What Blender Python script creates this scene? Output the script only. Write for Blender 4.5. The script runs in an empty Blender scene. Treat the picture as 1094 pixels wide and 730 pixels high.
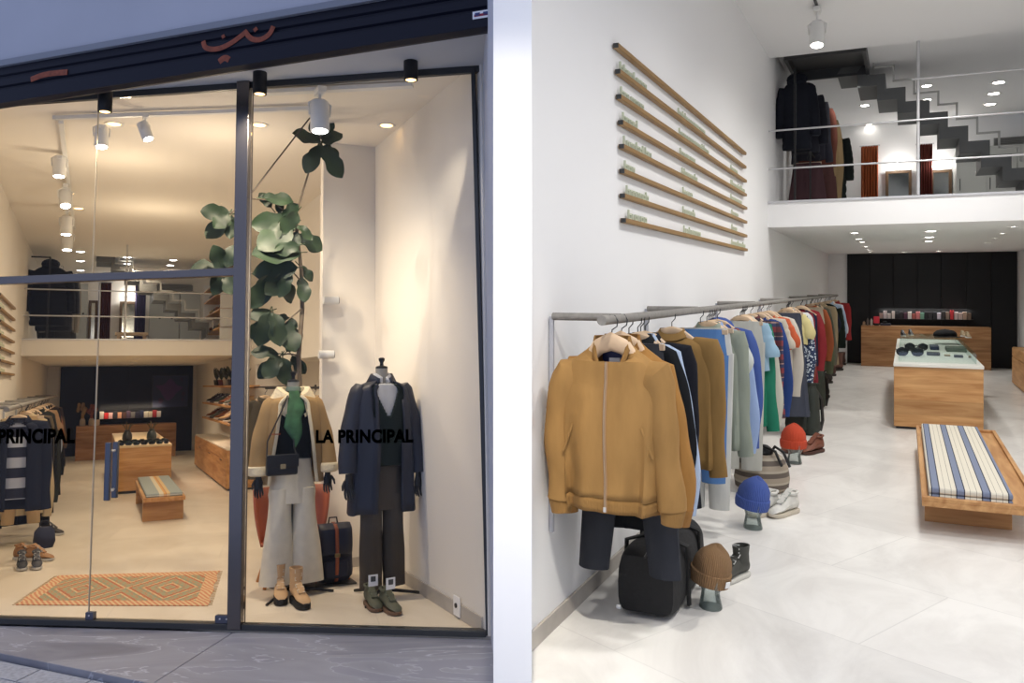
import bpy, bmesh, math, random
from mathutils import Vector, Matrix
sin, cos, pi = math.sin, math.cos, math.pi
random.seed(7)
C = bpy.context.scene.collection

# ------------------------------------------------------------------ camera, world, exposure
F, CX, CY, EYE = 900.0, 547.0, 308.0, 1.6
cam_d = bpy.data.cameras.new('camera'); cam = bpy.data.objects.new('camera', cam_d); C.objects.link(cam)
cam_d.sensor_width = 36; cam_d.lens = F/1094*36; cam_d.shift_y = -(365-CY)/1094; cam_d.clip_end = 200
cam.location = (0, 0, EYE); cam.rotation_euler = (pi/2, 0, 0)
sc = bpy.context.scene; sc.camera = cam
sc.view_settings.view_transform = 'Standard'; sc.view_settings.look = 'None'
sc.view_settings.exposure = 0.0; sc.view_settings.gamma = 1.0; sc.view_settings.use_curve_mapping = False
W = bpy.data.worlds.new('sky'); sc.world = W; W.use_nodes = True
W.node_tree.nodes['Background'].inputs[0].default_value = (0.45, 0.53, 0.78, 1)
W.node_tree.nodes['Background'].inputs[1].default_value = 1.0

# two shop views stand side by side, each in its own frame: u across, v into the shop, w up
class Frame:
    def __init__(s, u, v, w):
        s.u, s.v, s.w = u, v, w
        s.eye = Vector((0, 0, EYE)); o = s.eye - EYE*w
        s.M = Matrix(((u.x, v.x, w.x, o.x), (u.y, v.y, w.y, o.y), (u.z, v.z, w.z, o.z), (0, 0, 0, 1)))
    def d(s, px, py):
        r = Vector(((px-CX)/F, 1, (CY-py)/F)); return Vector((r.dot(s.u), r.dot(s.v), r.dot(s.w)))
    def at(s, px, py, u=None, v=None, z=None):
        d = s.d(px, py)
        k = (z-EYE)/d.z if z is not None else (u/d.x if u is not None else v/d.y)
        return Vector((d.x*k, d.y*k, d.z*k+EYE))
th = math.atan2(967-CX, F)
FR = Frame(Vector((cos(th), -sin(th), 0)), Vector((sin(th), cos(th), 0)), Vector((0, 0, 1)))
_v = Vector(((100-CX)/F, 1, (CY-412)/F)).normalized()
_h = Vector((1, 0, math.tan(math.radians(1.0))))
_w = _v.cross(_h).normalized(); _w = -_w if _w.z < 0 else _w
FL = Frame(_v.cross(_w), _v, _w)
FW = Frame(Vector((1, 0, 0)), Vector((0, 1, 0)), Vector((0, 0, 1)))

def lamp(name, fr, loc, target, power, col=(1, 1, 1), kind='SPOT', size=0.1, angle=100, blend=0.6, spread=None, size_y=None):
    l = bpy.data.lights.new(name, kind); l.energy = power; l.color = col
    if kind == 'SPOT': l.spot_size = math.radians(angle); l.spot_blend = blend; l.shadow_soft_size = size
    elif kind == 'AREA':
        l.size = size; l.shape = 'DISK' if size_y is None else 'RECTANGLE'
        if size_y: l.size_y = size_y
        if spread: l.spread = math.radians(spread)
    else: l.shadow_soft_size = size
    o = bpy.data.objects.new(name, l); C.objects.link(o)
    p = fr.M @ Vector(loc); t = fr.M @ Vector(target)
    o.matrix_world = Matrix.Translation(p) @ (t-p).to_track_quat('-Z', 'Y').to_matrix().to_4x4()
    return o
NEU = (1, 0.97, 0.93); WARM = (1, 0.78, 0.52); WARM2 = (1, 0.81, 0.57)
# right shop: track spots along the high ceiling, downlights under and over the mezzanine
for v_, u_, p_ in ((1.0, 0.7, 185), (3.2, 0.9, 215), (5.4, 0.6, 210), (7.6, 0.3, 210), (9.4, 0.4, 190)):
    lamp('track_lamp_light', FR, (u_, v_, 4.25), (u_-0.25, v_+0.5, 0), p_, NEU, size=0.12, angle=140, blend=1)
for v_ in (12.2, 15.0, 17.6):
    lamp('downlight_light', FR, (0.2, v_, 2.28), (0.2, v_, 0), 75, NEU, size=0.1, angle=150, blend=1)
for u_, v_, p_ in ((-0.6, 12.2, 28), (0.9, 14.5, 24)):
    lamp('downlight_light', FR, (u_, v_, 4.3), (u_, v_, 0), p_, NEU, size=0.08, angle=150, blend=1)
# left shop: warm track spots, downlights, window spots and added fills
for v_, u_, p_ in ((8.3, 0.3, 105), (10.2, 0.4, 110), (12.2, 0.5, 105)):
    lamp('track_lamp_light', FL, (u_, v_, 3.55), (u_+0.1, v_+0.3, 0), p_, WARM2, size=0.08, angle=140, blend=1)
for v_ in (15.5, 18.5):
    lamp('downlight_light', FL, (0.6, v_, 1.98), (0.6, v_, 0), 75, WARM2, size=0.08, angle=150, blend=1)
lamp('downlight_light', FL, (0.5, 15.3, 3.6), (0.5, 15.5, 0), 70, WARM2, size=0.08, angle=150, blend=1)
lamp('window_spot_or_fill', FL, (1.25, 5.95, 3.45), (1.5, 6.9, 0.6), 45, (1, 0.9, 0.76), size=0.04, angle=150, blend=1)
lamp('window_spot_or_fill', FL, (0.3, 7.95, 3.2), (1.75, 6.35, 2.0), 45, (1, 0.9, 0.76), size=0.03, angle=75, blend=0.9)
for u_, v_ in ((0.2, 8.6), (0.6, 11.0), (0.9, 7.4)):
    lamp('ceiling_fill_light', FL, (u_, v_, 3.05), (u_, v_, 0), 15, WARM2, kind='POINT', size=0.08)  # unseen point fills added to brighten the ceiling
lamp('window_spot_or_fill', FL, (0.95, 6.05, 3.5), (1.4, 6.6, 0.7), 150, WARM2, size=0.04, angle=120, blend=0.9)  # display fill, added to brighten the mannequin's jeans
# added out-of-view lamp that whitens the free end of the party wall
lamp('party_wall_fill_light', FW, (0, 1.3, 4.0), (0, 3.0, 1.4), 5.5, (1, 0.93, 0.82), kind='AREA', size=0.08, size_y=0.08, spread=32)

# ------------------------------------------------------------------ materials
def lin(c):
    f = lambda x: (x/255/12.92) if x/255 <= 0.04045 else ((x/255+0.055)/1.055)**2.4
    return tuple(f(x) for x in c[:3]) + (1,)
_mats = {}
def nmat(name):
    m = bpy.data.materials.new(name); m.use_nodes = True
    return m, m.node_tree.nodes, m.node_tree.links, m.node_tree.nodes['Principled BSDF']
def mat(name, col, rough=0.6, metal=0, var=0.0, vscale=6, bump=0.0, bscale=60, stretch=(1, 1, 1), spec=0.5, emit=0, ecol=None, sheen=0):
    if name in _mats: return _mats[name]
    m, N, L, b = nmat(name); _mats[name] = m
    b.inputs['Base Color'].default_value = lin(col); b.inputs['Roughness'].default_value = rough
    b.inputs['Metallic'].default_value = metal; b.inputs['Specular IOR Level'].default_value = spec
    if sheen: b.inputs['Sheen Weight'].default_value = sheen
    if emit:
        b.inputs['Emission Color'].default_value = lin(ecol or col); b.inputs['Emission Strength'].default_value = emit
    if var or bump:
        tc = N.new('ShaderNodeTexCoord'); mp = N.new('ShaderNodeMapping'); mp.inputs['Scale'].default_value = stretch
        L.new(tc.outputs['Object'], mp.inputs[0])
    if var:
        n = N.new('ShaderNodeTexNoise'); n.inputs['Scale'].default_value = vscale; n.inputs['Detail'].default_value = 4
        L.new(mp.outputs[0], n.inputs[0])
        r = N.new('ShaderNodeValToRGB'); c = lin(col)
        r.color_ramp.elements[0].position = 0.3; r.color_ramp.elements[1].position = 0.7
        r.color_ramp.elements[0].color = tuple(x*(1-var) for x in c[:3])+(1,)
        r.color_ramp.elements[1].color = tuple(min(1, x*(1+var)) for x in c[:3])+(1,)
        L.new(n.outputs[0], r.inputs[0]); L.new(r.outputs[0], b.inputs['Base Color'])
    if bump:
        n = N.new('ShaderNodeTexNoise'); n.inputs['Scale'].default_value = bscale; n.inputs['Detail'].default_value = 3
        L.new(mp.outputs[0], n.inputs[0])
        bp = N.new('ShaderNodeBump'); bp.inputs['Strength'].default_value = bump; bp.inputs['Distance'].default_value = 0.01
        L.new(n.outputs[0], bp.inputs['Height']); L.new(bp.outputs[0], b.inputs['Normal'])
    return m
def fabric(name, col, rough=0.85, var=0.12):
    return mat('fabric_'+name, col, rough=rough, var=var, vscale=9, bump=0.7, bscale=11, stretch=(1, 1, 0.3), spec=0.2)
def stripes(name, cols, axis=0, scale=1.0, rough=0.8, second=None):
    """hard-edged repeat of (colour, width) along one object axis"""
    m, N, L, b = nmat(name)
    tc = N.new('ShaderNodeTexCoord'); sp = N.new('ShaderNodeSeparateXYZ'); L.new(tc.outputs['Object'], sp.inputs[0])
    def ramp(ax, cs, scl):
        mu = N.new('ShaderNodeMath'); mu.operation = 'MULTIPLY'; mu.inputs[1].default_value = scl; L.new(sp.outputs[ax], mu.inputs[0])
        fr = N.new('ShaderNodeMath'); fr.operation = 'FRACT'; L.new(mu.outputs[0], fr.inputs[0])
        r = N.new('ShaderNodeValToRGB'); r.color_ramp.interpolation = 'CONSTANT'
        tot = sum(w for _, w in cs); p = 0; e = r.color_ramp.elements
        while len(e) > 1: e.remove(e[-1])
        for i, (c, w) in enumerate(cs):
            el = e[0] if i == 0 else e.new(p/tot)
            el.position = p/tot; el.color = lin(c); p += w
        L.new(fr.outputs[0], r.inputs[0]); return r
    r = ramp(axis, cols, scale)
    if second:
        r2 = ramp(second[0], second[1], second[2])
        mx = N.new('ShaderNodeMixRGB'); mx.blend_type = 'MULTIPLY'; mx.inputs[0].default_value = 0.8
        L.new(r.outputs[0], mx.inputs[1]); L.new(r2.outputs[0], mx.inputs[2]); L.new(mx.outputs[0], b.inputs['Base Color'])
    else: L.new(r.outputs[0], b.inputs['Base Color'])
    b.inputs['Roughness'].default_value = rough
    return m
def wood(name, col, col2, axis='x', plank=0.0, rough=0.5):
    m, N, L, b = nmat(name)
    tc = N.new('ShaderNodeTexCoord'); mp = N.new('ShaderNodeMapping')
    mp.inputs['Scale'].default_value = {'x': (0.8, 8, 8), 'y': (8, 0.8, 8), 'z': (8, 8, 0.8)}[axis]
    L.new(tc.outputs['Object'], mp.inputs[0])
    n = N.new('ShaderNodeTexNoise'); n.inputs['Scale'].default_value = 2.2; n.inputs['Detail'].default_value = 6; n.inputs['Distortion'].default_value = 0.6
    L.new(mp.outputs[0], n.inputs[0])
    r = N.new('ShaderNodeValToRGB'); r.color_ramp.elements[0].position = 0.32; r.color_ramp.elements[1].position = 0.66
    r.color_ramp.elements[0].color = lin(col2); r.color_ramp.elements[1].color = lin(col)
    L.new(n.outputs[0], r.inputs[0]); out = r.outputs[0]
    if plank:
        sp = N.new('ShaderNodeSeparateXYZ'); L.new(tc.outputs['Object'], sp.inputs[0])
        mu = N.new('ShaderNodeMath'); mu.operation = 'MULTIPLY'; mu.inputs[1].default_value = 1/plank; L.new(sp.outputs[2 if axis != 'z' else 0], mu.inputs[0])
        fl = N.new('ShaderNodeMath'); fl.operation = 'FLOOR'; L.new(mu.outputs[0], fl.inputs[0])
        wn = N.new('ShaderNodeTexWhiteNoise'); wn.noise_dimensions = '1D'; L.new(fl.outputs[0], wn.inputs['W'])
        mr = N.new('ShaderNodeMapRange'); mr.inputs[3].default_value = 0.78; mr.inputs[4].default_value = 1.08; L.new(wn.outputs[0], mr.inputs[0])
        mx = N.new('ShaderNodeVectorMath'); mx.operation = 'SCALE'; L.new(out, mx.inputs[0]); L.new(mr.outputs[0], mx.inputs['Scale']); out = mx.outputs[0]
    L.new(out, b.inputs['Base Color']); b.inputs['Roughness'].default_value = rough; b.inputs['Specular IOR Level'].default_value = 0.35
    return m
def stone_floor(name, tone, vein, grout, sx=1.2, sy=0.6, rot=0.0, rough=0.35, veins=0.6):
    m, N, L, b = nmat(name)
    tc = N.new('ShaderNodeTexCoord'); mp = N.new('ShaderNodeMapping'); mp.inputs['Rotation'].default_value = (0, 0, rot)
    L.new(tc.outputs['Object'], mp.inputs[0])
    br = N.new('ShaderNodeTexBrick'); br.inputs['Scale'].default_value = 1; br.inputs['Brick Width'].default_value = sx; br.inputs['Row Height'].default_value = sy
    br.inputs['Mortar Size'].default_value = 0.004; br.offset = 0.5
    br.inputs['Color1'].default_value = (0.90, 0.90, 0.90, 1); br.inputs['Color2'].default_value = (1.04, 1.04, 1.04, 1); br.inputs['Mortar'].default_value = (grout, grout, grout, 1)
    L.new(mp.outputs[0], br.inputs[0])
    m2 = N.new('ShaderNodeMapping'); m2.inputs['Rotation'].default_value = (0, 0, -0.5); m2.inputs['Scale'].default_value = (1.5, 0.9, 1)
    L.new(tc.outputs['Object'], m2.inputs[0])
    n = N.new('ShaderNodeTexNoise'); n.inputs['Scale'].default_value = 1.3; n.inputs['Detail'].default_value = 9; n.inputs['Roughness'].default_value = 0.62; n.inputs['Distortion'].default_value = 0.8
    L.new(m2.outputs[0], n.inputs[0])
    r = N.new('ShaderNodeValToRGB'); e = r.color_ramp.elements
    e[0].position = 0.33; e[0].color = lin(vein); e[1].position = 0.60; e[1].color = lin(tone)
    L.new(n.outputs[0], r.inputs[0])
    mx = N.new('ShaderNodeMixRGB'); mx.blend_type = 'MULTIPLY'; mx.inputs[0].default_value = veins
    L.new(r.outputs[0], mx.inputs[1]); L.new(br.outputs[0], mx.inputs[2]); L.new(mx.outputs[0], b.inputs['Base Color'])
    b.inputs['Roughness'].default_value = rough; b.inputs['Specular IOR Level'].default_value = 0.35
    return m
def glass(name, tint=(1, 1, 1), ior=1.3, fixed=None, body=0.0, bcol=(200, 220, 215)):
    m, N, L, b = nmat(name); out = N['Material Output']
    t = N.new('ShaderNodeBsdfTransparent'); t.inputs[0].default_value = tint+(1,)
    g = N.new('ShaderNodeBsdfGlossy'); g.inputs['Roughness'].default_value = 0.02
    f = N.new('ShaderNodeFresnel'); f.inputs[0].default_value = ior
    mx = N.new('ShaderNodeMixShader'); L.new(f.outputs[0], mx.inputs[0]); L.new(t.outputs[0], mx.inputs[1]); L.new(g.outputs[0], mx.inputs[2])
    last = mx
    if fixed is not None:
        L.remove(mx.inputs[0].links[0]); mx.inputs[0].default_value = fixed
    if body:
        d = N.new('ShaderNodeBsdfDiffuse'); d.inputs[0].default_value = lin(bcol)
        m2 = N.new('ShaderNodeMixShader'); m2.inputs[0].default_value = body; L.new(mx.outputs[0], m2.inputs[1]); L.new(d.outputs[0], m2.inputs[2]); last = m2
    L.new(last.outputs[0], out.inputs[0]); N.remove(b)
    return m

WALL = mat('white_plaster', (236, 236, 236), 0.75, bump=0.03, bscale=8, spec=0.2)
WALLL = mat('cream_plaster', (232, 226, 216), 0.75, bump=0.03, bscale=8, spec=0.2)
BLACKP = mat('black_panel', (14, 15, 17), 0.5, spec=0.25)
STEEL = mat('brushed_steel', (205, 205, 207), 0.42, 0.55)
DSTEEL = mat('dark_steel', (70, 71, 72), 0.45, 0.6)
IRON = mat('grey_iron', (134, 131, 126), 0.55, 0.2, var=0.15, vscale=30)
POSTM = mat('blued_steel', (112, 108, 108), 0.25, 0.9)
BLACKM = mat('black_metal', (16, 16, 18), 0.45)
BLACK = mat('black_plastic', (18, 18, 20), 0.5)
WHITEM = mat('white_metal', (225, 225, 222), 0.4)
GLOW = mat('lamp_glow', (255, 250, 240), emit=22, ecol=(255, 250, 240))
GLOWW = mat('warm_lamp_glow', (255, 214, 150), emit=6, ecol=(255, 205, 130))
OAK = wood('oak_long', (206, 160, 108), (172, 122, 74), 'x', plank=0.17)
OAKY = wood('oak_deep', (204, 158, 106), (170, 120, 72), 'y')
OAKD = wood('oak_counter', (176, 132, 90), (136, 94, 58), 'x', plank=0.3)
BRASSW = wood('oak_slat', (160, 128, 82), (136, 104, 62), 'y')
HANGW = mat('pale_beech', (206, 178, 146), 0.55, var=0.08, vscale=12)
BEECH2 = mat('pale_beech_bar', (190, 168, 142), 0.55, var=0.08, vscale=12)
GLASS = glass('shop_glass', (0.985, 0.988, 0.99), 1.17)
GLASSG = glass('green_glass', (0.90, 0.955, 0.945), 1.35, body=0.16, bcol=(196, 212, 206))
CASEG = glass('case_glass', (0.92, 0.96, 0.945), 1.2, fixed=0.07)
LEATHER = mat('tan_leather', (150, 76, 44), 0.5, var=0.12, vscale=14)
RUBBER = mat('dark_rubber', (30, 28, 26), 0.8)
CARD = mat('white_card', (235, 235, 235), 0.7)

# ------------------------------------------------------------------ mesh builder
class MB:
    def __init__(s): s.v = []; s.f = []; s.m = []; s.uv = None
    def add(s, vs, fs, mi=0, T=None):
        b = len(s.v)
        s.v += [tuple(T @ Vector(p)) if T is not None else tuple(p) for p in vs]
        s.f += [tuple(i+b for i in f) for f in fs]; s.m += [mi]*len(fs); return s
    def box(s, c, d, mi=0, rz=0, T=None):
        x, y, z = (k/2 for k in d)
        vs = [(-x, -y, -z), (x, -y, -z), (x, y, -z), (-x, y, -z), (-x, -y, z), (x, -y, z), (x, y, z), (-x, y, z)]
        m = Matrix.Translation(c) @ Matrix.Rotation(rz, 4, 'Z')
        if T is not None: m = T @ m
        return s.add(vs, [(0, 3, 2, 1), (4, 5, 6, 7), (0, 1, 5, 4), (1, 2, 6, 5), (2, 3, 7, 6), (3, 0, 4, 7)], mi, m)
    def bb(s, lo, hi, mi=0):
        return s.box([(a+b)/2 for a, b in zip(lo, hi)], [abs(b-a) for a, b in zip(lo, hi)], mi)
    def loft(s, rings, mi=0, cap0=True, cap1=True, closed=True, T=None, skip=None):
        n = len(rings[0]); vs = [p for r in rings for p in r]; fs = []
        for k in range(len(rings)-1):
            for i in range(n if closed else n-1):
                if skip and skip(k, i): continue
                j = (i+1) % n; fs.append((k*n+i, k*n+j, (k+1)*n+j, (k+1)*n+i))
        if cap0: fs.append(tuple(range(n))[::-1])
        if cap1: fs.append(tuple((len(rings)-1)*n+i for i in range(n)))
        return s.add(vs, fs, mi, T)
    def tube(s, pts, r, n=8, mi=0, flat=1.0, T=None, caps=True):
        pts = [Vector(p) for p in pts]; rs = r if isinstance(r, (list, tuple)) else [r]*len(pts)
        rings = []; up = None
        for k, p in enumerate(pts):
            d = (pts[min(k+1, len(pts)-1)]-pts[max(k-1, 0)])
            if d.length < 1e-9: d = Vector((0, 0, 1))
            d.normalize()
            if up is None: up = Vector((0, 1, 0)) if abs(d.y) < 0.9 else Vector((1, 0, 0))
            a = d.cross(up).normalized(); b = a.cross(d).normalized(); up = b
            rings.append([p + rs[k]*(cos(2*pi*i/n)*a + flat*sin(2*pi*i/n)*b) for i in range(n)])
        return s.loft(rings, mi, caps, caps, T=T)
    def cyl(s, p0, p1, r, n=16, mi=0, r1=None, T=None): return s.tube([p0, p1], [r, r if r1 is None else r1], n, mi, T=T)
    def lathe(s, prof, n=20, c=(0, 0, 0), mi=0, T=None, cap=True, sx=1, sy=1):
        return s.loft([[(c[0]+sx*r*cos(2*pi*i/n), c[1]+sy*r*sin(2*pi*i/n), c[2]+z) for i in range(n)] for r, z in prof], mi, cap, cap, T=T)
    def plan(s, poly, z0, z1, mi=0):
        n = len(poly)
        return s.add([(x, y, z0) for x, y in poly]+[(x, y, z1) for x, y in poly],
                     [tuple(range(n))[::-1], tuple(range(n, 2*n))]+[(i, (i+1) % n, n+(i+1) % n, n+i) for i in range(n)], mi)
    def elev(s, poly, y0, y1, mi=0):
        n = len(poly)
        return s.add([(x, y0, z) for x, z in poly]+[(x, y1, z) for x, z in poly],
                     [tuple(range(n)), tuple(range(n, 2*n))[::-1]]+[(i, n+i, n+(i+1) % n, (i+1) % n) for i in range(n)], mi)
    def ell(s, c, r, n=14, mi=0, T=None):
        k = n//2
        return s.loft([[(c[0]+r[0]*sin(pi*(j+0.02)/(k+0.04))*cos(2*pi*i/n), c[1]+r[1]*sin(pi*(j+0.02)/(k+0.04))*sin(2*pi*i/n), c[2]+r[2]*cos(pi*(j+0.02)/(k+0.04))) for i in range(n)] for j in range(k+1)], mi, T=T)
    def build(s, name, mats, parent=None, fr=None, smooth=True, ang=38, bevel=0, solid=0, sub=0, disp=None, kind=None):
        me = bpy.data.meshes.new(name); me.from_pydata(s.v, [], s.f)
        if not isinstance(mats, (list, tuple)): mats = [mats]
        for m in mats: me.materials.append(m)
        for p, i in zip(me.polygons, s.m): p.material_index = i
        bm = bmesh.new(); bm.from_mesh(me); bmesh.ops.recalc_face_normals(bm, faces=bm.faces); bm.to_mesh(me); bm.free()
        if smooth:
            for p in me.polygons: p.use_smooth = True
            try: me.set_sharp_from_angle(angle=math.radians(ang))
            except Exception: pass
        o = bpy.data.objects.new(name, me); C.objects.link(o)
        if parent is not None: o.parent = parent
        elif fr is not None: o.matrix_world = fr.M
        if solid:
            k = o.modifiers.new('solid', 'SOLIDIFY'); k.thickness = solid; k.offset = 0
        if bevel:
            k = o.modifiers.new('bevel', 'BEVEL'); k.width = bevel; k.segments = 2; k.limit_method = 'ANGLE'
        if sub:
            k = o.modifiers.new('sub', 'SUBSURF'); k.levels = sub; k.render_levels = sub
        if kind: o['kind'] = kind
        return o
def tag(o, label, cat, group=None, kind=None):
    o['label'] = label; o['category'] = cat
    if group: o['group'] = group
    if kind: o['kind'] = kind
    return o
def thing(name, label, cat, fr, loc=(0, 0, 0), rz=0, group=None, scale=None, tilt=None):
    o = bpy.data.objects.new(name, None); C.objects.link(o); o.empty_display_size = 0.05
    m = fr.M @ Matrix.Translation(Vector(loc)) @ Matrix.Rotation(rz, 4, 'Z')
    if tilt is not None: m = m @ tilt
    if scale: m = m @ Matrix.Diagonal(Vector(scale).to_4d())
    o.matrix_world = m
    return tag(o, label, cat, group)
def place(o, fr, loc, rz=0, tilt=None):
    """a one-mesh thing at its own spot"""
    m = fr.M @ Matrix.Translation(Vector(loc)) @ Matrix.Rotation(rz, 4, 'Z')
    if tilt is not None: m = m @ tilt
    o.matrix_world = m
    return o
def struct(name, mb, m, fr, **k):
    return mb.build(name, m, fr=fr, kind='structure', **k)

# ================================================================== SETTING, right-hand view
FLOORR = stone_floor('pale_limestone', (238, 236, 231), (216, 213, 208), 0.76, 1.3, 0.9, rot=0.45, rough=0.3)
FLOORL = stone_floor('beige_limestone', (226, 216, 200), (212, 200, 182), 0.80, 1.2, 0.7, rot=0.2, rough=0.35)
CEIL = mat('ceiling_paint', (232, 232, 232), 0.8, spec=0.1)
STONEB = mat('stone_skirting', (178, 172, 164), 0.5, var=0.1, vscale=8)
UL, UR, VB, HC = -1.5, 2.05, 19.4, 4.4
MV, MT, MB_ = 10.5, 2.62, 2.33
struct('floor_right', MB().plan([(-1.62, 3.473), (1.166, -2.5), (UR+0.1, -2.5), (UR+0.1, VB+0.1), (-1.62, VB+0.1)], -0.1, 0), FLOORR, FR)
struct('wall_right_view_left', MB().bb((UL-0.12, 3.36, -0.1), (UL, VB, HC+0.3)), WALL, FR)
struct('wall_right_view_right', MB().bb((UR, -2.4, 0), (UR+0.12, VB, HC+0.1)), WALL, FR)
struct('ceiling_right', MB().bb((-1.55, -0.5, HC), (UR+0.1, MV+0.12, HC+0.3)).bb((-1.55, MV+0.12, HC+0.2), (UR+0.1, VB, HC+0.3)), CEIL, FR)
struct('wall_right_view_back', MB().bb((UL, VB, 0), (UR, VB+0.12, MT)), WALL, FR)
struct('mezzanine_floor', MB().bb((UL, MV, MB_), (UR, VB, MT)), WALL, FR)
struct('trim_mezzanine_edge', MB().bb((UL, MV-0.015, MT), (UR, MV+0.16, MT+0.025)), STEEL, FR)
struct('wall_upstairs_back', MB().bb((UL, 16.8, MT), (UR, 16.9, HC+0.2)), WALL, FR)
struct('baseboard_left', MB().bb((UL, 3.38, 0), (UL+0.014, VB-0.01, 0.085)), STONEB, FR, bevel=0.003)
struct('baseboard_right', MB().bb((UR-0.014, 0, 0), (UR, VB-0.01, 0.085)), STONEB, FR)
# party wall between the two views
struct('wall_party', MB().bb((-0.0665, 3.0, -1.2), (0.0702, 3.9, 5.4)), mat('party_wall_paint', (246, 246, 246), 0.8, spec=0.1), FW)
# black panelled back wall
bx0 = FR.at(905, 300, v=VB-0.03).x; bx1 = FR.at(1087, 300, v=VB-0.03).x
m = MB(); n = 7
for i in range(n):
    a = bx0+(bx1-bx0)*i/n; b = bx0+(bx1-bx0)*(i+1)/n
    m.bb((a+0.004, VB-0.04, 0.0), (b-0.004, VB-0.012, MB_))
m.bb((bx0, VB-0.012, 0), (bx1, VB, MB_)); struct('wall_back_black_panels', m, mat('black_wall_panel', (15, 16, 18), 0.45, spec=0.3), FR, bevel=0.004)

# ================================================================== SETTING, left-hand view
LU, RU, LVB, LHC = -0.95, 2.26, 22.0, 3.74
LMV, LMT, LMB = 14.0, 2.27, 2.04
A2 = Vector((-0.525, 6.948)); B2 = Vector((2.267, 5.015)); D2 = (B2-A2).normalized(); N2 = Vector((-D2.y, D2.x))
if N2.y < 0: N2 = -N2
def fac(px, py, off=0.0):
    """pixel to (t along the shop front, z)"""
    d = FL.d(px, py); k = (N2.dot(A2)+off)/(N2.x*d.x+N2.y*d.y)
    return D2.dot(Vector((d.x*k, d.y*k))-A2), d.z*k+EYE
def fp(t, off=0.0, z=0.0):
    p = A2+D2*t+N2*off; return Vector((p.x, p.y, z))
FROT = math.atan2(D2.y, D2.x)
FF = Frame(FL.u*cos(FROT)+FL.v*sin(FROT), -FL.u*sin(FROT)+FL.v*cos(FROT), FL.w)   # shop-front frame
_o = FL.M @ fp(0); FF.M = Matrix(((FF.u.x, FF.v.x, FF.w.x, _o.x), (FF.u.y, FF.v.y, FF.w.y, _o.y), (FF.u.z, FF.v.z, FF.w.z, _o.z), (0, 0, 0, 1)))
# in FF: x = t along the front, y = into the shop, z up
def fline(u):   # v of the shop front at u
    return A2.y+(u-A2.x)*D2.y/D2.x
p0 = (LU-0.1, fline(LU-0.1)); p1 = (RU+0.1, fline(RU+0.1))
struct('floor_left', MB().plan([p0, p1, (RU+0.1, LVB), (LU-0.1, LVB)], -0.08, 0), FLOORL, FL)
struct('ceiling_left', MB().plan([p0, p1, (RU+0.1, LVB), (LU-0.1, LVB)], LHC, LHC+0.1), mat('cream_ceiling', (240, 234, 224), 0.8, spec=0.1), FL)
struct('wall_left_view_left', MB().plan([(LU-0.1, fline(LU-0.1)), (LU, fline(LU)), (LU, LVB), (LU-0.1, LVB)], 0, LHC), WALLL, FL)
struct('wall_left_view_back', MB().bb((LU, LVB, 0), (RU, LVB+0.1, LHC)), WALLL, FL)
struct('mezzanine_floor_left', MB().bb((LU, LMV, LMB), (RU, LVB, LMT)), WALLL, FL)
struct('trim_mezzanine_edge_left', MB().bb((LU, LMV-0.015, LMT), (RU, LMV+0.12, LMT+0.02)), STEEL, FL)
struct('wall_upstairs_back_left', MB().bb((LU, 18.2, LMT), (RU, 18.3, LHC)), WALLL, FL)
# right wall with a recessed alcove for the coat rail
av0 = FL.at(342, 400, u=RU).y; av1 = FL.at(273, 400, u=RU).y; az = FL.at(300, 386, u=RU).z
m = MB(); m.bb((RU, fline(RU)-0.05, 0), (RU+0.12, av0, LHC)); m.bb((RU, av1, 0), (RU+0.12, LVB, LHC)); m.bb((RU, av0, az), (RU+0.12, av1, LHC))
m.bb((RU+0.45, av0-0.1, 0), (RU+0.55, av1+0.1, az+0.1)); m.bb((RU+0.1, av0-0.1, 0), (RU+0.5, av0, az+0.1)); m.bb((RU+0.1, av1, 0), (RU+0.5, av1+0.1, az+0.1)); m.bb((RU+0.1, av0-0.1, az), (RU+0.5, av1+0.1, az+0.1)); m.bb((RU, av0, -0.05), (RU+0.5, av1, 0.0))
struct('wall_left_view_right', m, WALLL, FL)
# back panel of the window display
wv = 7.35; wu0 = FL.at(344, 420, v=wv).x
struct('wall_display_back', MB().bb((wu0, wv, 0), (RU, wv+0.1, LHC)), WALLL, FL)
struct('baseboard_display', MB().bb((RU-0.014, fline(RU)+0.03, 0), (RU, wv, 0.10)), STONEB, FL, bevel=0.003)
struct('baseboard_display_back', MB().bb((wu0, wv-0.014, 0), (RU-0.014, wv, 0.08)), STONEB, FL)
# black panelled back wall under the mezzanine
b0 = FL.at(64, 420, v=LVB-0.04).x; b1 = FL.at(206, 420, v=LVB-0.04).x
m = MB()
for i in range(4):
    a = b0+(b1-b0)*i/4; b = b0+(b1-b0)*(i+1)/4
    m.bb((a+0.005, LVB-0.05, 0), (b-0.005, LVB-0.015, LMB))
m.bb((b0, LVB-0.015, 0), (b1, LVB, LMB)); struct('wall_back_black_panels_left', m, mat('navy_wall_panel', (20, 22, 30), 0.4, spec=0.3), FL, bevel=0.004)
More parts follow.
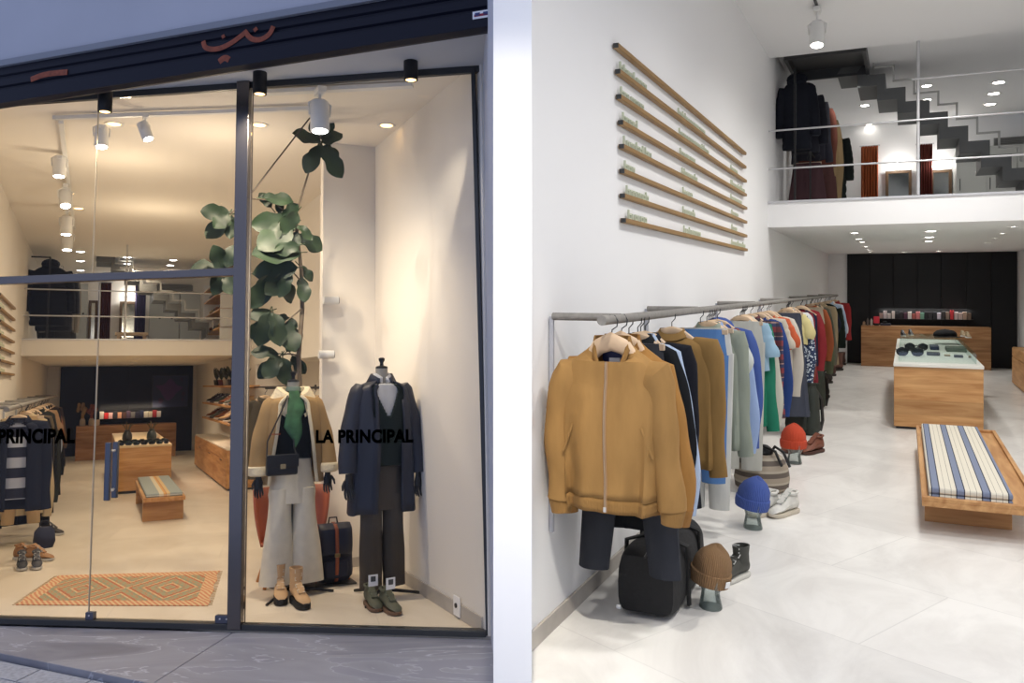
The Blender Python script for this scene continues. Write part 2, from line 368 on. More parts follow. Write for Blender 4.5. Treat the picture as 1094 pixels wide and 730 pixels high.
# ---- shop front
tP0, _ = fac(249, 500); tP1, _ = fac(263, 500); tJ = fac(513, 400)[0]
struct('trim_post', MB().bb((tP0, -0.05, 0), (tP1, 0.03, 3.7)), POSTM, FF, bevel=0.004)
struct('trim_transom', MB().bb((-0.7, -0.04, 2.33), (tP0, 0.02, 2.385)), POSTM, FF, bevel=0.004)
struct('trim_top_frame', MB().bb((-0.7, -0.02, 3.655), (tJ+0.03, 0.02, 3.70)), DSTEEL, FF, bevel=0.003)
jt = [fac(*q)[0] for q in ((504, 85), (508, 85), (520, 672), (525, 672))]
m = MB(); m.elev([(jt[0], 3.68), (jt[1], 3.68), (jt[3], 0), (jt[2], 0)], -0.03, 0.02)
struct('trim_right_jamb', m, DSTEEL, FF, bevel=0.003)
struct('trim_threshold', MB().bb((-0.7, -0.035, -0.01), (jt[2], 0.035, 0.028)), DSTEEL, FF, bevel=0.003)
def pane(name, x0, x1, z0, z1, y=0.0):
    return struct(name, MB().bb((x0, y-0.004, z0), (x1, y+0.004, z1)), GLASS, FF, smooth=False)
tD, _ = fac(101, 480)
pane('window_1', tP1, jt[2]-0.01, 0.028, 3.655)
pane('window_2', -0.7, tP0, 2.385, 3.655)
pane('window_3', tD+0.003, tP0, 0.04, 2.33)
pane('window_4', -0.7, tD-0.003, 0.04, 2.33)
struct('trim_glass_joint', MB().bb((tD-0.003, -0.005, 0.04), (tD+0.003, 0.005, 2.33)).bb((fac(104, 150)[0]-0.002, -0.005, 2.385), (fac(104, 150)[0]+0.002, 0.005, 3.655)), mat('joint_grey', (200, 186, 160), 0.6), FF)
# reveal wall on the right, soffit, upper facade
q = (FL.M.inverted() @ (FW.M @ Vector(((545-CX)/F*3.3, 3.3, 0)))); r0 = fp(jt[3]-0.004)
dirr = Vector((q.x-r0.x, q.y-r0.y)); 
REV = mat('reveal_paint', (198, 200, 208), 0.7, spec=0.2)
m = MB(); e = Vector((r0.x, r0.y))+dirr*1.02; m.plan([(r0.x, r0.y), (e.x, e.y), (e.x+0.03, e.y+0.03), (r0.x+0.12, r0.y+0.10)], -0.3, 3.9)
m.plan([(jt[2]*D2.x+A2.x, jt[2]*D2.y+A2.y), (r0.x, r0.y), (r0.x+0.12, r0.y+0.1)], 0, 3.7)
struct('wall_entrance_reveal', m, REV, FL)
def beam_pt(px, py, s):
    d = FL.d(px, py); k = N2.dot(A2)/(N2.x*d.x+N2.y*d.y)*s; return Vector((d.x*k, d.y*k, d.z*k+EYE))
bl = beam_pt(0, 113, 0.955); br = beam_pt(527, 28, 0.835); bz = (bl.z+br.z)/2
bd = Vector((br.x-bl.x, br.y-bl.y)).normalized(); 
FB = Frame(FL.u*bd.x+FL.v*bd.y, -FL.u*bd.y+FL.v*bd.x, FL.w)
_o = FL.M @ Vector((bl.x, bl.y, bz)); FB.M = Matrix(((FB.u.x, FB.v.x, FB.w.x, _o.x), (FB.u.y, FB.v.y, FB.w.y, _o.y), (FB.u.z, FB.v.z, FB.w.z, _o.z), (0, 0, 0, 1)))
blen = Vector((br.x-bl.x, br.y-bl.y)).length
SHUT, _n, _l, _b = nmat('navy_shutter')
_b.inputs['Base Color'].default_value = lin((10, 13, 30)); _b.inputs['Roughness'].default_value = 0.5; _b.inputs['Specular IOR Level'].default_value = 0.25
h1 = 0.275
m = MB()
prof = [(0.05, 0), (0, 0.012), (0, 0.105), (0.02, 0.115), (0.02, 0.13), (0.005, 0.14), (0.005, 0.19), (0.022, 0.2), (0.022, 0.212), (0.008, 0.222), (0.008, h1), (0.07, h1), (0.07, 0)]
m.loft([[(x, y, z) for y, z in prof] for x in (-0.6, blen+0.25)])
beam = m.build('roller_shutter', SHUT, fr=FB, smooth=False)
tag(beam, 'rolled-up dark navy shutter slats with orange graffiti above the shop front', 'shutter')
GRA = mat('orange_spray', (128, 62, 40), 0.7, var=0.3, vscale=30)
def graffiti(pts, r):
    for _ in range(2): pts = [pts[0]]+[(a[0]*w_+b_[0]*(1-w_), a[1]*w_+b_[1]*(1-w_)) for a, b_ in zip(pts[:-1], pts[1:]) for w_ in (0.75, 0.25)]+[pts[-1]]
    g = MB(); g.tube([(x, 0.0, z) for x, z in pts], r, 8, flat=0.12)
    g.build('graffiti', GRA, parent=beam)
def bpx(px, py):
    d = FL.d(px, py); o = Vector((bl.x, bl.y)); nn = Vector((-bd.y, bd.x)); k = nn.dot(o)/(nn.x*d.x+nn.y*d.y)
    return (bd.dot(Vector((d.x*k, d.y*k))-o), d.z*k+EYE-bz)
for chain, r in (([(217, 44), (219, 52), (232, 53), (246, 47), (258, 38), (264, 33)], 0.017), ([(262, 34), (268, 42), (278, 43), (288, 37), (292, 28)], 0.017), ([(272, 30), (274, 33)], 0.014), ([(237, 40), (240, 38)], 0.012), ([(234, 66), (240, 61), (245, 64)], 0.02), ([(33, 85), (48, 79), (72, 77)], 0.02)):
    graffiti([bpx(*p) for p in chain], r)
stk = [bpx(*p) for p in ((505, 13), (540, 7), (540, 17), (505, 21))]
x0_, x1_ = stk[0][0], stk[1][0]; z0_ = stk[3][1]; z1_ = stk[0][1]
m = MB(); m.bb((x0_, -0.003, z0_), (x1_, 0.0, z1_)); stick = m.build('shutter_sticker', CARD, parent=beam)
m = MB(); m.bb((x0_+0.01, -0.005, z0_+0.012), (x1_, -0.003, z0_+0.026)); m.build('red_line', mat('sticker_red', (150, 40, 60), 0.6), parent=stick)
m = MB()
for k in range(5): m.bb((x0_+0.015+k*0.05, -0.005, z1_-0.03), (x0_+0.045+k*0.05, -0.003, z1_-0.010))
m.build('blue_print', mat('sticker_blue', (60, 70, 120), 0.6), parent=stick)
FACW = mat('facade_render', (172, 174, 184), 0.85, var=0.05, vscale=1.2, bump=0.05, bscale=5, spec=0.15)
m = MB(); m.bb((-1.0, 0.012, h1+0.03), (blen+0.4, 0.07, 3.2)); struct('wall_facade', m, FACW, FB)
struct('trim_shutter_gutter', MB().bb((-1.0, -0.02, h1), (blen+0.3, 0.2, h1+0.045)), mat('gutter_grey', (120, 124, 134), 0.5), FB, bevel=0.004)
# soffit: between the shutter and the glass
SOFF = mat('soffit_paint', (196, 194, 190), 0.8, spec=0.1)
a = fp(-0.7, 0.03); b = fp(jt[3]+0.15, 0.03); nb_ = Vector((-bd.y, bd.x))*0.072; c_ = Vector((bl.x, bl.y))+bd*(blen+0.2)+nb_; d_ = Vector((bl.x, bl.y))-bd*0.5+nb_
m = MB(); m.plan([(a.x, a.y), (b.x, b.y), (c_.x, c_.y), (d_.x, d_.y)], 3.70, 3.8)
struct('ceiling_entrance_soffit', m, SOFF, FL)
struct('wall_facade_left', MB().bb((-2.5, 0.0, -0.2), (-0.7, 0.3, 3.7)), FACW, FF)
# pavement
SLAB, N, L, b = nmat('dark_marble')
tc = N.new('ShaderNodeTexCoord'); mp = N.new('ShaderNodeMapping'); mp.inputs['Rotation'].default_value = (0, 0, 0.35); mp.inputs['Scale'].default_value = (1.0, 3.2, 1)
L.new(tc.outputs['Object'], mp.inputs[0])
n = N.new('ShaderNodeTexNoise'); n.inputs['Scale'].default_value = 0.8; n.inputs['Detail'].default_value = 5; n.inputs['Distortion'].default_value = 0.9; n.inputs['Roughness'].default_value = 0.5
L.new(mp.outputs[0], n.inputs[0])
r = N.new('ShaderNodeValToRGB'); e = r.color_ramp.elements
base = lin((138, 138, 146)); e[0].position = 0.0; e[0].color = base; e[1].position = 1.0; e[1].color = lin((124, 126, 136))
for p_, c__ in ((0.490, (142, 142, 150)), (0.497, (190, 192, 202)), (0.504, (142, 142, 150)), (0.35, (116, 116, 126)), (0.607, (152, 152, 160)), (0.612, (180, 182, 190)), (0.617, (146, 146, 156))):
    q = e.new(p_); q.color = lin(c__)
L.new(n.outputs[0], r.inputs[0]); L.new(r.outputs[0], b.inputs['Base Color']); b.inputs['Roughness'].default_value = 0.5
slabz = -0.02
tS = fac(252, 669)[0]
sl = FL.at(0, 698, z=slabz); sr = FL.at(159, 730, z=slabz)
# front edge of the slabs as a line in shop-front coordinates
def toff(p): q = FF.M.inverted() @ (FL.M @ p); return q.x, q.y
ax_, ay_ = toff(sl); bx_, by_ = toff(sr); ks = (by_-ay_)/(bx_-ax_)
def edge(t): return ay_+ks*(t-ax_)
m = MB(); m.plan([(-2.5, -0.035), (tS-0.003, -0.035), (tS-0.003, edge(tS)), (-2.5, edge(-2.5))], slabz-0.1, slabz)
m.plan([(tS+0.003, -0.035), (4.2, -0.035), (4.2, edge(tS)-0.4), (tS+0.003, edge(tS)-0.03)], slabz-0.1, slabz)
struct('floor_entrance_slab', m, SLAB, FF, bevel=0.003)
PAV = mat('grey_paver', (158, 162, 172), 0.75, var=0.2, vscale=40, bump=0.4, bscale=60)
m = MB(); 
for i in range(12):
    for j in range(14):
        x0 = -2.5+i*0.42; y1 = edge(x0)-0.02-j*0.21; off = 0.2 if j % 2 else 0
        m.plan([(x0+off, y1+ks*off), (x0+off+0.41, y1+ks*(off+0.41)), (x0+off+0.41, y1-0.2+ks*(off+0.41)), (x0+off, y1-0.2+ks*off)], -0.15, -0.055)
struct('ground_pavers', m, PAV, FF, bevel=0.003)
struct('ground_street', MB().plan([(-2.6, -0.5), (4.4, -0.5), (3.6, -3.6), (-2.6, -3.6)], -0.25, -0.13), mat('paver_joint', (60, 62, 68), 0.9), FF)

# ================================================================== GARMENTS
def torso(mb, L, sh=0.22, hem=0.24, T=0.06, n=28, top=-0.115, neck=0.07, drop=0.04, fold=0.008, ph=0.0, hemT=None, slope=0.095, waist=None, openf=None, rows=9, scoop=0.0, frontcut=0.0):
    """hanging body: rings from the neck down; local x shoulders, -y front. Returns the rings."""
    hemT = hemT or T
    prof = [(neck, 0.055, 0.0), (sh*0.52, T*0.75, 0.24), (sh*0.80, T*0.9, 0.55), (sh*0.95, T*0.95, 0.85), (sh, T*0.95, 1.15)]
    rings = []
    for k, (a, b, q) in enumerate(prof):
        r = []
        for i in range(n):
            t = 2*pi*i/n; cx, sy = cos(t), sin(t)
            z = top-slope*q
            if k == 0: z += -drop*max(0, -sy)*1.0
            if k == 1: z += -drop*0.35*max(0, -sy)
            r.append((a*(abs(cx)**0.75)*(1 if cx >= 0 else -1), b*sy*(1.0 if k else 0.9), z))
        rings.append(r)
    z0 = top-slope*1.15
    for k in range(1, rows+1):
        q = k/rows; a = sh*(1-q)+hem*q
        if waist: a -= waist*sin(pi*q)
        b = T*(1-q)+hemT*q
        r = []
        for i in range(n):
            t = 2*pi*i/n; cx, sy = cos(t), sin(t)
            f = fold*q**0.7*(sin(5*t+ph)+0.6*sin(9*t+2.1*ph+2*q))
            r.append(((a+f*0.4)*(abs(cx)**0.8)*(1 if cx >= 0 else -1), (b*(1+0.25*sin(pi*min(1, q*1.2))))*(abs(sy)**0.85)*(1 if sy >= 0 else -1)+f, z0-(L-slope)*q+0.006*sin(3*t+ph)*(k == rows) - (frontcut*max(0,-sy) if k==rows else 0)))
        rings.append(r)
    mb.loft(rings, 0, False, False, skip=openf)
    return rings
def sleeve(mb, s, L, sh=0.22, top=-0.195, r0=0.072, r1=0.05, out=0.07, T=0.6, fwd=0.0, n=14, ph=0.0, cuff=True):
    pts, rs = [(s*(sh-0.115), 0, top+0.045), (s*(sh-0.085), 0, top+0.022)], [r0*0.40, r0*0.68]
    N = 14
    for k in range(N+1):
        q = k/N
        x = s*(sh-0.045+out*(1-(1-q)**2.2)*1.0 + 0.016*sin(5*q+ph))
        pts.append((x, fwd*q*q, top-L*q**1.05)); rs.append((r0*(1-q)+r1*q)*(1+0.07*sin(13*q+ph)))
    mb.tube(pts, rs, n, flat=T); return pts, rs
def hanger(parent, bar_clip=False, w=0.2, hook=0.11, mats=None):
    m = MB()
    if bar_clip:
        m.box((0, 0, -0.135), (2*w, 0.022, 0.03)); h = m.build('hanger', BEECH2, parent, bevel=0.003)
    else:
        pts = [(-w, 0.0, -0.20), (-w*0.6, 0, -0.155), (-w*0.25, 0, -0.105), (0, 0, -0.095), (w*0.25, 0, -0.105), (w*0.6, 0, -0.155), (w, 0, -0.20)]
        m.tube(pts, [0.016, 0.018, 0.021, 0.024, 0.021, 0.018, 0.016], 8, flat=0.8); h = m.build('hanger', HANGW, parent)
    m = MB(); m.tube([(0, 0, -0.08), (0, 0, -0.05), (0.018, 0, -0.03), (0.02, 0, -0.006), (0.008, 0, 0.014), (-0.012, 0, 0.014), (-0.02, 0, 0.0)], 0.0028, 6)
    m.build('hook', DSTEEL, h); return h
COL = {}
def gcol(c):
    mu_ = sum(c)/3; c = tuple(int(0.92*(x*0.82+mu_*0.18)) for x in c)
    k = 'c%02x%02x%02x' % c
    return fabric(k, c)
PLAID = stripes('red_blue_plaid', [((120, 46, 52), 3), ((44, 50, 84), 2), ((150, 120, 110), .6), ((60, 44, 60), 2)], 2, 9, second=(0, [((255, 255, 255), 2), ((150, 140, 160), 2)], 12))
PATT, N, L, b = nmat('navy_floral_print')
tc = N.new('ShaderNodeTexCoord'); v = N.new('ShaderNodeTexVoronoi'); v.inputs['Scale'].default_value = 42; L.new(tc.outputs['Object'], v.inputs[0])
r = N.new('ShaderNodeValToRGB'); r.color_ramp.interpolation = 'CONSTANT'; r.color_ramp.elements[0].color = lin((196, 206, 214)); r.color_ramp.elements[1].position = 0.42; r.color_ramp.elements[1].color = lin((36, 52, 82))
L.new(v.outputs[0], r.inputs[0]); L.new(r.outputs[0], b.inputs['Base Color']); b.inputs['Roughness'].default_value = 0.85
NAVYST = stripes('navy_white_stripe', [((170, 176, 190), 1), ((24, 30, 52), 1)], 2, 5.5)
BUTTON = mat('horn_button', (90, 74, 56), 0.4)
ZIPM = mat('zip_metal', (176, 160, 140), 0.35, 0.8)

def garment(fr, loc, kind, col, label, cat, group, name, sh=0.2, L=0.62, SL=None, T=0.062, rz=0.0, sc_=1.0, hood=False, detail=False, inner=None, hw=None, ph=None, tail=None):
    ph = random.uniform(0, 6) if ph is None else ph
    t = thing(name, label, cat, fr, loc, rz, group, scale=(sc_, sc_, sc_) if sc_ != 1.0 else None)
    M_ = col if not isinstance(col, tuple) else gcol(col)
    n = 40 if detail else 22
    if kind == 'pants':
        hanger(t, True, w=0.17)
        w = hw or 0.14; spread = 0.05 if tail is None else tail
        m = MB(); N_ = 8
        def ring(cx, a, b, z, n=16, p=0): return [(cx+a*cos(2*pi*i/n)+0.006*sin(3*2*pi*i/n+p), b*sin(2*pi*i/n), z) for i in range(n)]
        m.loft([ring(0, w, 0.035, -0.12), ring(0, w*1.05, 0.045, -0.2), ring(0, w*1.18, 0.06, -0.34)], 0, True, True)
        m.build('waist', M_, t)
        for s in (-1, 1):
            m = MB(); rs = []
            for k in range(N_+1):
                q = k/N_; rs.append(ring(s*(w*0.55+spread*q), (w*0.62)*(1-0.25*q), 0.055-0.01*q, -0.28-(L-0.28)*q, p=ph+q))
            m.loft(rs, 0, True, True); m.build('trouser_leg', M_, t)
        return t
    if kind == 'skirt':
        hanger(t, True, w=0.17)
        m = MB(); n = 24; w = hw or 0.15
        m.loft([[((w+(0.09 if tail is None else tail)*q)*cos(2*pi*i/n), (0.04+0.04*q)*sin(2*pi*i/n)+0.012*q*sin(7*2*pi*i/n+ph), -0.13-L*q) for i in range(n)] for q in (0, .2, .4, .6, .8, 1)], 0, True, False)
        m.build('skirt_body', M_, t); return t
    hanger(t, False, w=sh*0.93)
    m = MB(); rg = torso(m, L, sh, hem=hw or sh*1.06, T=T, n=n, ph=ph, rows=12 if detail else 7, fold=0.012)
    m.build('body', M_, t, solid=0.004 if detail else 0)
    SL = (L*0.97 if kind in ('jacket', 'shirt', 'coat', 'knit', 'hoodie') else 0.2) if SL is None else SL
    if kind != 'vest':
        short = kind == 'tee'
        for s in (-1, 1):
            m = MB(); sleeve(m, s, SL if not short else 0.2, sh, r0=0.075, r1=0.07 if short else 0.046, out=0.075 if not short else 0.05, n=18 if detail else 12, ph=ph+s)
            m.build('sleeve', M_, t)
    if kind in ('shirt', 'coat', 'jacket'):
        m = MB(); k = 18
        m.loft([[(rr*cos(2*pi*i/k), rr*0.8*sin(2*pi*i/k), z-0.03*max(0, -sin(2*pi*i/k))) for i in range(k)] for rr, z in ((0.072, -0.125), (0.062, -0.088), (0.066, -0.082), (0.088, -0.118))], 0, False, False)
        m.build('collar', M_, t)
        m = MB(); m.tube([Vector(r[int(round(0.75*n)) % n])+Vector((0.004, -0.003, 0)) for r in rg[1:]], 0.011, 6, flat=0.35); m.build('button_placket', M_, t)
    elif kind == 'hoodie' or hood:
        m = MB(); m.ell((0, 0.045, -0.13), (0.105, 0.07, 0.07), 14); m.tube([(-0.085, -0.02, -0.12), (-0.045, -0.06, -0.16), (0, -0.07, -0.18), (0.045, -0.06, -0.16), (0.085, -0.02, -0.12)], 0.022, 8); m.build('hood', M_, t)
    elif kind == 'knit' or kind == 'tee':
        m = MB(); k = 18
        m.loft([[(rr*cos(2*pi*i/k), rr*0.8*sin(2*pi*i/k), z-0.03*max(0, -sin(2*pi*i/k))) for i in range(k)] for rr, z in ((0.076, -0.122), (0.074, -0.106), (0.068, -0.106), (0.066, -0.122))], 0, False, False)
        m.build('neck_rib', M_, t)
    if kind == 'puffer': pass
    return t
def puffer(fr, loc, col, label, cat, group, name, L=0.8, sh=0.24, rz=0.0, rows=9, T=0.1, hood=True, sc_=1.0):
    t = thing(name, label, cat, fr, loc, rz, group, scale=(sc_,)*3 if sc_ != 1 else None); M_ = gcol(col)
    hanger(t, False, w=sh*0.9)
    m = MB(); n = 28; rings = []
    K = rows*4
    for k in range(K+1):
        q = k/K; puff = 1+0.05*abs(sin(pi*q*rows)); a = (0.08+(sh-0.08)*min(1, (q/0.13)**0.6))*puff; b = (0.06+(T-0.06)*min(1, q/0.12))*puff
        rings.append([(a*(abs(cos(2*pi*i/n))**0.8)*(1 if cos(2*pi*i/n) >= 0 else -1), b*sin(2*pi*i/n), -0.11-L*q) for i in range(n)])
    m.loft(rings, 0, True, True); m.build('body', M_, t)
    for s in (-1, 1):
        m = MB(); pts = []; rs = []
        for k in range(29):
            q = k/28; pts.append((s*(sh-0.03+0.08*(1-(1-q)**2)), 0, -0.19-0.62*q)); rs.append((0.08-0.022*q)*(1+0.07*abs(sin(pi*q*7))))
        m.tube(pts, rs, 14, flat=0.8); m.build('sleeve', M_, t)
    if hood:
        m = MB(); m.ell((0, 0.03, -0.07), (0.13, 0.09, 0.085), 16); m.ell((0, -0.03, -0.12), (0.12, 0.07, 0.05), 16); m.build('hood', M_, t)
    m = MB(); m.box((0, -T*1.05, -0.11-L/2), (0.014, 0.01, L*0.9)); m.build('zip', DSTEEL, t)
    return t

# ---- right rail ---------------------------------------------------------
BU, BZ = -1.16, 1.463
BV0, BV1 = 3.38, 17.0
def rail(fr, name, label, u, z, v0, v1, wall_u, brackets, rad=0.021):
    t = thing(name, label, 'clothes rail', fr, (u, v0, z))
    MB().cyl((0, 0, 0), (0, v1-v0, 0), rad, 16).build('bar', IRON, t)
    for bv in brackets:
        m = MB(); m.cyl((wall_u-u+0.02, bv-v0, rad*0.3), (0.0, bv-v0, rad*0.3), rad*0.85, 12); br = m.build('bracket_arm', IRON, t)
        m = MB(); m.box((wall_u-u+0.014, bv-v0, -0.5+rad*0.3), (0.02, 0.02, 1.0)); m.build('wall_upright', mat('pale_upright', (176, 178, 186), 0.5), t, bevel=0.002)
    return t
rail(FR, 'clothes_rail', 'long grey iron clothes rail running down the white wall of the right-hand view', BU, BZ+0.0, BV0, BV1, UL, [3.62, 5.2, 7.4, 9.8, 12.4, 14.8, 16.8])

def vR(px, hw, y=400): return FR.at(px, y, u=BU+hw).y
def zR(px, py, hw): return FR.at(px, py, u=BU+hw).z
GR = 'clothes on the long rail of the right-hand view'
# (description, category, name, kind, colour, right edge px, bottom py, shoulder)
LST = [
 ('black wool coat', 'coat', 'wool_coat', 'coat', (20, 22, 28), 735, 572, .19),
 ('pale blue poplin shirt', 'shirt', 'button_shirt', 'shirt', (176, 196, 226), 741, 540, .195),
 ('midnight navy overcoat', 'coat', 'overcoat', 'coat', (22, 24, 34), 749, 531, .20),
 ('mustard canvas chore jacket', 'jacket', 'chore_jacket', 'jacket', (156, 116, 58), 777, 499, .225),
 ('bright blue denim trousers', 'trousers', 'denim_trousers', 'pants', (74, 124, 190), 776, 517, .15),
 ('long white cotton trousers', 'trousers', 'cotton_trousers', 'pants', (208, 208, 202), 782, 545, .15),
 ('sage green overshirt', 'shirt', 'overshirt', 'shirt', (148, 158, 140), 786, 497, .20),
 ('off-white short sleeve shirt', 'shirt', 'short_sleeve_shirt', 'tee', (206, 212, 204), 787, 440, .19),
 ('light blue oxford shirt', 'shirt', 'oxford_shirt', 'shirt', (150, 176, 224), 799, 484, .21),
 ('terracotta knitted scarf top', 'knitwear', 'rust_sweater', 'tee', (150, 78, 56), 793, 400, .16),
 ('cobalt blue hooded sweatshirt', 'sweatshirt', 'hooded_sweatshirt', 'hoodie', (64, 92, 172), 814, 470, .22),
 ('pale stone wide trousers', 'trousers', 'wide_trousers', 'pants', (190, 190, 180), 815, 503, .16),
 ('sky blue short sleeve tee', 'tee', 'short_sleeve_tee', 'tee', (150, 190, 214), 818, 402, .20),
 ('emerald green long dress', 'dress', 'long_dress', 'knit', (30, 134, 100), 821, 464, .19),
 ('cream long cardigan', 'cardigan', 'long_cardigan', 'knit', (208, 204, 184), 828, 455, .20),
 ('ivory linen overcoat', 'coat', 'linen_coat', 'coat', (200, 198, 182), 834, 448, .20),
 ('red and navy plaid overshirt', 'shirt', 'plaid_overshirt', 'shirt', PLAID, 839, 440, .20),
 ('royal blue long knit', 'knitwear', 'long_knit', 'knit', (36, 66, 140), 845, 438, .20),
 ('beige short sleeve tee', 'tee', 'short_sleeve_tee', 'tee', (206, 194, 172), 846, 384, .20),
 ('tomato orange thin cardigan', 'cardigan', 'thin_cardigan', 'tee', (220, 92, 50), 851, 372, .20),
 ('ivory heavy sweatshirt', 'sweatshirt', 'heavy_sweatshirt', 'knit', (210, 202, 186), 857, 417, .22),
 ('slate blue denim skirt', 'skirt', 'denim_skirt', 'skirt', (66, 72, 88), 859, 445, .17),
 ('pale yellow tee', 'tee', 'thin_tee', 'tee', (226, 212, 140), 860, 372, .2),
 ('navy printed long shirt', 'shirt', 'printed_shirt', 'shirt', PATT, 865, 408, .20),
 ('white cotton tee', 'tee', 'cotton_tee', 'tee', (220, 222, 224), 869, 366, .20),
 ('rust brown knit', 'knitwear', 'brown_knit', 'knit', (138, 60, 44), 870, 400, .19),
 ('crimson wool knit', 'knitwear', 'wool_knit', 'knit', (140, 34, 46), 873, 404, .20),
 ('navy quilted gilet', 'gilet', 'quilted_gilet', 'vest', (36, 40, 70), 874, 390, .19),
 ('cherry red cardigan', 'cardigan', 'red_cardigan', 'knit', (160, 40, 48), 879, 394, .205),
 ('beige twill trousers', 'trousers', 'twill_trousers', 'pants', (186, 172, 146), 880, 410, .16),
 ('burnt orange overshirt', 'shirt', 'orange_overshirt', 'shirt', (176, 84, 44), 882, 388, .2),
 ('moss green field jacket', 'jacket', 'field_jacket', 'jacket', (96, 104, 76), 886, 400, .205),
 ('dark olive parka', 'parka', 'olive_parka', 'coat', (68, 72, 56), 890, 388, .21),
 ('khaki grey coat', 'coat', 'khaki_coat', 'coat', (112, 106, 90), 893, 386, .205),
 ('sand coloured long shirt', 'shirt', 'sand_shirt', 'shirt', (178, 156, 118), 896, 386, .19),
 ('navy wool cardigan', 'cardigan', 'navy_cardigan', 'knit', (34, 40, 62), 897, 350, .20),
 ('bottle green quilted jacket', 'jacket', 'quilted_jacket', 'puffer', (34, 46, 38), 901, 377, .20),
 ('powder blue shirt', 'shirt', 'powder_shirt', 'shirt', (160, 182, 210), 904, 366, .20),
 ('chalk white shirt', 'shirt', 'white_shirt', 'shirt', (214, 216, 220), 905, 352, .20),
 ('scarlet red long sleeve shirt', 'shirt', 'scarlet_shirt', 'shirt', (176, 42, 44), 910, 360, .21),
]
# hero bomber jackets at the free end of the rail
def bomber(v, label, col, ribcol, sh=0.222, L=0.70, seed=1.2, front=True):
    t = thing('bomber_jacket', label, 'jacket', FR, (BU+0.0, v, BZ), 0.0, GR)
    M_ = fabric('bomber_'+str(int(seed*10)), col, 0.8, 0.16); R_ = mat('rib_'+str(int(seed*10)), ribcol, 0.9, bump=0.6, bscale=90, stretch=(3, 3, 0.05))
    h = MB()
    pts = [(-0.19, 0.01, -0.262), (-0.12, 0.0, -0.19), (-0.06, -0.008, -0.12), (0, -0.015, -0.095), (0.06, -0.008, -0.12), (0.12, 0.0, -0.19), (0.19, 0.01, -0.262)]
    h.tube(pts, [0.016, 0.021, 0.036, 0.042, 0.036, 0.021, 0.016], 12, flat=0.45); hg = h.build('hanger', HANGW, t)
    MB().tube([(0, -0.01, -0.07), (0.0, 0, -0.045), (0.022, 0, -0.03), (0.026, 0, -0.006), (0.012, 0, 0.017), (-0.01, 0, 0.02), (-0.026, 0, 0.003)], 0.003, 8).build('hook', DSTEEL, hg)
    m = MB(); n = 64
    def op(k, i):   # the open zip at the throat
        a = 2*pi*(i+0.5)/n; d = abs(a-1.5*pi)
        return False
    rg = torso(m, L-0.055, sh, hem=sh*0.96, T=0.085, n=n, neck=0.078, drop=0.15, fold=0.02, ph=seed, rows=16, slope=0.145, top=-0.10)
    m.build('body', M_, t, solid=0.005)
    last = rg[-1]
    m = MB(); rr = []
    for q in (0, .35, .7, 1):
        rr.append([(x*(0.985-0.035*q), y*(0.97-0.05*q), z-0.062*q) for x, y, z in last])
    m.loft(rr, 0, False, False); m.build('rib_hem', R_, t, solid=0.005)
    m = MB(); k = 36; rr = []
    for ra, z in ((0.088, 0.0), (0.083, 0.02), (0.080, 0.036), (0.074, 0.036), (0.070, 0.0)):
        rr.append([(ra*cos(2*pi*i/k)*1.02, ra*0.72*sin(2*pi*i/k), -0.108+z*(1-0.25*max(0, -sin(2*pi*i/k)))-0.155*max(0, -sin(2*pi*i/k))**1.5) for i in range(k)])
    m.loft(rr, 0, False, False); m.build('collar', R_, t, solid=0.003)
    for s in (-1, 1):
        m = MB(); pts, rs = sleeve(m, s, L-0.14, sh, top=-0.245, r0=0.084, r1=0.058, out=0.078, T=0.85, n=26, ph=seed+s)
        m.build('sleeve', M_, t)
        p = Vector(pts[-1]); m = MB(); m.tube([p+Vector((0, 0, 0.01)), p+Vector((0, 0, -0.02)), p+Vector((-s*0.004, 0, -0.062))], [0.060, 0.052, 0.046], 22, flat=0.8); m.build('rib_cuff', R_, t)
    if front:
        i0 = int(round(0.75*n)); m = MB()
        fr_ = [Vector(r[i0]) for r in rg[1:]]+[Vector(last[i0])+Vector((0, 0.004, -0.055))]
        m.tube([p+Vector((0, -0.006, 0)) for p in fr_], 0.008, 6, flat=0.6); z_ = m.build('zip', mat('zip_tape', (150, 118, 86), 0.5), t)
        MB().tube([p+Vector((0.0, -0.0115, 0)) for p in fr_], 0.0028, 6).build('zip_teeth', ZIPM, z_)
        m = MB(); p = fr_[-1]; m.box(p+Vector((0, -0.016, 0.012)), (0.011, 0.005, 0.02)); m.build('zip_pull', STEEL, z_)
        for s in (-1, 1):
            i1 = int(round((0.75+0.115*s)*n)) % n; m = MB()
            m.tube([Vector(rg[k_][i1])+Vector((s*0.012*(k_-10), -0.004, 0)) for k_ in (10, 11, 12, 13, 14)], 0.006, 6, flat=0.5); m.build('pocket_welt', M_, t)
        m = MB(); m.ell((0, 0.045, -0.165), (0.06, 0.006, 0.05), 14); m.build('lining', mat('navy_lining', (40, 48, 90), 0.6), t)
        m = MB(); m.box((0, 0.036, -0.185), (0.05, 0.002, 0.03)); m.build('neck_label', CARD, t)
    return t
bomber(3.52, 'tan suede bomber jacket with a metal zip, first on the long rail', (150, 115, 68), (142, 106, 56))
bomber(3.66, 'second tan bomber jacket on the long rail, mostly hidden behind the first', (152, 110, 58), (142, 100, 48), seed=2.7, L=0.735, front=False)
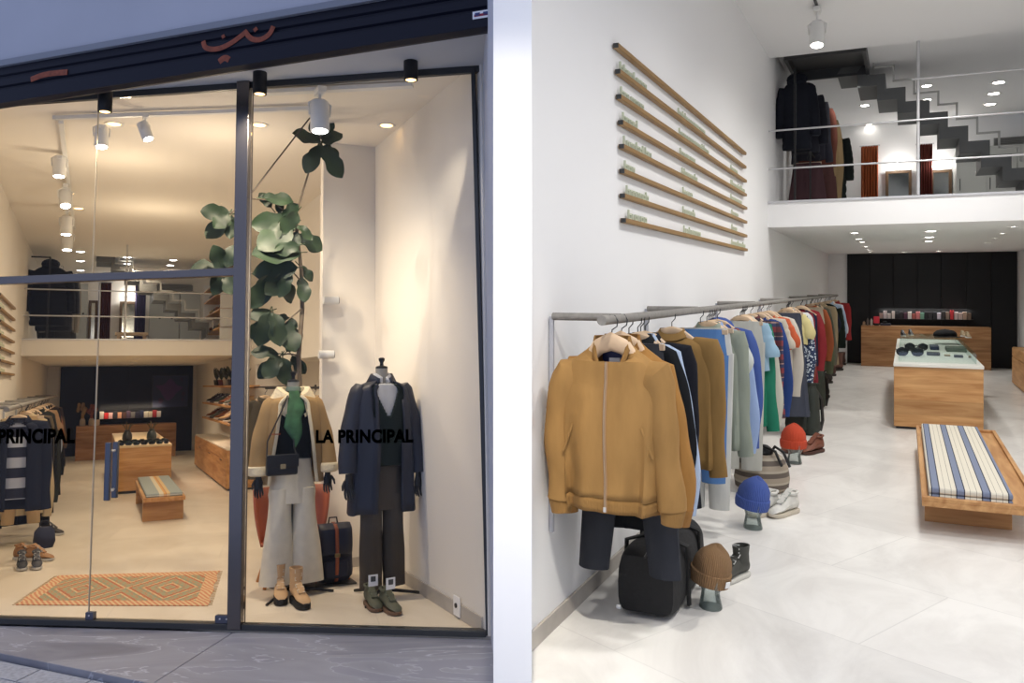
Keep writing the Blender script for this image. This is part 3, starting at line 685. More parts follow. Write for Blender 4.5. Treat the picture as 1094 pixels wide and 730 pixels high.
# charcoal trousers hanging behind the bombers
t = garment(FR, (BU-0.01, 3.80, BZ), 'pants', (52, 54, 62), 'charcoal grey trousers hanging below the tan bomber jackets', 'trousers', GR, 'charcoal_trousers', L=1.19, hw=0.16, tail=0.085)
prev = 'tan bomber jackets'; lastv = 3.86
for d_, cat_, nm_, kd_, cl_, px_, py_, sh_ in LST:
    hw_ = sh_+0.075 if kd_ in ('jacket', 'shirt', 'coat', 'knit', 'hoodie', 'puffer') else (sh_+0.06 if kd_ == 'tee' else sh_+0.01)
    v_ = max(lastv+0.05, vR(px_, hw_)); zb = zR(px_, py_, hw_); L_ = max(0.3, BZ-zb-0.115)
    if kd_ in ('pants', 'skirt'): L_ = BZ-zb-(0.0 if kd_ == 'pants' else 0.13)
    lab = '%s on the long rail, next behind the %s' % (d_, prev)
    if kd_ == 'puffer': puffer(FR, (BU, v_, BZ), cl_, lab, cat_, GR, nm_, L=L_, sh=sh_, hood=False)
    elif kd_ in ('knit', 'coat') and L_ > 0.85: garment(FR, (BU, v_, BZ), kd_, cl_, lab, cat_, GR, nm_, sh=sh_, L=L_, SL=0.62, rz=random.uniform(-.06, .06))
    else: garment(FR, (BU, v_, BZ), kd_, cl_, lab, cat_, GR, nm_, sh=sh_, L=L_, rz=random.uniform(-.06, .06), detail=px_ < 800, hw=sh_*0.98 if kd_ == 'pants' else None, tail=0.0 if kd_ in('pants',) else None)
    prev = d_.replace('bright ', ''); lastv = v_

# ================================================================== RIGHT VIEW: furniture and goods
# ---- low bench in front
yb = FR.at(988, 557, z=0).y
bl0 = FR.at(985, 531, z=0.245); zt = 0.245; vf = bl0.y; vb = FR.at(985, 455, z=zt).y
ul = bl0.x; ur = FR.at(1062, 458, z=zt).x
t = thing('display_bench', 'low oak bench with a striped cushion in front of the glass case table', 'bench', FR, ((ul+ur)/2, vf, 0))
wb = ur-ul; lb = vb-vf
m = MB(); m.bb((-wb/2, 0, zt-0.06), (wb/2, lb, zt-0.025)); m.build('top', OAKY, t, bevel=0.003)
for nm, lo, hi in (('rim', (-wb/2, 0, zt-0.025), (wb/2, 0.05, zt+0.0)), ('rim', (-wb/2, lb-0.05, zt-0.025), (wb/2, lb, zt)), ('rim', (-wb/2, 0.05, zt-0.025), (-wb/2+0.03, lb-0.05, zt)), ('rim', (wb/2-0.03, 0.05, zt-0.025), (wb/2, lb-0.05, zt))):
    MB().bb(lo, hi).build(nm, OAKY, t, bevel=0.003)
lw0 = FR.at(988, 557, z=0).x-(ul+ur)/2; lw1 = FR.at(1081, 566, z=0).x-(ul+ur)/2
for y0 in (yb-vf, lb-0.35): MB().bb((lw0, y0, 0), (lw1, y0+0.12, zt-0.06)).build('leg', OAK, t, bevel=0.003)
CUSH = stripes('bench_stripe', [((214, 208, 192), 1.5), ((120, 112, 100), .12), ((214, 208, 192), 1.2), ((44, 48, 62), .3), ((118, 128, 152), 1.7), ((44, 48, 62), .3), ((214, 208, 192), 1.2), ((120, 112, 100), .12)], 0, 4.0/0.58)
c0 = FR.at(992.6, 521, z=zt+0.06); c1 = FR.at(1082, 527, z=zt+0.06)
cu = thing('bench_cushion', 'cream cushion with blue and black stripes lying on the low oak bench', 'cushion', FR, ((c0.x+c1.x)/2, c0.y, zt-0.025))
cw = min(c1.x-c0.x, wb-0.10)
MB().bb((-cw/2, 0.02, 0), (cw/2, lb-0.25, 0.040)).build('lower_pad', CUSH, cu, bevel=0.012)
MB().bb((-cw/2, 0.02, 0.042), (cw/2, lb-0.25, 0.082)).build('upper_pad', CUSH, cu, bevel=0.012)
# ---- glass case table
tl = FR.at(955, 458, z=0); tz = 0.745
tr_ = FR.at(1050, 387, v=tl.y+0.1); tb = FR.at(963, 360, z=tz).y
t = thing('display_table', 'oak block table with a white top and a glass case on the right-hand floor', 'table', FR, (tl.x, tl.y, 0))
tw = tr_.x-tl.x; tlg = min(tb-tl.y, 5.2)
MB().bb((0.02, 0.05, 0), (tw-0.02, tlg-0.05, 0.04)).build('plinth', DSTEEL, t)
MB().bb((0, 0, 0.03), (tw, tlg, tz-0.035)).build('body', OAK, t, bevel=0.004)
MB().bb((-0.005, -0.01, tz-0.035), (tw+0.005, tlg, tz)).build('worktop', mat('white_laminate', (226, 224, 216), 0.4), t, bevel=0.003)
g = MB(); x0, x1, y0, y1 = 0.05, tw-0.05, 0.25, tlg-0.5; hz = 0.115
g.bb((x0, y0, tz+hz-0.006), (x1, y1, tz+hz)); g.bb((x0, y0, tz), (x1, y0+0.006, tz+hz-0.006)); g.bb((x0, y0+0.006, tz), (x0+0.006, y1, tz+hz-0.006)); g.bb((x1-0.006, y0+0.006, tz), (x1, y1, tz+hz-0.006)); g.bb((x0, y1-0.006, tz), (x1, y1, tz+hz-0.006))
g.build('glass_case', CASEG, t, smooth=False)
T0 = tl.copy()
def sunglasses(fr, loc, label, col=(24, 26, 30), s=1.0, rz=0, group=None, temple=0.12):
    g_ = thing('sunglasses', label, 'sunglasses', fr, loc, rz, group)
    LM = mat('dark_lens', (24, 30, 34), 0.15); FM = mat('frame_%02x%02x%02x' % col, col, 0.3)
    for sg in (-1, 1):
        rim = MB(); rim.tube([(sg*0.036*s+0.027*s*cos(a), 0, 0.022*s+0.020*s*sin(a)) for a in [2*pi*k/14 for k in range(15)]], 0.0035*s, 6, caps=False); rm = rim.build('rim', FM, g_)
        MB().lathe([(0.001, -0.001), (0.025*s, 0), (0.001, 0.001)], 14, T=Matrix.Translation((sg*0.036*s, 0, 0.022*s)) @ Matrix.Rotation(pi/2, 4, 'X')).build('lens', LM, rm)
        MB().tube([(sg*0.064*s, 0, 0.03*s), (sg*0.066*s, temple*s*0.7, 0.03*s), (sg*0.062*s, temple*s, 0.012*s)], 0.003*s, 6).build('temple', FM, g_)
    MB().tube([(-0.01*s, 0, 0.026*s), (0, 0, 0.031*s), (0.01*s, 0, 0.026*s)], 0.003*s, 6).build('bridge', FM, g_)
    return g_
def onT(px, py, dz=0): 
    p = FR.at(px, py, z=tz); return (p.x, min(max(p.y, T0.y+y0+0.1), T0.y+y1-0.1), tz+dz)
sunglasses(FR, onT(972, 380.5), 'round black sunglasses at the left end of the glass case', s=2.4, group='goods in the right-hand glass case')
sunglasses(FR, onT(979, 374.5), 'second pair of round black sunglasses in the glass case, behind the front pair', s=2.2, group='goods in the right-hand glass case')
def small_case(px, py, w, d, h, col, name, label, cat, rz=0.0, parts=True):
    p = onT(px, py); c = thing(name, label, cat, FR, p, rz, 'goods in the right-hand glass case'); mm = mat('g_%02x%02x%02x' % col, col, 0.5)
    MB().bb((-w/2, -d/2, 0), (w/2, d/2, h*0.7)).build('case_body', mm, c, bevel=0.008)
    MB().bb((-w/2, -d/2, h*0.7), (w/2, d/2, h)).build('flap', mm, c, bevel=0.006); return c
small_case(997, 379.5, 0.15, 0.25, 0.035, (36, 38, 42), 'glasses_case', 'flat black glasses case near the front of the glass case', 'glasses case')
small_case(998, 373, 0.11, 0.5, 0.05, (28, 40, 74), 'folded_scarf', 'folded navy scarf in the middle of the glass case', 'scarf')
small_case(1021, 375, 0.24, 0.5, 0.05, (84, 94, 84), 'leather_wallet', 'grey green leather pouch on the right of the glass case', 'wallet')
small_case(1012, 380.5, 0.07, 0.12, 0.02, (176, 156, 120), 'card_holder', 'small tan card holder near the front of the glass case', 'card holder')
small_case(1024, 382, 0.1, 0.12, 0.03, (50, 52, 56), 'key_case', 'small dark grey key case at the front right of the glass case', 'key case')
small_case(1036, 382.5, 0.03, 0.08, 0.03, (170, 150, 110), 'brass_ring', 'tiny brass coloured box at the right end of the glass case', 'box')
def cap_item(fr, loc, label, col, s=1.0, rz=0.0, group=None, name='baseball_cap'):
    c = thing(name, label, 'cap', fr, loc, rz, group); mm = gcol(col)
    m = MB(); n = 20; m.lathe([(0.10*s, 0), (0.102*s, 0.03*s), (0.095*s, 0.07*s), (0.07*s, 0.11*s), (0.03*s, 0.13*s), (0.002, 0.134*s)], n, sx=0.95, cap=False); m.build('crown', mm, c)
    m = MB(); vs = []; k = 9
    for j in range(2):
        for i in range(k):
            a = pi+pi*(i/(k-1)); r = 0.098*s+(0.075*s*sin(pi*i/(k-1))**0.7 if j else 0)
            vs.append((0.95*r*cos(a), r*sin(a), 0.008*s-(0.012*s if j else 0)+0.012*s*abs(cos(a))*-1))
    m.add(vs, [(i, i+1, k+i+1, k+i) for i in range(k-1)]); m.build('brim', mm, c, solid=0.004*s)
    MB().ell((0, 0, 0.135*s), (0.009*s, 0.009*s, 0.006*s), 8).build('top_button', mm, c)
    return c
GT = 'goods standing on the right-hand glass case'
p = onT(1005, 366); cap_item(FR, (p[0]+0.05, p[1]-0.3, tz+hz), 'black cap lying on the far end of the glass case', (26, 27, 30), 1.15, 0.4).matrix_world @= Matrix.Diagonal((1.5, 1.5, 0.7, 1))
def shoe(fr, loc, label, cat, name, col, sole=(230, 228, 220), rz=0.0, s=1.0, high=0.0, lace=(200, 200, 196), group=None, card=False, chunky=0.0, sc_=None):
    """a lace-up shoe, toe at -y, heel at +y, standing on its sole; base at the middle"""
    t_ = thing(name, label, cat, fr, loc, rz, group, scale=(s, s, s)); mm = col if not isinstance(col, tuple) else mat('shoe_%02x%02x%02x' % col, col, 0.6, var=0.08, vscale=20)
    sm = mat('sole_%02x%02x%02x' % sole, sole, 0.7)
    def foot(z, g=0.0):
        P = [(-0.133, 0.004), (-0.126, 0.020), (-0.10, 0.035), (-0.055, 0.041), (0, 0.036), (0.05, 0.030), (0.10, 0.030), (0.128, 0.022), (0.134, 0.004)]
        R_ = [(w+g, y*(1+g*4), z+0.02*max(0, (-y-0.09)/0.045)*(z < 0.02)*0.5) for y, w in P]; Lf = [(-(w+g), y*(1+g*4), z+0.02*max(0, (-y-0.09)/0.045)*(z < 0.02)*0.5) for y, w in P][::-1]
        return R_+Lf
    h0 = 0.028+chunky
    MB().loft([foot(0), foot(0.006, 0.004), foot(h0*0.6, 0.005), foot(h0, 0.002)]).build('sole', sm, t_)
    m = MB(); rings = []; n = 16
    ys = [(-0.131, 0.018, 0.030), (-0.115, 0.034, 0.052), (-0.085, 0.042, 0.064), (-0.05, 0.045, 0.075), (-0.015, 0.041, 0.098), (0.02, 0.036, 0.118), (0.05, 0.034, 0.128), (0.085, 0.034, 0.132), (0.115, 0.030, 0.130), (0.132, 0.020, 0.100)]
    for y, w, h in ys:
        hh = h+chunky*0.6
        rings.append([(w*cos(2*pi*i/n)*(1.0 if sin(2*pi*i/n) < 0.3 else 0.86), y, max(h0*0.7, h0+(hh-h0)*(0.5+0.5*sin(2*pi*i/n)))) for i in range(n)])
    m.loft(rings); up = m.build('upper', mm, t_)
    if high:
        m = MB(); m.lathe([(0.040, 0.09), (0.038, 0.12+high*0.3), (0.042, 0.13+high), (0.036, 0.13+high), (0.032, 0.12+high*0.3)], 16, c=(0, 0.075, 0), sy=1.35, cap=False); m.build('ankle_shaft', mm, t_)
    else:
        m = MB(); m.tube([(0.03*cos(a), 0.082+0.044*sin(a), 0.128+0.008*(sin(a) > 0)) for a in [2*pi*k/14 for k in range(15)]], 0.009, 6, caps=False); m.build('collar_padding', mm, t_)
    m = MB(); m.loft([[(x, -0.05+0.085*q, 0.078+0.055*q+dz+chunky*0.5) for x, dz in ((-0.02, 0), (-0.02, 0.008), (0.02, 0.008), (0.02, 0))] for q in (0, .5, 1, 1.35)]); m.build('tongue', mm, t_)
    lm = mat('lace_%02x%02x%02x' % lace, lace, 0.8)
    pts = []
    for k in range(5):
        q = k/4; y = -0.045+0.08*q; z = 0.090+0.052*q+chunky*0.5; sg = 1 if k % 2 else -1
        pts += [(-sg*0.024, y, z-0.003), (sg*0.024, y+0.006, z-0.003)]
    m = MB(); m.tube(pts, 0.0035, 6); m.build('laces', lm, t_)
    if high:
        m = MB(); pts = []
        for k in range(4): 
            sg = 1 if k % 2 else -1; pts += [(-sg*0.022, 0.03, 0.15+high*k/4.2), (sg*0.022, 0.03, 0.157+high*k/4.2)]
        m.tube(pts, 0.0035, 6); m.build('shaft_laces', lm, t_)
    if card:
        cd = MB().box((0, -0.005, 0.185), (0.062, 0.003, 0.075)).build('price_card', CARD, t_, label=None) if False else MB().box((0, -0.012, 0.185), (0.066, 0.003, 0.075)).build('price_card', CARD, t_)
        MB().box((0, -0.0145, 0.195), (0.034, 0.002, 0.034)).build('printed_mark', mat('print_grey', (80, 82, 84), 0.8), cd)
    return t_
for k, (px, py) in enumerate(((958+7, 365.5), (973, 364.5), (1027, 366), (1032, 367.5))):
    p = onT(px, py); shoe(FR, (p[0], p[1]-0.5, tz+hz), ['small dark shoe at the far left end of the glass case', 'small dark shoe beside the first one on the glass case', 'tan and white shoe at the far right of the glass case', 'second tan shoe at the far right of the glass case'][k], 'shoe', 'leather_shoe', (40, 38, 40) if k < 2 else (170, 146, 110), s=0.62, rz=0.3, group=GT)
# ---- till counter at the back
cA = FR.at(920, 391, z=0); cB = FR.at(1059, 396, z=0); ctz = FR.at(920, 348, v=cA.y).z
t = thing('till_counter', 'long oak till counter standing before the black panelled wall on the right', 'counter', FR, (cA.x, cA.y, 0))
cwid = FR.at(1059, 370, v=cA.y).x-cA.x
MB().bb((0, 0, 0), (cwid, 0.03, ctz)).build('front_panel', OAKD, t, bevel=0.003)
MB().bb((0, 0.03, ctz-0.03), (cwid, 0.45, ctz)).build('worktop', OAKD, t, bevel=0.003)
for x in (0, cwid-0.03): MB().bb((x, 0.03, 0), (x+0.03, 0.45, ctz-0.03)).build('side_panel', OAKD, t)
# items on the counter
def cpt(px): return FR.at(px, 345, v=cA.y+0.12)
GC = 'small things on the right-hand till counter'
for k, (px, w, h, col) in enumerate(((923, .05, .10, (150, 120, 96)), (927, .045, .16, (96, 84, 78)), (931, .05, .16, (170, 160, 150)))):
    p = cpt(px); b_ = thing('bottle', ['brown bottle at the left end of the till counter', 'dark bottle second from the left end of the till counter', 'grey bottle third from the left end of the till counter'][k], 'bottle', FR, (p.x, p.y, ctz), group=GC)
    MB().lathe([(w/2, 0), (w/2, h*0.7), (w*0.22, h*0.82), (w*0.22, h*0.9)], 12).build('bottle_body', mat('b%d' % k, col, 0.3), b_)
    MB().lathe([(w*0.26, h*0.9), (w*0.26, h)], 12).build('stopper', BLACK, b_)
p = cpt(936.5); b_ = thing('red_gift_box', 'red gift box standing on the left end of the till counter', 'box', FR, (p.x, p.y, ctz), group=GC)
MB().bb((-.055, -.03, 0.05), (.055, .03, .19)).build('box_body', mat('gift_red', (196, 42, 58), 0.5), b_, bevel=0.003); MB().bb((-.045, -.04, 0), (.045, .04, .05)).build('box_stand', BLACK, b_)
p = cpt(946); b_ = thing('card_terminal', 'low navy tray with a dark till device on the till counter', 'till', FR, (p.x, p.y+0.1, ctz), group=GC)
MB().bb((-.10, -.08, 0), (.10, .08, .045)).build('tray', mat('navy_tray', (34, 38, 58), .5), b_, bevel=0.005); MB().bb((-.05, -.03, .045), (.02, .03, .09)).build('device', BLACK, b_, bevel=0.006)
# ---- lit shelf with boxes on the black wall
sz = FR.at(990, 341, v=VB-0.12).z; sx0 = FR.at(937, 340, v=VB-0.12).x; sx1 = FR.at(1040, 340, v=VB-0.12).x
t = thing('wall_shelf', 'long black shelf of small boxes on the black wall behind the till on the right', 'shelf', FR, (sx0, VB-0.04, sz))
MB().bb((0, -0.2, -0.03), (sx1-sx0, 0, 0)).build('shelf_board', BLACKP, t, bevel=0.002)
MB().bb((0, -0.03, 0.19), (sx1-sx0, 0, 0.215)).build('upper_lip', BLACKP, t, bevel=0.002)
cols = [(180, 150, 140), (226, 214, 214), (214, 204, 200), (226, 214, 208), (34, 34, 40), (40, 34, 40), (88, 52, 74), (230, 226, 222), (180, 96, 88), (216, 130, 132), (120, 170, 150), (40, 42, 48), (46, 44, 50), (42, 44, 52), (210, 204, 220), (60, 58, 60), (150, 132, 120), (214, 60, 66), (206, 190, 190), (214, 196, 190), (196, 170, 150), (120, 100, 84)]
cn = ['brown', 'pink white', 'grey white', 'cream', 'charcoal', 'black', 'plum', 'white', 'dusty red', 'rose', 'mint', 'slate', 'dark', 'midnight', 'lilac', 'graphite', 'taupe', 'bright red', 'pale rose', 'blush', 'tan', 'umber']
random.seed(4); x = 0.04; prevn = 'shelf end'
GB = 'boxed goods on the black wall shelf'
pitch = (sx1-sx0-0.08)/len(cols)
for k, (c_, n_) in enumerate(zip(cols, cn)):
    w = pitch*random.uniform(0.75, 0.95); h = random.choice((0.11, 0.13, 0.15, 0.16)) if n_ != 'bright red' else 0.185
    b_ = thing('boxed_item', '%s box on the black shelf behind the right-hand till' % n_, 'box', FR, (sx0+x+pitch/2, VB-0.14, sz), 0, GB)
    cm = mat('box_'+n_.replace(' ', '_'), c_, 0.5)
    MB().bb((-w/2, -0.04, 0), (w/2, 0.04, h*0.78)).build('carton', cm, b_, bevel=0.002); MB().bb((-w/2-0.002, -0.042, h*0.78), (w/2+0.002, 0.042, h)).build('lid', cm, b_, bevel=0.002)
    x += pitch; prevn = n_
lamp('shelf_strip_light', FR, ((sx0+sx1)/2, VB-0.16, sz+0.21), ((sx0+sx1)/2, VB-0.13, sz), 5, NEU, kind='AREA', size=sx1-sx0-0.1, size_y=0.02)
# ---- cabinet glimpsed on the right edge
cc = FR.at(1090, 412, z=0)
t = thing('wall_cabinet', 'oak wall cabinet cut off by the right edge of the picture', 'cabinet', FR, (UR-0.42, 12.9, 0))
cx0 = FR.at(1089, 400, v=12.9).x-(UR-0.42); ch_ = FR.at(1090, 366, u=UR-0.42).z
MB().bb((0.0, 0, 0.02), (0.41, 3.4, 0.62)).build('carcass', OAKY, t, bevel=0.004)
MB().bb((0.02, 0.02, 0), (0.41, 3.38, 0.02)).build('plinth', DSTEEL, t)
MB().bb((-0.012, 0.01, 0.03), (0, 1.68, 0.46)).build('door', OAKY, t, bevel=0.002); MB().bb((-0.012, 1.70, 0.03), (0, 3.39, 0.46)).build('door', OAKY, t, bevel=0.002)
MB().bb((-0.012, 0.01, 0.475), (0, 3.39, 0.61)).build('drawer', OAKY, t, bevel=0.002)
# ---- wall slats with standing letters
def slats(fr, wall_u, L_px, R_px, word_px, where, sgn=1):
    pv = None
    for k, ((ax, ay), (bx, by)) in enumerate(zip(L_px, R_px)):
        p = fr.at(ax, ay, u=wall_u+0.03*sgn); q = fr.at(bx, by, u=wall_u+0.03*sgn); z = (p.z+q.z)/2
        order = ['topmost', 'second from the top', 'third from the top', 'fourth from the top', 'fifth from the top', 'sixth from the top', 'seventh from the top', 'lowest'][k]
        t = thing('wall_slat', '%s long oak slat fixed to the white wall %s' % (order, where), 'wall slat', fr, (wall_u, p.y, z), group='oak slats on the wall '+where)
        MB().bb((0.006, 0, -0.014), (0.040, q.y-p.y, 0.014)).build('slat', BRASSW, t, bevel=0.003)
        MB().bb((0.010, -0.004, -0.013), (0.040, 0.0, 0.013)).build('end_cap', DSTEEL, t)
        for wx0, wx1 in word_px(k):
            a = fr.at(wx0, ay, u=wall_u+0.03).y-p.y; b = fr.at(wx1, ay, u=wall_u+0.03).y-p.y
            m = MB(); y = a; j = 0; random.seed(k*7+int(wx0))
            while y < b:
                h = 0.055 if (j == 0 or random.random() < 0.2) else 0.036
                wl = random.choice((0.022, 0.03, 0.034)) *(1.6)
                m.bb((0.014, y, 0.016), (0.026, y+0.009, 0.016+h))
                if wl > 0.04: m.bb((0.014, y+wl-0.009, 0.016), (0.026, y+wl, 0.016+0.036)); m.bb((0.014, y+0.009, 0.043), (0.026, y+wl-0.009, 0.052)) 
                if wl > 0.05: m.bb((0.014, y+0.009, 0.016), (0.026, y+wl-0.009, 0.024))
                y += wl+0.018; j += 1
            o_ = m.build('lettering', mat('pale_letters', (198, 204, 180), 0.5), t); o_['kind'] = 'stuff'
SL_L = [(659, 49), (661, 76), (662, 103), (664, 130), (665, 156), (665.5, 182), (666, 208), (667, 234)]
SL_R = [(796.5, 164), (796.5, 179), (797, 194), (797, 209), (797.5, 223), (797.5, 238), (797.5, 253), (798, 268)]
words_ = [[], [(664, 692), (726, 754)], [(665, 687), (727, 757), (782, 789)], [(667, 682), (728, 744), (782, 796)], [(668, 697), (730, 747), (782, 793)], [(669, 680), (731, 741), (783, 789)], [(671, 692), (731, 743), (783, 788)], [(673, 692), (732, 749), (783, 796)]]
slats(FR, UL, SL_L, SL_R, lambda k: words_[k], 'above the long clothes rail')

# ---- things on the floor under the rail
t = thing('duffel_bag', 'black canvas duffel bag on the floor below the tan bomber jackets', 'bag', FR, (FR.at(690, 662, z=0).x-0.01, FR.at(690, 662, z=0).y+0.36, 0), 0.02)
BAGM = mat('black_canvas', (22, 22, 24), 0.8, var=0.1, vscale=20, bump=0.3, bscale=40)
m = MB(); rings = []; n = 28
for q in [k/14 for k in range(15)]:
    y = -0.36+0.74*q; e = 1-abs(2*q-1)**6*0.12
    rings.append([(0.155*e*(abs(cos(a))**0.45)*(1 if cos(a) > 0 else -1)*(1-0.10*(sin(a) > 0)*sin(a)), y, 0.165+0.163*e*(abs(sin(a))**0.5)*(1 if sin(a) > 0 else -1)+0.008*sin(9*q+3*a)) for a in [2*pi*i/n for i in range(n)]])
m.loft(rings); m.build('bag_body', BAGM, t)
for y in (-0.14, 0.16): MB().tube([(-0.165, y, 0.02), (-0.155, y, 0.31), (-0.05, y, 0.345), (0.05, y, 0.345), (0.155, y, 0.31), (0.165, y, 0.02)], 0.012, 6, flat=2.0).build('strap', mat('black_webbing', (14, 14, 15), 0.7), t)
MB().tube([(0.10, -0.14, 0.335), (0.08, -0.1, 0.40), (0.02, 0.0, 0.425), (0.05, 0.11, 0.41), (0.09, 0.16, 0.335)], 0.014, 8).build('handle', BAGM, t)
MB().box((-0.13, -0.37, 0.045), (0.022, 0.004, 0.02)).build('white_tag', CARD, t)
MB().tube([(0.0, -0.368, 0.30), (0, -0.2, 0.335), (0, 0.2, 0.335), (0, 0.385, 0.30)], 0.006, 6).build('zip', mat('zip_black', (40, 40, 42), 0.4), t)

def glass_head(fr, loc, rz, label, s=1.0):
    t_ = thing('glass_head', label, 'display head', fr, loc, rz, 'glass display heads under the rail', scale=(s,)*3)
    m = MB(); n = 28
    prof = [(0.070, 0.0, 0.0), (0.069, 0.012, 0), (0.060, 0.05, 0.004), (0.055, 0.085, 0.0), (0.062, 0.105, -0.012), (0.075, 0.13, -0.015), (0.082, 0.165, -0.008), (0.085, 0.20, 0.0), (0.084, 0.235, 0.004), (0.072, 0.268, 0.006), (0.045, 0.290, 0.006), (0.01, 0.298, 0.006)]
    rings = []
    for r, z, oy in prof:
        rg = []
        for i in range(n):
            a = 2*pi*i/n; f = 1.0
            fr_ = max(0, cos(a+pi/2))**6          # -y face
            ex = 0
            if 0.14 < z < 0.19: ex = 0.016*max(0, cos(a+pi/2))**40      # nose
            if 0.10 < z < 0.14: ex = 0.008*fr_     # lips and chin
            if 0.19 < z < 0.215: ex = -0.006*max(0, cos(a+pi/2-0.45))**20-0.006*max(0, cos(a+pi/2+0.45))**20
            rr = r+ex
            rg.append((rr*0.86*cos(a), oy+rr*1.12*sin(a), z))
        rings.append(rg)
    m.loft(rings); m.build('glass_bust', GLASSG, t_); 
    m = MB(); 
    for sg in (-1, 1): pass
    m.ell((0.074, 0.012, 0.175), (0.008, 0.016, 0.028), 10); m.build('ear', GLASSG, t_)
    m = MB(); m.ell((-0.074, 0.012, 0.175), (0.008, 0.016, 0.028), 10); m.build('ear', GLASSG, t_)
    return t_
def beanie(fr, loc, rz, label, col, s=1.0, lean=(0, 0), patch=None, slouch=0.0):
    T = Matrix.Rotation(lean[0], 4, 'X') @ Matrix.Rotation(lean[1], 4, 'Y')
    t_ = thing('beanie', label, 'beanie', fr, loc, rz, 'knitted beanies on glass heads', scale=(s,)*3, tilt=T)
    k = 'knit_%02x%02x%02x' % col; m1, N, L, b = nmat(k)
    mu_ = sum(col)/3; b.inputs['Base Color'].default_value = lin([0.94*(x*0.85+mu_*0.15) for x in col]); b.inputs['Roughness'].default_value = 0.95
    tc = N.new('ShaderNodeTexCoord'); sp = N.new('ShaderNodeSeparateXYZ'); L.new(tc.outputs['Object'], sp.inputs[0])
    at_ = N.new('ShaderNodeMath'); at_.operation = 'ARCTAN2'; L.new(sp.outputs[0], at_.inputs[0]); L.new(sp.outputs[1], at_.inputs[1])
    mu = N.new('ShaderNodeMath'); mu.operation = 'MULTIPLY'; mu.inputs[1].default_value = 60; L.new(at_.outputs[0], mu.inputs[0])
    si = N.new('ShaderNodeMath'); si.operation = 'SINE'; L.new(mu.outputs[0], si.inputs[0])
    bp = N.new('ShaderNodeBump'); bp.inputs['Strength'].default_value = 0.6; bp.inputs['Distance'].default_value = 0.004; L.new(si.outputs[0], bp.inputs['Height']); L.new(bp.outputs[0], b.inputs['Normal'])
    m = MB(); n = 40
    prof = [(0.098, 0.0), (0.105, 0.05), (0.106, 0.09), (0.098, 0.13), (0.078, 0.165), (0.05, 0.188), (0.02, 0.198), (0.003, 0.199)]
    m.loft([[((r*(1+0.035*sin(3*a+z*18)*(z > 0.05)))*0.98*cos(a)+slouch*(z/0.2)**2, (r*(1+0.02*sin(5*a)*(z > 0.08)))*1.1*sin(a), z+0.01*sin(2*a)*(z > 0.1)) for a in [2*pi*i/n for i in range(n)]] for r, z in prof]); m.build('crown', m1, t_)
    m = MB(); m.loft([[(r*0.98*cos(a), r*1.1*sin(a), z) for a in [2*pi*i/n for i in range(n)]] for r, z in ((0.100, -0.006), (0.109, -0.004), (0.115, 0.03), (0.113, 0.062), (0.105, 0.067))], 0, False, False); m.build('turned_up_cuff', m1, t_)
    if patch:
        m = MB(); a = patch; m.box((0, 0, 0), (0.034, 0.003, 0.034), T=Matrix.Translation((0.119*0.98*cos(a), 0.119*1.1*sin(a), 0.03)) @ Matrix.Rotation(a+pi/2, 4, 'Z')); m.build('woven_patch', CARD, t_)
    return t_
def head_set(px, py, col, cname, s, place_, lean, patch=None):
    p = FR.at(px, py, z=0)
    glass_head(FR, (p.x, p.y+0.05, 0), 0.5, 'clear glass display head under the %s beanie %s' % (cname, place_), s)
    beanie(FR, (p.x-0.010*s, p.y+0.06, 0.140*s), 0.5, '%s knitted beanie with a turned-up cuff %s' % (cname, place_), col, s, lean, patch)
head_set(757, 652, (146, 108, 68), 'camel brown', 0.92, 'beside the black duffel bag', (0.10, 0.16), -1.0)
head_set(803, 566, (64, 92, 180), 'cobalt blue', 1.0, 'in front of the white trainers', (0.08, 0.14))
head_set(848, 496, (226, 70, 34), 'bright orange', 1.05, 'beyond the striped basket bag', (0.0, 0.0))
p = FR.at(775, 622, z=0); 
sunglasses(FR, (p.x-0.03, p.y+0.02, 0.15), 'dark sunglasses on the glass head with the camel brown beanie', s=0.9, rz=0.5) if False else None
shoe(FR, (FR.at(776, 632, z=0).x, FR.at(776, 632, z=0).y+0.18, 0), 'dark olive trainer behind the camel brown beanie', 'shoe', 'olive_trainer', (58, 58, 52), (200, 198, 190), rz=-0.45, s=1.0, high=0.05)
p = FR.at(809, 556, z=0)
for k, dx in enumerate((0.0, 0.13)):
    shoe(FR, (p.x+0.02+dx, p.y+0.16+0.05*k, 0), ['white trainer right behind the cobalt blue beanie', 'outer white trainer behind the cobalt blue beanie'][k], 'shoe', 'white_trainer', (206, 204, 196), (196, 186, 168), rz=-0.5, s=1.12, lace=(150, 160, 150), group='white trainers behind the blue beanie')
p = FR.at(850, 490, z=0)
for k, dx in enumerate((-0.06, 0.12)):
    shoe(FR, (p.x+dx, p.y+0.32, 0), ['brown suede shoe left of the orange beanie', 'brown suede shoe right behind the orange beanie'][k], 'shoe', 'brown_shoe', (112, 62, 42), (70, 40, 30), rz=-0.5, s=1.2, lace=(90, 40, 30), group='brown shoes behind the orange beanie')
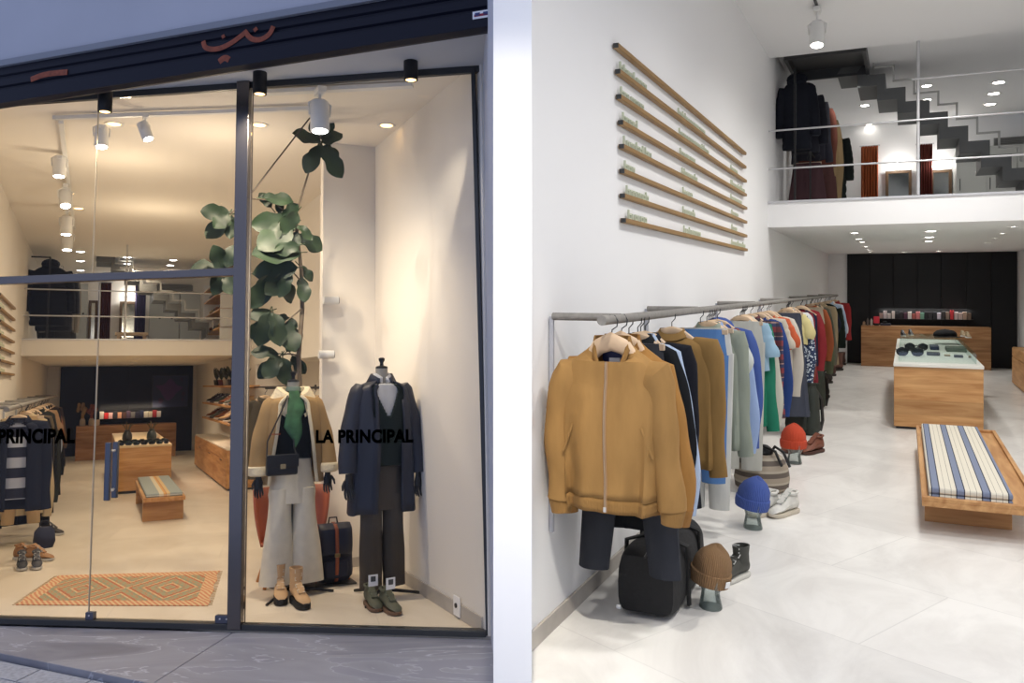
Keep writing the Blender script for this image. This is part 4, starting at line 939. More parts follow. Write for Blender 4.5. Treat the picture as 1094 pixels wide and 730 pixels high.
# striped basket bag
p = FR.at(815, 532, z=0); BSK = stripes('basket_stripe', [((150, 138, 122), 1), ((92, 82, 74), 1), ((166, 156, 140), .5)], 2, 11)
t = thing('basket_bag', 'round beige and brown striped basket bag with black handles beyond the blue beanie', 'bag', FR, (p.x-0.05, p.y+0.28, 0))
MB().lathe([(0.17, 0.0), (0.205, 0.03), (0.215, 0.10), (0.20, 0.19), (0.16, 0.26), (0.12, 0.29), (0.10, 0.285)], 32).build('basket', BSK, t)
for sg in (-1, 1): MB().tube([(0.02+sg*0.04, -0.02, 0.28), (0.06+sg*0.05, -0.07, 0.36), (0.15+sg*0.03, -0.12, 0.33), (0.20+sg*0.03, -0.13, 0.22)], 0.011, 8).build('handle', BLACK, t)
MB().ell((0.0, 0.0, 0.30), (0.09, 0.08, 0.06), 12).build('black_pouch', BLACK, t)
# dark backpack and shoes further along
def backpack(fr, loc, rz, label, col, s=1.0, group=None, flap=None, straps=True, name='backpack'):
    t_ = thing(name, label, 'backpack', fr, loc, rz, group, scale=(s,)*3); mm = mat('nylon_%02x%02x%02x' % col, col, 0.7, var=0.1, vscale=15, bump=0.3, bscale=30)
    m = MB(); n = 24; rings = []
    for q in [k/12 for k in range(13)]:
        a_ = 0.16*(1-0.12*q)*min(1, 0.75+q*2.5)*(1 if q < 0.9 else 0.85); b_ = 0.085*min(1, 0.7+q*3)*(1-0.25*q)
        rings.append([(a_*(abs(cos(a))**0.5)*(1 if cos(a) > 0 else -1), b_*(abs(sin(a))**0.7)*(1 if sin(a) > 0 else -1), 0.44*q) for a in [2*pi*i/n for i in range(n)]])
    m.loft(rings); m.build('pack_body', mm, t_)
    m = MB(); m.loft([[(x, -0.088-0.02*sin(pi*k/6)+0.012*(k == 0), 0.20+0.22*k/6) for x in (-0.13, -0.07, 0, 0.07, 0.13)] for k in range(7)]+[[(x, -0.03, 0.455) for x in (-0.13, -0.07, 0, 0.07, 0.13)], [(x, 0.06, 0.445) for x in (-0.13, -0.07, 0, 0.07, 0.13)]], 0, False, False, closed=False); m.build('flap', mm if flap is None else flap, t_, solid=0.01)
    MB().bb((-0.10, -0.115, 0.03), (0.10, -0.07, 0.17)).build('front_pocket', mm, t_, bevel=0.02)
    MB().tube([(-0.04, 0.02, 0.44), (-0.03, 0.02, 0.50), (0.03, 0.02, 0.50), (0.04, 0.02, 0.44)], 0.007, 6).build('top_handle', BLACK, t_)
    if straps:
        for sg in (-1, 1): MB().tube([(sg*0.06, 0.07, 0.42), (sg*0.10, 0.13, 0.3), (sg*0.12, 0.12, 0.12), (sg*0.13, 0.07, 0.04)], 0.012, 6, flat=1.8).build('shoulder_strap', BLACK, t_)
    return t_
p = FR.at(862, 466, z=0); backpack(FR, (p.x-0.06, p.y+0.15, 0), -0.5, 'dark green backpack standing on the floor beyond the orange beanie', (38, 44, 38), 1.25)
backpack(FR, (FR.at(872, 440, z=0).x-0.1, FR.at(872, 440, z=0).y+0.3, 0), -0.5, 'second dark green backpack behind the first one under the rail', (44, 50, 40), 1.3)
SHL = [(881, 427, (52, 40, 36)), (885, 411, (44, 38, 36)), (889, 403, (84, 52, 42)), (897, 397, (96, 62, 50)), (900, 391, (70, 46, 40)), (903, 386, (120, 96, 84))]
for k, (px, py, c_) in enumerate(SHL):
    p = FR.at(px, py, z=0)
    shoe(FR, (p.x-0.1, p.y+0.1, 0), ['nearest of the dark boots on the floor past the green backpacks', 'second of the dark boots on the floor past the green backpacks', 'chestnut boot on the floor under the dark olive parka', 'chestnut boot on the floor under the sand shirt', 'dark brown boot on the floor under the quilted jacket', 'last pale brown boot on the floor at the far end of the rail'][k], 'boot', 'leather_boot', c_, (40, 34, 30), rz=-0.7, s=1.5, high=0.1 if k % 2 else 0.05, group='boots on the floor at the far end of the rail')
# ---- ceiling fixtures, right view
def downlight(fr, px, py, z, label, r=0.045, name='ceiling_downlight', group=None, glow=None, tilt=None):
    p = fr.at(px, py, z=z-0.004) if not isinstance(px, Vector) else px
    t_ = thing(name, label, 'ceiling light', fr, (p.x, p.y, z), group=group)
    MB().lathe([(r*0.8, -0.0005), (r, -0.006), (r*1.25, -0.008), (r*1.3, 0.0)], 16, cap=False).build('trim_ring', WHITEM, t_)
    MB().lathe([(0.001, -0.003), (r*0.82, -0.0035)], 16, cap=False).build('lens', glow or GLOW, t_)
    return t_
ordw = ['nearest', 'second', 'third', 'fourth', 'fifth', 'farthest']
for k, q in enumerate([(912.9, 249.2), (917.5, 255.5), (921, 258.8), (924.7, 263.7), (928, 267), (930.4, 269.6)]): downlight(FR, q[0], q[1], MB_, '%s downlight of the left row under the mezzanine' % ordw[k], r=0.06, group='left row of downlights under the mezzanine')
for k, q in enumerate([(994.5, 247.3), (992.9, 253.6), (992.3, 258)]): downlight(FR, q[0], q[1], MB_, '%s downlight of the middle row under the mezzanine' % ordw[k], r=0.075, group='middle row of downlights under the mezzanine')
for k, q in enumerate([(1082.7, 242.3), (1071, 249.7), (1062.7, 254.7), (1056, 259)]): downlight(FR, q[0], q[1], MB_, '%s downlight of the right row under the mezzanine' % ordw[k], r=0.045, group='right row of downlights under the mezzanine')
for k, q in enumerate([(965.8, 269.6), (1002.5, 268.4)]): downlight(FR, q[0], q[1], MB_, ['left', 'right'][k]+' downlight just before the black wall', r=0.07, group='downlights before the black wall')
HU = HC+0.2
def spot_body(fr, anchor, drop, aim, label, s=1.0, name='track_spotlight', group=None, glow=None, stem=True, col=None):
    """cylinder spotlight on a yoke, hanging from a point"""
    t_ = thing(name, label, 'spotlight', fr, anchor, group=group); wm = col or WHITEM
    a = Vector(aim).normalized(); c = Vector((0, 0, -drop))
    MB().bb((-0.02*s, -0.05*s, -0.03*s), (0.02*s, 0.05*s, 0)).build('adapter', wm, t_, bevel=0.003)
    MB().cyl((0, 0, -0.02*s), (0, 0, -drop+0.07*s), 0.007*s, 8).build('stem', wm, t_)
    b0 = c-a*0.08*s; b1 = c+a*0.08*s
    bd_ = MB().tube([b0, b0+a*0.01*s, b1-a*0.01*s, b1], [0.03*s, 0.045*s, 0.047*s, 0.044*s], 20).build('lamp_body', wm, t_)
    MB().tube([b1+a*0.001, b1+a*0.002], [0.036*s, 0.036*s], 18).build('lens', glow or GLOW, bd_)
    side = a.cross(Vector((0, 0, 1))); side = Vector((1, 0, 0)) if side.length < 0.1 else side.normalized()
    MB().tube([c+side*0.05*s, c+side*0.055*s+Vector((0, 0, 0.06*s)), c+side*0.02*s+Vector((0, 0, 0.085*s)), c-side*0.02*s+Vector((0, 0, 0.085*s)), c-side*0.055*s+Vector((0, 0, 0.06*s)), c-side*0.05*s], 0.005*s, 6).build('yoke', wm, t_)
    return t_
GU = 'ceiling spots above the mezzanine'
for k, q in enumerate([(924, 113), (928, 132), (931, 144.5), (932.5, 151.5), (990, 92), (990, 107), (988, 136), (1067, 88.5), (1061.5, 100.5), (1057.5, 111.7)]):
    nm = ['largest of the left row', 'second of the left row', 'third of the left row', 'last of the left row', 'upper one beside the rail post', 'middle one beside the rail post', 'lowest one beside the rail post', 'upper of the right row', 'middle of the right row', 'lower of the right row'][k]
    p = FR.at(q[0], q[1], z=HU-0.004); p.y = min(p.y, 16.7); downlight(FR, p, 0, HU, 'ceiling spot above the mezzanine, '+nm, r=0.075 if k < 7 else 0.09, group=GU)
p = FR.at(872, 3, z=HC)
t = thing('lighting_track', 'short dark lighting track on the white ceiling above the right-hand rail', 'lighting track', FR, (p.x, p.y-1.6, HC))
MB().bb((-0.012, 0, -0.02), (0.012, 1.85, 0)).build('track', DSTEEL, t)
MB().bb((-0.01, 1.85, -0.018), (0.01, 1.87, -0.002)).build('end_cap', BLACK, t)
q = FR.at(876, 36, v=p.y+0.1); spot_body(FR, (p.x, p.y+0.1, HC-0.02), HC-0.02-q.z, (0.0, -0.25, -1), 'white cylinder spotlight hanging from the ceiling above the right-hand rail', 1.55)

# ================================================================== UPSTAIRS, right view
def upstairs_rails(fr, name, label, v, MTz, u0, u1, hs, post_u, post_top, top_rail=None, r=0.011):
    t = thing(name, label, 'railing', fr, (u0, v, MTz))
    for z in hs: MB().cyl((0.002, 0, z-MTz), (u1-u0-0.002, 0, z-MTz), r, 10).build('rail', STEEL, t)
    if top_rail: MB().cyl((top_rail[0]-u0, 0, top_rail[1]-MTz), (u1-u0-0.002, 0, top_rail[1]-MTz), r, 10).build('rail', STEEL, t)
    MB().cyl((post_u-u0, 0.03, 0.02), (post_u-u0, 0.03, post_top-MTz), r*1.6, 12).build('post', STEEL, t)
    return t
rv = MV+0.06
upstairs_rails(FR, 'steel_railing', 'steel tube railing along the mezzanine edge of the right-hand view', rv, MT+0.02, UL, UR,
    [FR.at(824, 140, v=rv).z, FR.at(822, 181, v=rv).z], FR.at(981, 150, v=rv).x, HC, (FR.at(974, 85, v=rv).x, FR.at(974, 85, v=rv).z))
def stairs(fr, pts, v0, v1, label, rise=0.16, shift=0.12, trim_off=0.10):
    """folded steel stair: pts are the lower outline corners in pixels at depth v0"""
    P = [fr.at(px, py, v=v0) for px, py in pts]
    o = Vector((P[0].x, v0, P[-1].z)); t = thing('steel_staircase', label, 'staircase', fr, o)
    SM = mat('stair_steel', (96, 98, 98), 0.6, 0.1); TR = mat('stair_trim', (176, 176, 172), 0.5, 0.1)
    low = []
    for k in range(len(P)-1):
        low += [(P[k].x-o.x, P[k].z-o.z), (P[k+1].x-o.x, P[k].z-o.z)]
    low.append((P[-1].x-o.x, P[-1].z-o.z))
    up = [(x+shift, z+rise) for x, z in low]
    for k in range(0, len(low)-2, 2):
        a, b_, c_ = low[k], low[k+1], low[k+2]
        A, B_, C_ = up[k], up[k+1], up[k+2]
        MB().elev([a, b_, B_, A], 0, v1-v0).build('tread', SM, t, smooth=False)
        MB().elev([b_, c_, C_, B_], 0.002, v1-v0-0.002).build('riser', SM, t, smooth=False)
    m = MB(); ln = [(x+trim_off, z+trim_off*0.9) for x, z in up]
    for (a, b_) in zip(ln[:-1], ln[1:]):
        m.bb((min(a[0], b_[0])-0.012, -0.02, min(a[1], b_[1])-0.012), (max(a[0], b_[0])+0.012, 0.0, max(a[1], b_[1])+0.012))
    m.build('edge_trim', TR, t, smooth=False)
    return t
ST = [(871, 65), (894, 79.7), (916, 93.3), (937, 107.5), (958.6, 121.3), (984, 133.4), (1003.5, 148.7), (1025, 164), (1048, 179), (1071, 193), (1094, 207)]
stairs(FR, ST, 12.2, 13.1, 'folded dark steel staircase rising to the left above the mezzanine of the right-hand view', rise=0.15, shift=0.10)
a = FR.at(836, 58, z=HU-0.02); b = FR.at(895, 68, v=12.2)
t = thing('roof_hatch', 'dark framed stair opening in the ceiling above the navy coats', 'hatch', FR, (UL+0.12, 11.0, HU-0.14))
for nm, lo, hi in (('opening_frame', (0, 0, 0), (0.95, 0.05, 0.14)), ('opening_frame', (0, 1.2, 0), (0.95, 1.25, 0.14)), ('opening_frame', (0, 0.05, 0), (0.04, 1.2, 0.14)), ('opening_frame', (0.91, 0.05, 0), (0.95, 1.2, 0.14)), ('shaft_panel', (0.04, 0.05, 0.12), (0.91, 1.2, 0.138))):
    MB().bb(lo, hi).build(nm, DSTEEL, t, smooth=False)
def curtain(fr, px0, px1, pytop, v, z0, label, col, name='curtain'):
    a = fr.at(px0, pytop, v=v); b = fr.at(px1, pytop, v=v); w = b.x-a.x; h = a.z-z0
    t_ = thing(name, label, 'curtain', fr, (a.x, v, z0)); m = MB(); n = 60
    nf = 6
    m.loft([[(w*i/n, 0.035*sin(2*pi*nf*i/n)*(1+0.2*q), h*q) for i in range(n+1)] for q in (0, .33, .66, 1)], 0, False, False, closed=False); m.build('drape', gcol(col), t_, solid=0.006)
    MB().cyl((-0.03, 0, h+0.01), (w+0.03, 0, h+0.01), 0.012, 8).build('curtain_rod', STEEL, t_)
    return t_
curtain(FR, 920, 938, 157, 16.6, MT, 'rust orange fitting room curtain upstairs, left of the two', (190, 88, 44))
curtain(FR, 980, 996, 155, 16.6, MT, 'darker brown red fitting room curtain upstairs, behind the rail post', (116, 44, 34))
MIRR = mat('mirror_silver', (150, 154, 152), 0.12, 1)
def mirror(fr, px0, px1, py0, v, z0, label, frame=None):
    a = fr.at(px0, py0, v=v); b = fr.at(px1, py0, v=v); w = b.x-a.x; h = a.z-z0
    t_ = thing('standing_mirror', label, 'mirror', fr, (a.x, v, z0)); f = frame or mat('walnut_frame', (88, 66, 44), 0.5)
    for lo, hi in (((0, 0, 0), (0.05, 0.04, h)), ((w-0.05, 0, 0), (w, 0.04, h)), ((0.05, 0, h-0.05), (w-0.05, 0.04, h)), ((0.05, 0, 0), (w-0.05, 0.04, 0.05))): MB().bb(lo, hi).build('frame', f, t_, bevel=0.003)
    MB().bb((0.05, 0.018, 0.05), (w-0.05, 0.03, h-0.05)).build('mirror_glass', MIRR, t_, smooth=False); return t_
mirror(FR, 946, 974, 183, 16.72, MT, 'brown framed mirror upstairs between the two curtains')
mirror(FR, 994, 1017, 182, 16.72, MT, 'brown framed mirror upstairs, right of the darker curtain')
def sconce(fr, px, py, v, label, p=1.2):
    a = fr.at(px, py, v=v); t_ = thing('wall_lamp', label, 'wall lamp', fr, (a.x, v, a.z))
    MB().cyl((0, 0, -0.05), (0, 0, 0.05), 0.03, 14).build('lamp_body', GLOW, t_); MB().cyl((0, 0, 0), (0, 0.09, 0), 0.02, 10).build('wall_arm', WHITEM, t_)
    lamp('wall_lamp_light', fr, (a.x, v-0.12, a.z+0.02), (a.x, v, a.z), 5*p, NEU, kind='POINT', size=0.05)
    return t_
sconce(FR, 958.5, 178, 16.66, 'small glowing wall lamp above the left upstairs mirror'); sconce(FR, 998.5, 177, 16.66, 'small glowing wall lamp above the right upstairs mirror')
a = FR.at(1022, 158, v=15.6); b = FR.at(1094, 158, v=15.6)
t = thing('wardrobe', 'tall pale grey built-in wardrobe upstairs behind the staircase', 'wardrobe', FR, (a.x, 15.6, MT)); ww = UR-a.x; wh = a.z-MT
GREYL = mat('pale_grey_lacquer', (178, 180, 176), 0.5)
MB().bb((0, 0.02, 0), (ww, 1.15, wh)).build('carcass', GREYL, t)
for k in range(3):
    d = MB().bb((ww*k/3+0.004, 0, 0.01), (ww*(k+1)/3-0.004, 0.02, wh-0.01)).build('door', GREYL, t, bevel=0.002); MB().cyl((ww*k/3+0.05, -0.012, wh*0.45), (ww*k/3+0.05, -0.012, wh*0.6), 0.006, 8).build('handle', DSTEEL, d)
a = FR.at(1062, 147, v=16.7); t = thing('air_vent', 'long grey air vent high on the upstairs back wall at the right', 'vent', FR, (a.x, 16.78, a.z-0.16))
MB().bb((0, -0.03, 0), (UR-a.x-0.02, 0.0, 0.16)).build('frame', mat('vent_grey', (140, 140, 138), .5), t, bevel=0.003)
for k in range(5): MB().bb((0.02, -0.04, 0.02+k*0.027), (UR-a.x-0.04, -0.03, 0.034+k*0.027)).build('slat', mat('vent_dark', (104, 104, 102), .5), t)
# coats upstairs
cu_ = FR.at(852, 100, v=11.3); GUP = 'coats hanging upstairs in the right-hand view'
hz_ = FR.at(852, 80, v=11.3).z
rt = thing('coat_stand', 'black coat rail with upright posts behind the navy coats upstairs', 'clothes rail', FR, (cu_.x, 11.0, MT))
MB().cyl((0, 0, hz_-MT), (0, 3.6, hz_-MT), 0.014, 10).build('bar', BLACKM, rt)
for y in (0.02, 3.58): MB().cyl((0, y, 0), (0, y, hz_-MT), 0.014, 10).build('upright', BLACKM, rt)
def zc(py, v, du=0): return FR.at(852, py, v=v).z
puffer(FR, (cu_.x, 11.22, hz_), (26, 30, 42), 'navy hooded padded coat hanging first upstairs behind the railing', 'coat', GUP, 'padded_coat', L=0.86, sh=0.17, T=0.09)
puffer(FR, (cu_.x+0.07, 11.55, hz_-0.06), (34, 36, 46), 'charcoal hooded padded coat hanging upstairs right behind the navy one', 'coat', GUP, 'padded_coat', L=0.80, sh=0.17)
garment(FR, (cu_.x+0.10, 11.95, hz_-0.1), 'coat', (66, 66, 78), 'grey wool coat hanging upstairs behind the padded coats', 'coat', GUP, 'wool_coat', L=0.78, sh=0.19)
garment(FR, (cu_.x+0.14, 12.3, hz_-0.12), 'coat', (120, 62, 48), 'brick red coat hanging upstairs between the grey and tan coats', 'coat', GUP, 'red_coat', L=0.78, sh=0.19)
garment(FR, (cu_.x+0.18, 12.8, hz_-0.18), 'coat', (166, 136, 92), 'tan coat hanging upstairs in front of the green padded coat', 'coat', GUP, 'tan_coat', L=1.15, sh=0.19)
puffer(FR, (cu_.x+0.22, 13.6, hz_-0.3), (40, 48, 46), 'dark green padded coat hanging last upstairs', 'coat', GUP, 'padded_coat', L=1.15, sh=0.22, hood=False)
for k, (dx, v_, c_, nm) in enumerate(((0.10, 11.5, (74, 46, 52), 'maroon'), (0.22, 11.8, (92, 56, 54), 'plum brown'))):
    lo = hz_-0.98; garment(FR, (cu_.x+dx, v_, lo), 'pants' if k else 'skirt', c_, '%s long %s hanging low upstairs below the navy coats' % (nm, 'trousers' if k else 'skirt'), 'trousers' if k else 'skirt', GUP, 'long_trousers' if k else 'long_skirt', L=0.62, hw=0.17)
t = thing('coat_stand', 'low black lower bar carrying the maroon skirt upstairs', 'clothes rail', FR, (cu_.x+0.15, 11.35, MT)); MB().cyl((0, 0, hz_-0.985-MT), (0, 0.7, hz_-0.985-MT), 0.01, 8).build('bar', BLACKM, t); MB().cyl((0, 0.7, 0), (0, 0.7, hz_-0.985-MT), 0.01, 8).build('upright', BLACKM, t); MB().cyl((0, 0, 0), (0, 0, hz_-0.985-MT), 0.01, 8).build('upright', BLACKM, t)

# ================================================================== LEFT VIEW
# ---- rug
rq = [FL.at(*q, z=0.008) for q in ((17, 646), (222, 647), (234, 610), (62, 615))]
RUG, N, L, b = nmat('kilim_weave'); uvn = N.new('ShaderNodeUVMap'); sp = N.new('ShaderNodeSeparateXYZ'); L.new(uvn.outputs[0], sp.inputs[0])
def mth(op, a, b_=None, c_=None):
    k = N.new('ShaderNodeMath'); k.operation = op
    for i, x in enumerate((a, b_, c_)):
        if x is None: continue
        if isinstance(x, (int, float)): k.inputs[i].default_value = x
        else: L.new(x, k.inputs[i])
    return k.outputs[0]
U, V = sp.outputs[0], sp.outputs[1]
du = mth('ABSOLUTE', mth('SUBTRACT', mth('FRACT', mth('MULTIPLY', U, 2.0)), 0.5)); dv = mth('ABSOLUTE', mth('SUBTRACT', V, 0.5))
dia = mth('ADD', du, mth('MULTIPLY', dv, 0.95))
st = mth('FRACT', mth('MULTIPLY', dia, 5.5))
r1 = N.new('ShaderNodeValToRGB'); r1.color_ramp.interpolation = 'CONSTANT'; e = r1.color_ramp.elements
e[0].color = lin((150, 148, 118)); e[1].position = 0.42; e[1].color = lin((168, 100, 72)); q = e.new(0.62); q.color = lin((198, 176, 136)); q = e.new(0.78); q.color = lin((136, 140, 116))
L.new(st, r1.inputs[0])
zg = mth('FRACT', mth('ADD', mth('MULTIPLY', U, 26), mth('ABSOLUTE', mth('SUBTRACT', mth('FRACT', mth('MULTIPLY', V, 12)), 0.5))))
zm = mth('GREATER_THAN', zg, 0.72)
mx = N.new('ShaderNodeMixRGB'); L.new(mth('MULTIPLY', zm, 0.55), mx.inputs[0]); L.new(r1.outputs[0], mx.inputs[1]); mx.inputs[2].default_value = lin((190, 110, 70))
bo = mth('MAXIMUM', mth('MULTIPLY', mth('ABSOLUTE', mth('SUBTRACT', U, 0.5)), 2.0), mth('MULTIPLY', dv, 2.0))
bu = mth('GREATER_THAN', mth('MULTIPLY', mth('ABSOLUTE', mth('SUBTRACT', U, 0.5)), 2), 0.86); bv = mth('GREATER_THAN', mth('MULTIPLY', dv, 2), 0.76)
bord = mth('MAXIMUM', bu, bv)
bs = mth('GREATER_THAN', mth('FRACT', mth('MULTIPLY', mth('ADD', U, mth('MULTIPLY', V, 0.4)), 34)), 0.5)
m3 = N.new('ShaderNodeMixRGB'); L.new(bs, m3.inputs[0]); m3.inputs[1].default_value = lin((192, 130, 96)); m3.inputs[2].default_value = lin((206, 178, 138))
m4 = N.new('ShaderNodeMixRGB'); L.new(bord, m4.inputs[0]); L.new(mx.outputs[0], m4.inputs[1]); L.new(m3.outputs[0], m4.inputs[2]); L.new(m4.outputs[0], b.inputs['Base Color']); b.inputs['Roughness'].default_value = 0.95
rc = sum((Vector(p) for p in rq), Vector())/4
t = thing('kilim_rug', 'flat woven kilim rug in orange and sage diamonds lying inside the glass door', 'rug', FL, (rc.x, rc.y, 0))
me = bpy.data.meshes.new('rug_weave'); G = 10; vs = []; uvs = []
for j in range(G+1):
    for i in range(G+1):
        a_ = rq[0].lerp(rq[1], i/G); b_ = rq[3].lerp(rq[2], i/G); p = a_.lerp(b_, j/G)
        wob = 0.006*sin(i*1.7+j) if 0 < i < G else 0.01*sin(j*2)
        vs.append((p.x-rc.x+wob*(i in (0, G)), p.y-rc.y, 0.008)); uvs.append((i/G, j/G))
fs = [(j*(G+1)+i, j*(G+1)+i+1, (j+1)*(G+1)+i+1, (j+1)*(G+1)+i) for j in range(G) for i in range(G)]
me.from_pydata(vs, [], fs); uvl = me.uv_layers.new(name='UVMap')
for lp in me.loops: uvl.data[lp.index].uv = uvs[lp.vertex_index]
me.materials.append(RUG); ro = bpy.data.objects.new('rug_weave', me); C.objects.link(ro); ro.parent = t; sm_ = ro.modifiers.new('solid', 'SOLIDIFY'); sm_.thickness = 0.007; sm_.offset = -1
m = MB()
for e0, e1 in ((rq[1], rq[2]), (rq[0], rq[3])):
    for k in range(24):
        p = e0.lerp(e1, (k+0.5)/24)-rc; d = (0.03 if e0 is rq[1] else -0.03); m.tube([(p.x, p.y, 0.006), (p.x+d*0.6, p.y+0.004*(k % 3-1), 0.005), (p.x+d, p.y+0.006*(k % 2), 0.004)], 0.003, 4)
fo = m.build('fringe', mat('rug_fringe', (196, 170, 136), 0.9), t); fo['kind'] = 'stuff'

# ---- bench, table, counter
yb = FL.at(152, 558, z=0); yr = FL.at(196, 555, z=0)
bh = FL.at(155, 531, v=yb.y-0.15).z; lf = FL.at(153, 531, z=bh); lbk = FL.at(142, 511, z=bh); rf = FL.at(202, 532, z=bh)
t = thing('display_bench', 'low oak bench with a pale cushion standing before the block table, seen through the door', 'bench', FL, (lf.x, lf.y, 0))
wb = rf.x-lf.x; lb = 2.1
MB().bb((0, 0, bh-0.07), (wb, lb, bh-0.02)).build('top', OAKY, t, bevel=0.003)
for y in (0.14, lb-0.3): MB().bb((yb.x-lf.x, y, 0), (yr.x-lf.x, y+0.1, bh-0.07)).build('leg', OAK, t, bevel=0.003)
CU2 = stripes('cushion_left_stripe', [((150, 158, 156), 3), ((206, 196, 172), 1), ((206, 160, 98), .5), ((190, 120, 70), .2), ((206, 178, 130), .8), ((150, 158, 156), 3)], 0, 1/(wb-0.06))
cu = thing('bench_cushion', 'grey and orange striped cushion on the oak bench seen through the glass door', 'cushion', FL, (lf.x+0.03, lf.y+0.02, bh-0.02))
MB().bb((0, 0, 0), (wb-0.06, lb-0.04, 0.045)).build('pad', CU2, cu, bevel=0.012); MB().bb((0.0, -0.001, 0.018), (wb-0.06, 0.0, 0.022)).build('piping', CARD, cu)
tl = FL.at(125, 527, z=0); th_ = FL.at(150, 476, v=tl.y-0.2).z; trr = FL.at(183, 500, v=tl.y-0.2).x
t = thing('display_table', 'oak block table covered with eyewear in the middle of the left-hand shop floor', 'table', FL, (tl.x-0.02, tl.y-0.2, 0)); tw2 = trr-tl.x+0.02
yback = min(FL.at(120, 463, z=th_).y, tl.y+3.6); tl2 = yback-tl.y+0.2
MB().bb((0.02, 0.04, 0), (tw2-0.02, tl2-0.04, 0.04)).build('plinth', DSTEEL, t); MB().bb((0, 0, 0.04), (tw2, tl2, th_-0.03)).build('body', OAK, t, bevel=0.004); MB().bb((-0.004, -0.004, th_-0.03), (tw2+0.004, tl2, th_)).build('worktop', mat('pale_maple', (214, 188, 146), 0.45), t, bevel=0.003)
TL0 = Vector((tl.x-0.02, tl.y-0.2, th_)); GEL = 'sunglasses on the left-hand block table'
rows_n = ['front', 'second', 'third']; cols_n = ['far left', 'left', 'inner left', 'middle', 'inner right', 'right', 'far right']
for j in range(3):
    for i in range(6):
        fcol = ((20, 24, 28), (30, 60, 52), (48, 40, 34))[(i+j) % 3]
        sunglasses(FL, (TL0.x+0.10+i*(tw2-0.16)/5.5+0.03*(j % 2), TL0.y+0.10+j*0.32, th_), 'sunglasses at the %s of the %s row on the left-hand block table' % (cols_n[i], rows_n[j]), fcol, s=1.15, rz=random.uniform(-.2, .2), group=GEL)
for k, (dx, dy, label, col) in enumerate(((0.16, 0.9, 'dark vase holding dried stems on the left of the block table', (50, 50, 46)), (0.52, 1.0, 'tall dark glass jar in the middle of the block table', (46, 56, 54)))):
    b_ = thing('vase', label, 'vase', FL, (TL0.x+dx, TL0.y+dy, th_)); MB().lathe([(0.05, 0), (0.075, 0.05), (0.07, 0.12), (0.04, 0.17), (0.045, 0.19)], 18).build('vase_body', mat('vase%d' % k, col, 0.3), b_)
    m = MB()
    for q in range(7): m.tube([(0, 0, 0.15), (0.05*cos(q*0.9), 0.05*sin(q*0.9), 0.25), (0.09*cos(q*0.9), 0.09*sin(q*0.9), 0.28+0.02*(q % 3))], 0.006, 5)
    m.build('stems', mat('dry_stem%d' % k, (84, 76, 56), 0.9), b_)
p0_ = (TL0.x+tw2-0.25, TL0.y+1.3, th_); b_ = thing('display_box', 'pale open box at the back right of the block table', 'box', FL, p0_); MB().bb((0, 0, 0), (0.16, 0.3, 0.05)).build('tray', HANGW, b_, bevel=0.003); MB().bb((0.02, 0.02, 0.05), (0.14, 0.28, 0.09)).build('contents', mat('cream_felt', (206, 196, 176), .9), b_, bevel=0.01)
ca = FL.at(80, 493, z=0); cb_ = FL.at(188, 488, z=0); chh = FL.at(80, 456, v=ca.y).z
t = thing('till_counter', 'long oak till counter before the dark panelled wall of the left-hand view', 'counter', FL, (ca.x, ca.y, 0)); cw2 = FL.at(188, 470, v=ca.y).x-ca.x
MB().bb((0, 0, 0), (cw2, 0.03, chh)).build('front_panel', OAKD, t, bevel=0.003); MB().bb((0, 0.03, chh-0.03), (cw2, 0.5, chh)).build('worktop', OAKD, t)
for x in (0, cw2-0.03): MB().bb((x, 0.03, 0), (x+0.03, 0.5, chh-0.03)).build('side_panel', OAKD, t)
GD = 'dried flowers on the left-hand till counter'
for k, (px, col, hh) in enumerate(((88, (150, 120, 84), 0.30), (97.5, (128, 70, 54), 0.27))):
    p = FL.at(px, 455, v=ca.y+0.15); b_ = thing('dried_flowers', ['beige dried flowers in a pale vase, left end of the left-hand counter', 'brown red dried flowers in a vase beside the beige ones'][k], 'dried flowers', FL, (p.x, p.y, chh))
    MB().lathe([(0.05, 0), (0.06, 0.04), (0.055, 0.12), (0.035, 0.16)], 16).build('vase_body', mat('vs%d' % k, (176, 160, 140), 0.5), b_)
    m = MB(); random.seed(k)
    for q in range(16):
        a_ = random.uniform(0, 6.28); rr = random.uniform(0.01, 0.11); m.ell((rr*cos(a_), rr*sin(a_), 0.16+hh*random.uniform(0.45, 1)), (0.035, 0.035, 0.05), 8)
    m.tube([(0, 0, 0.12), (0, 0, 0.3)], 0.03, 8)
    m.build('flower_heads', mat('dry%d' % k, col, 0.95, var=0.3, vscale=20), b_)
b_ = thing('card_stand', 'small tan board standing on the left-hand counter beside the flowers', 'sign', FL, (FL.at(101.5, 455, v=ca.y+0.1).x, ca.y+0.1, chh)); MB().bb((-0.05, 0, 0), (0.09, 0.012, 0.13)).build('board', HANGW, b_, bevel=0.002); MB().bb((-0.05, -0.02, 0), (0.09, 0.05, 0.012)).build('foot', HANGW, b_)
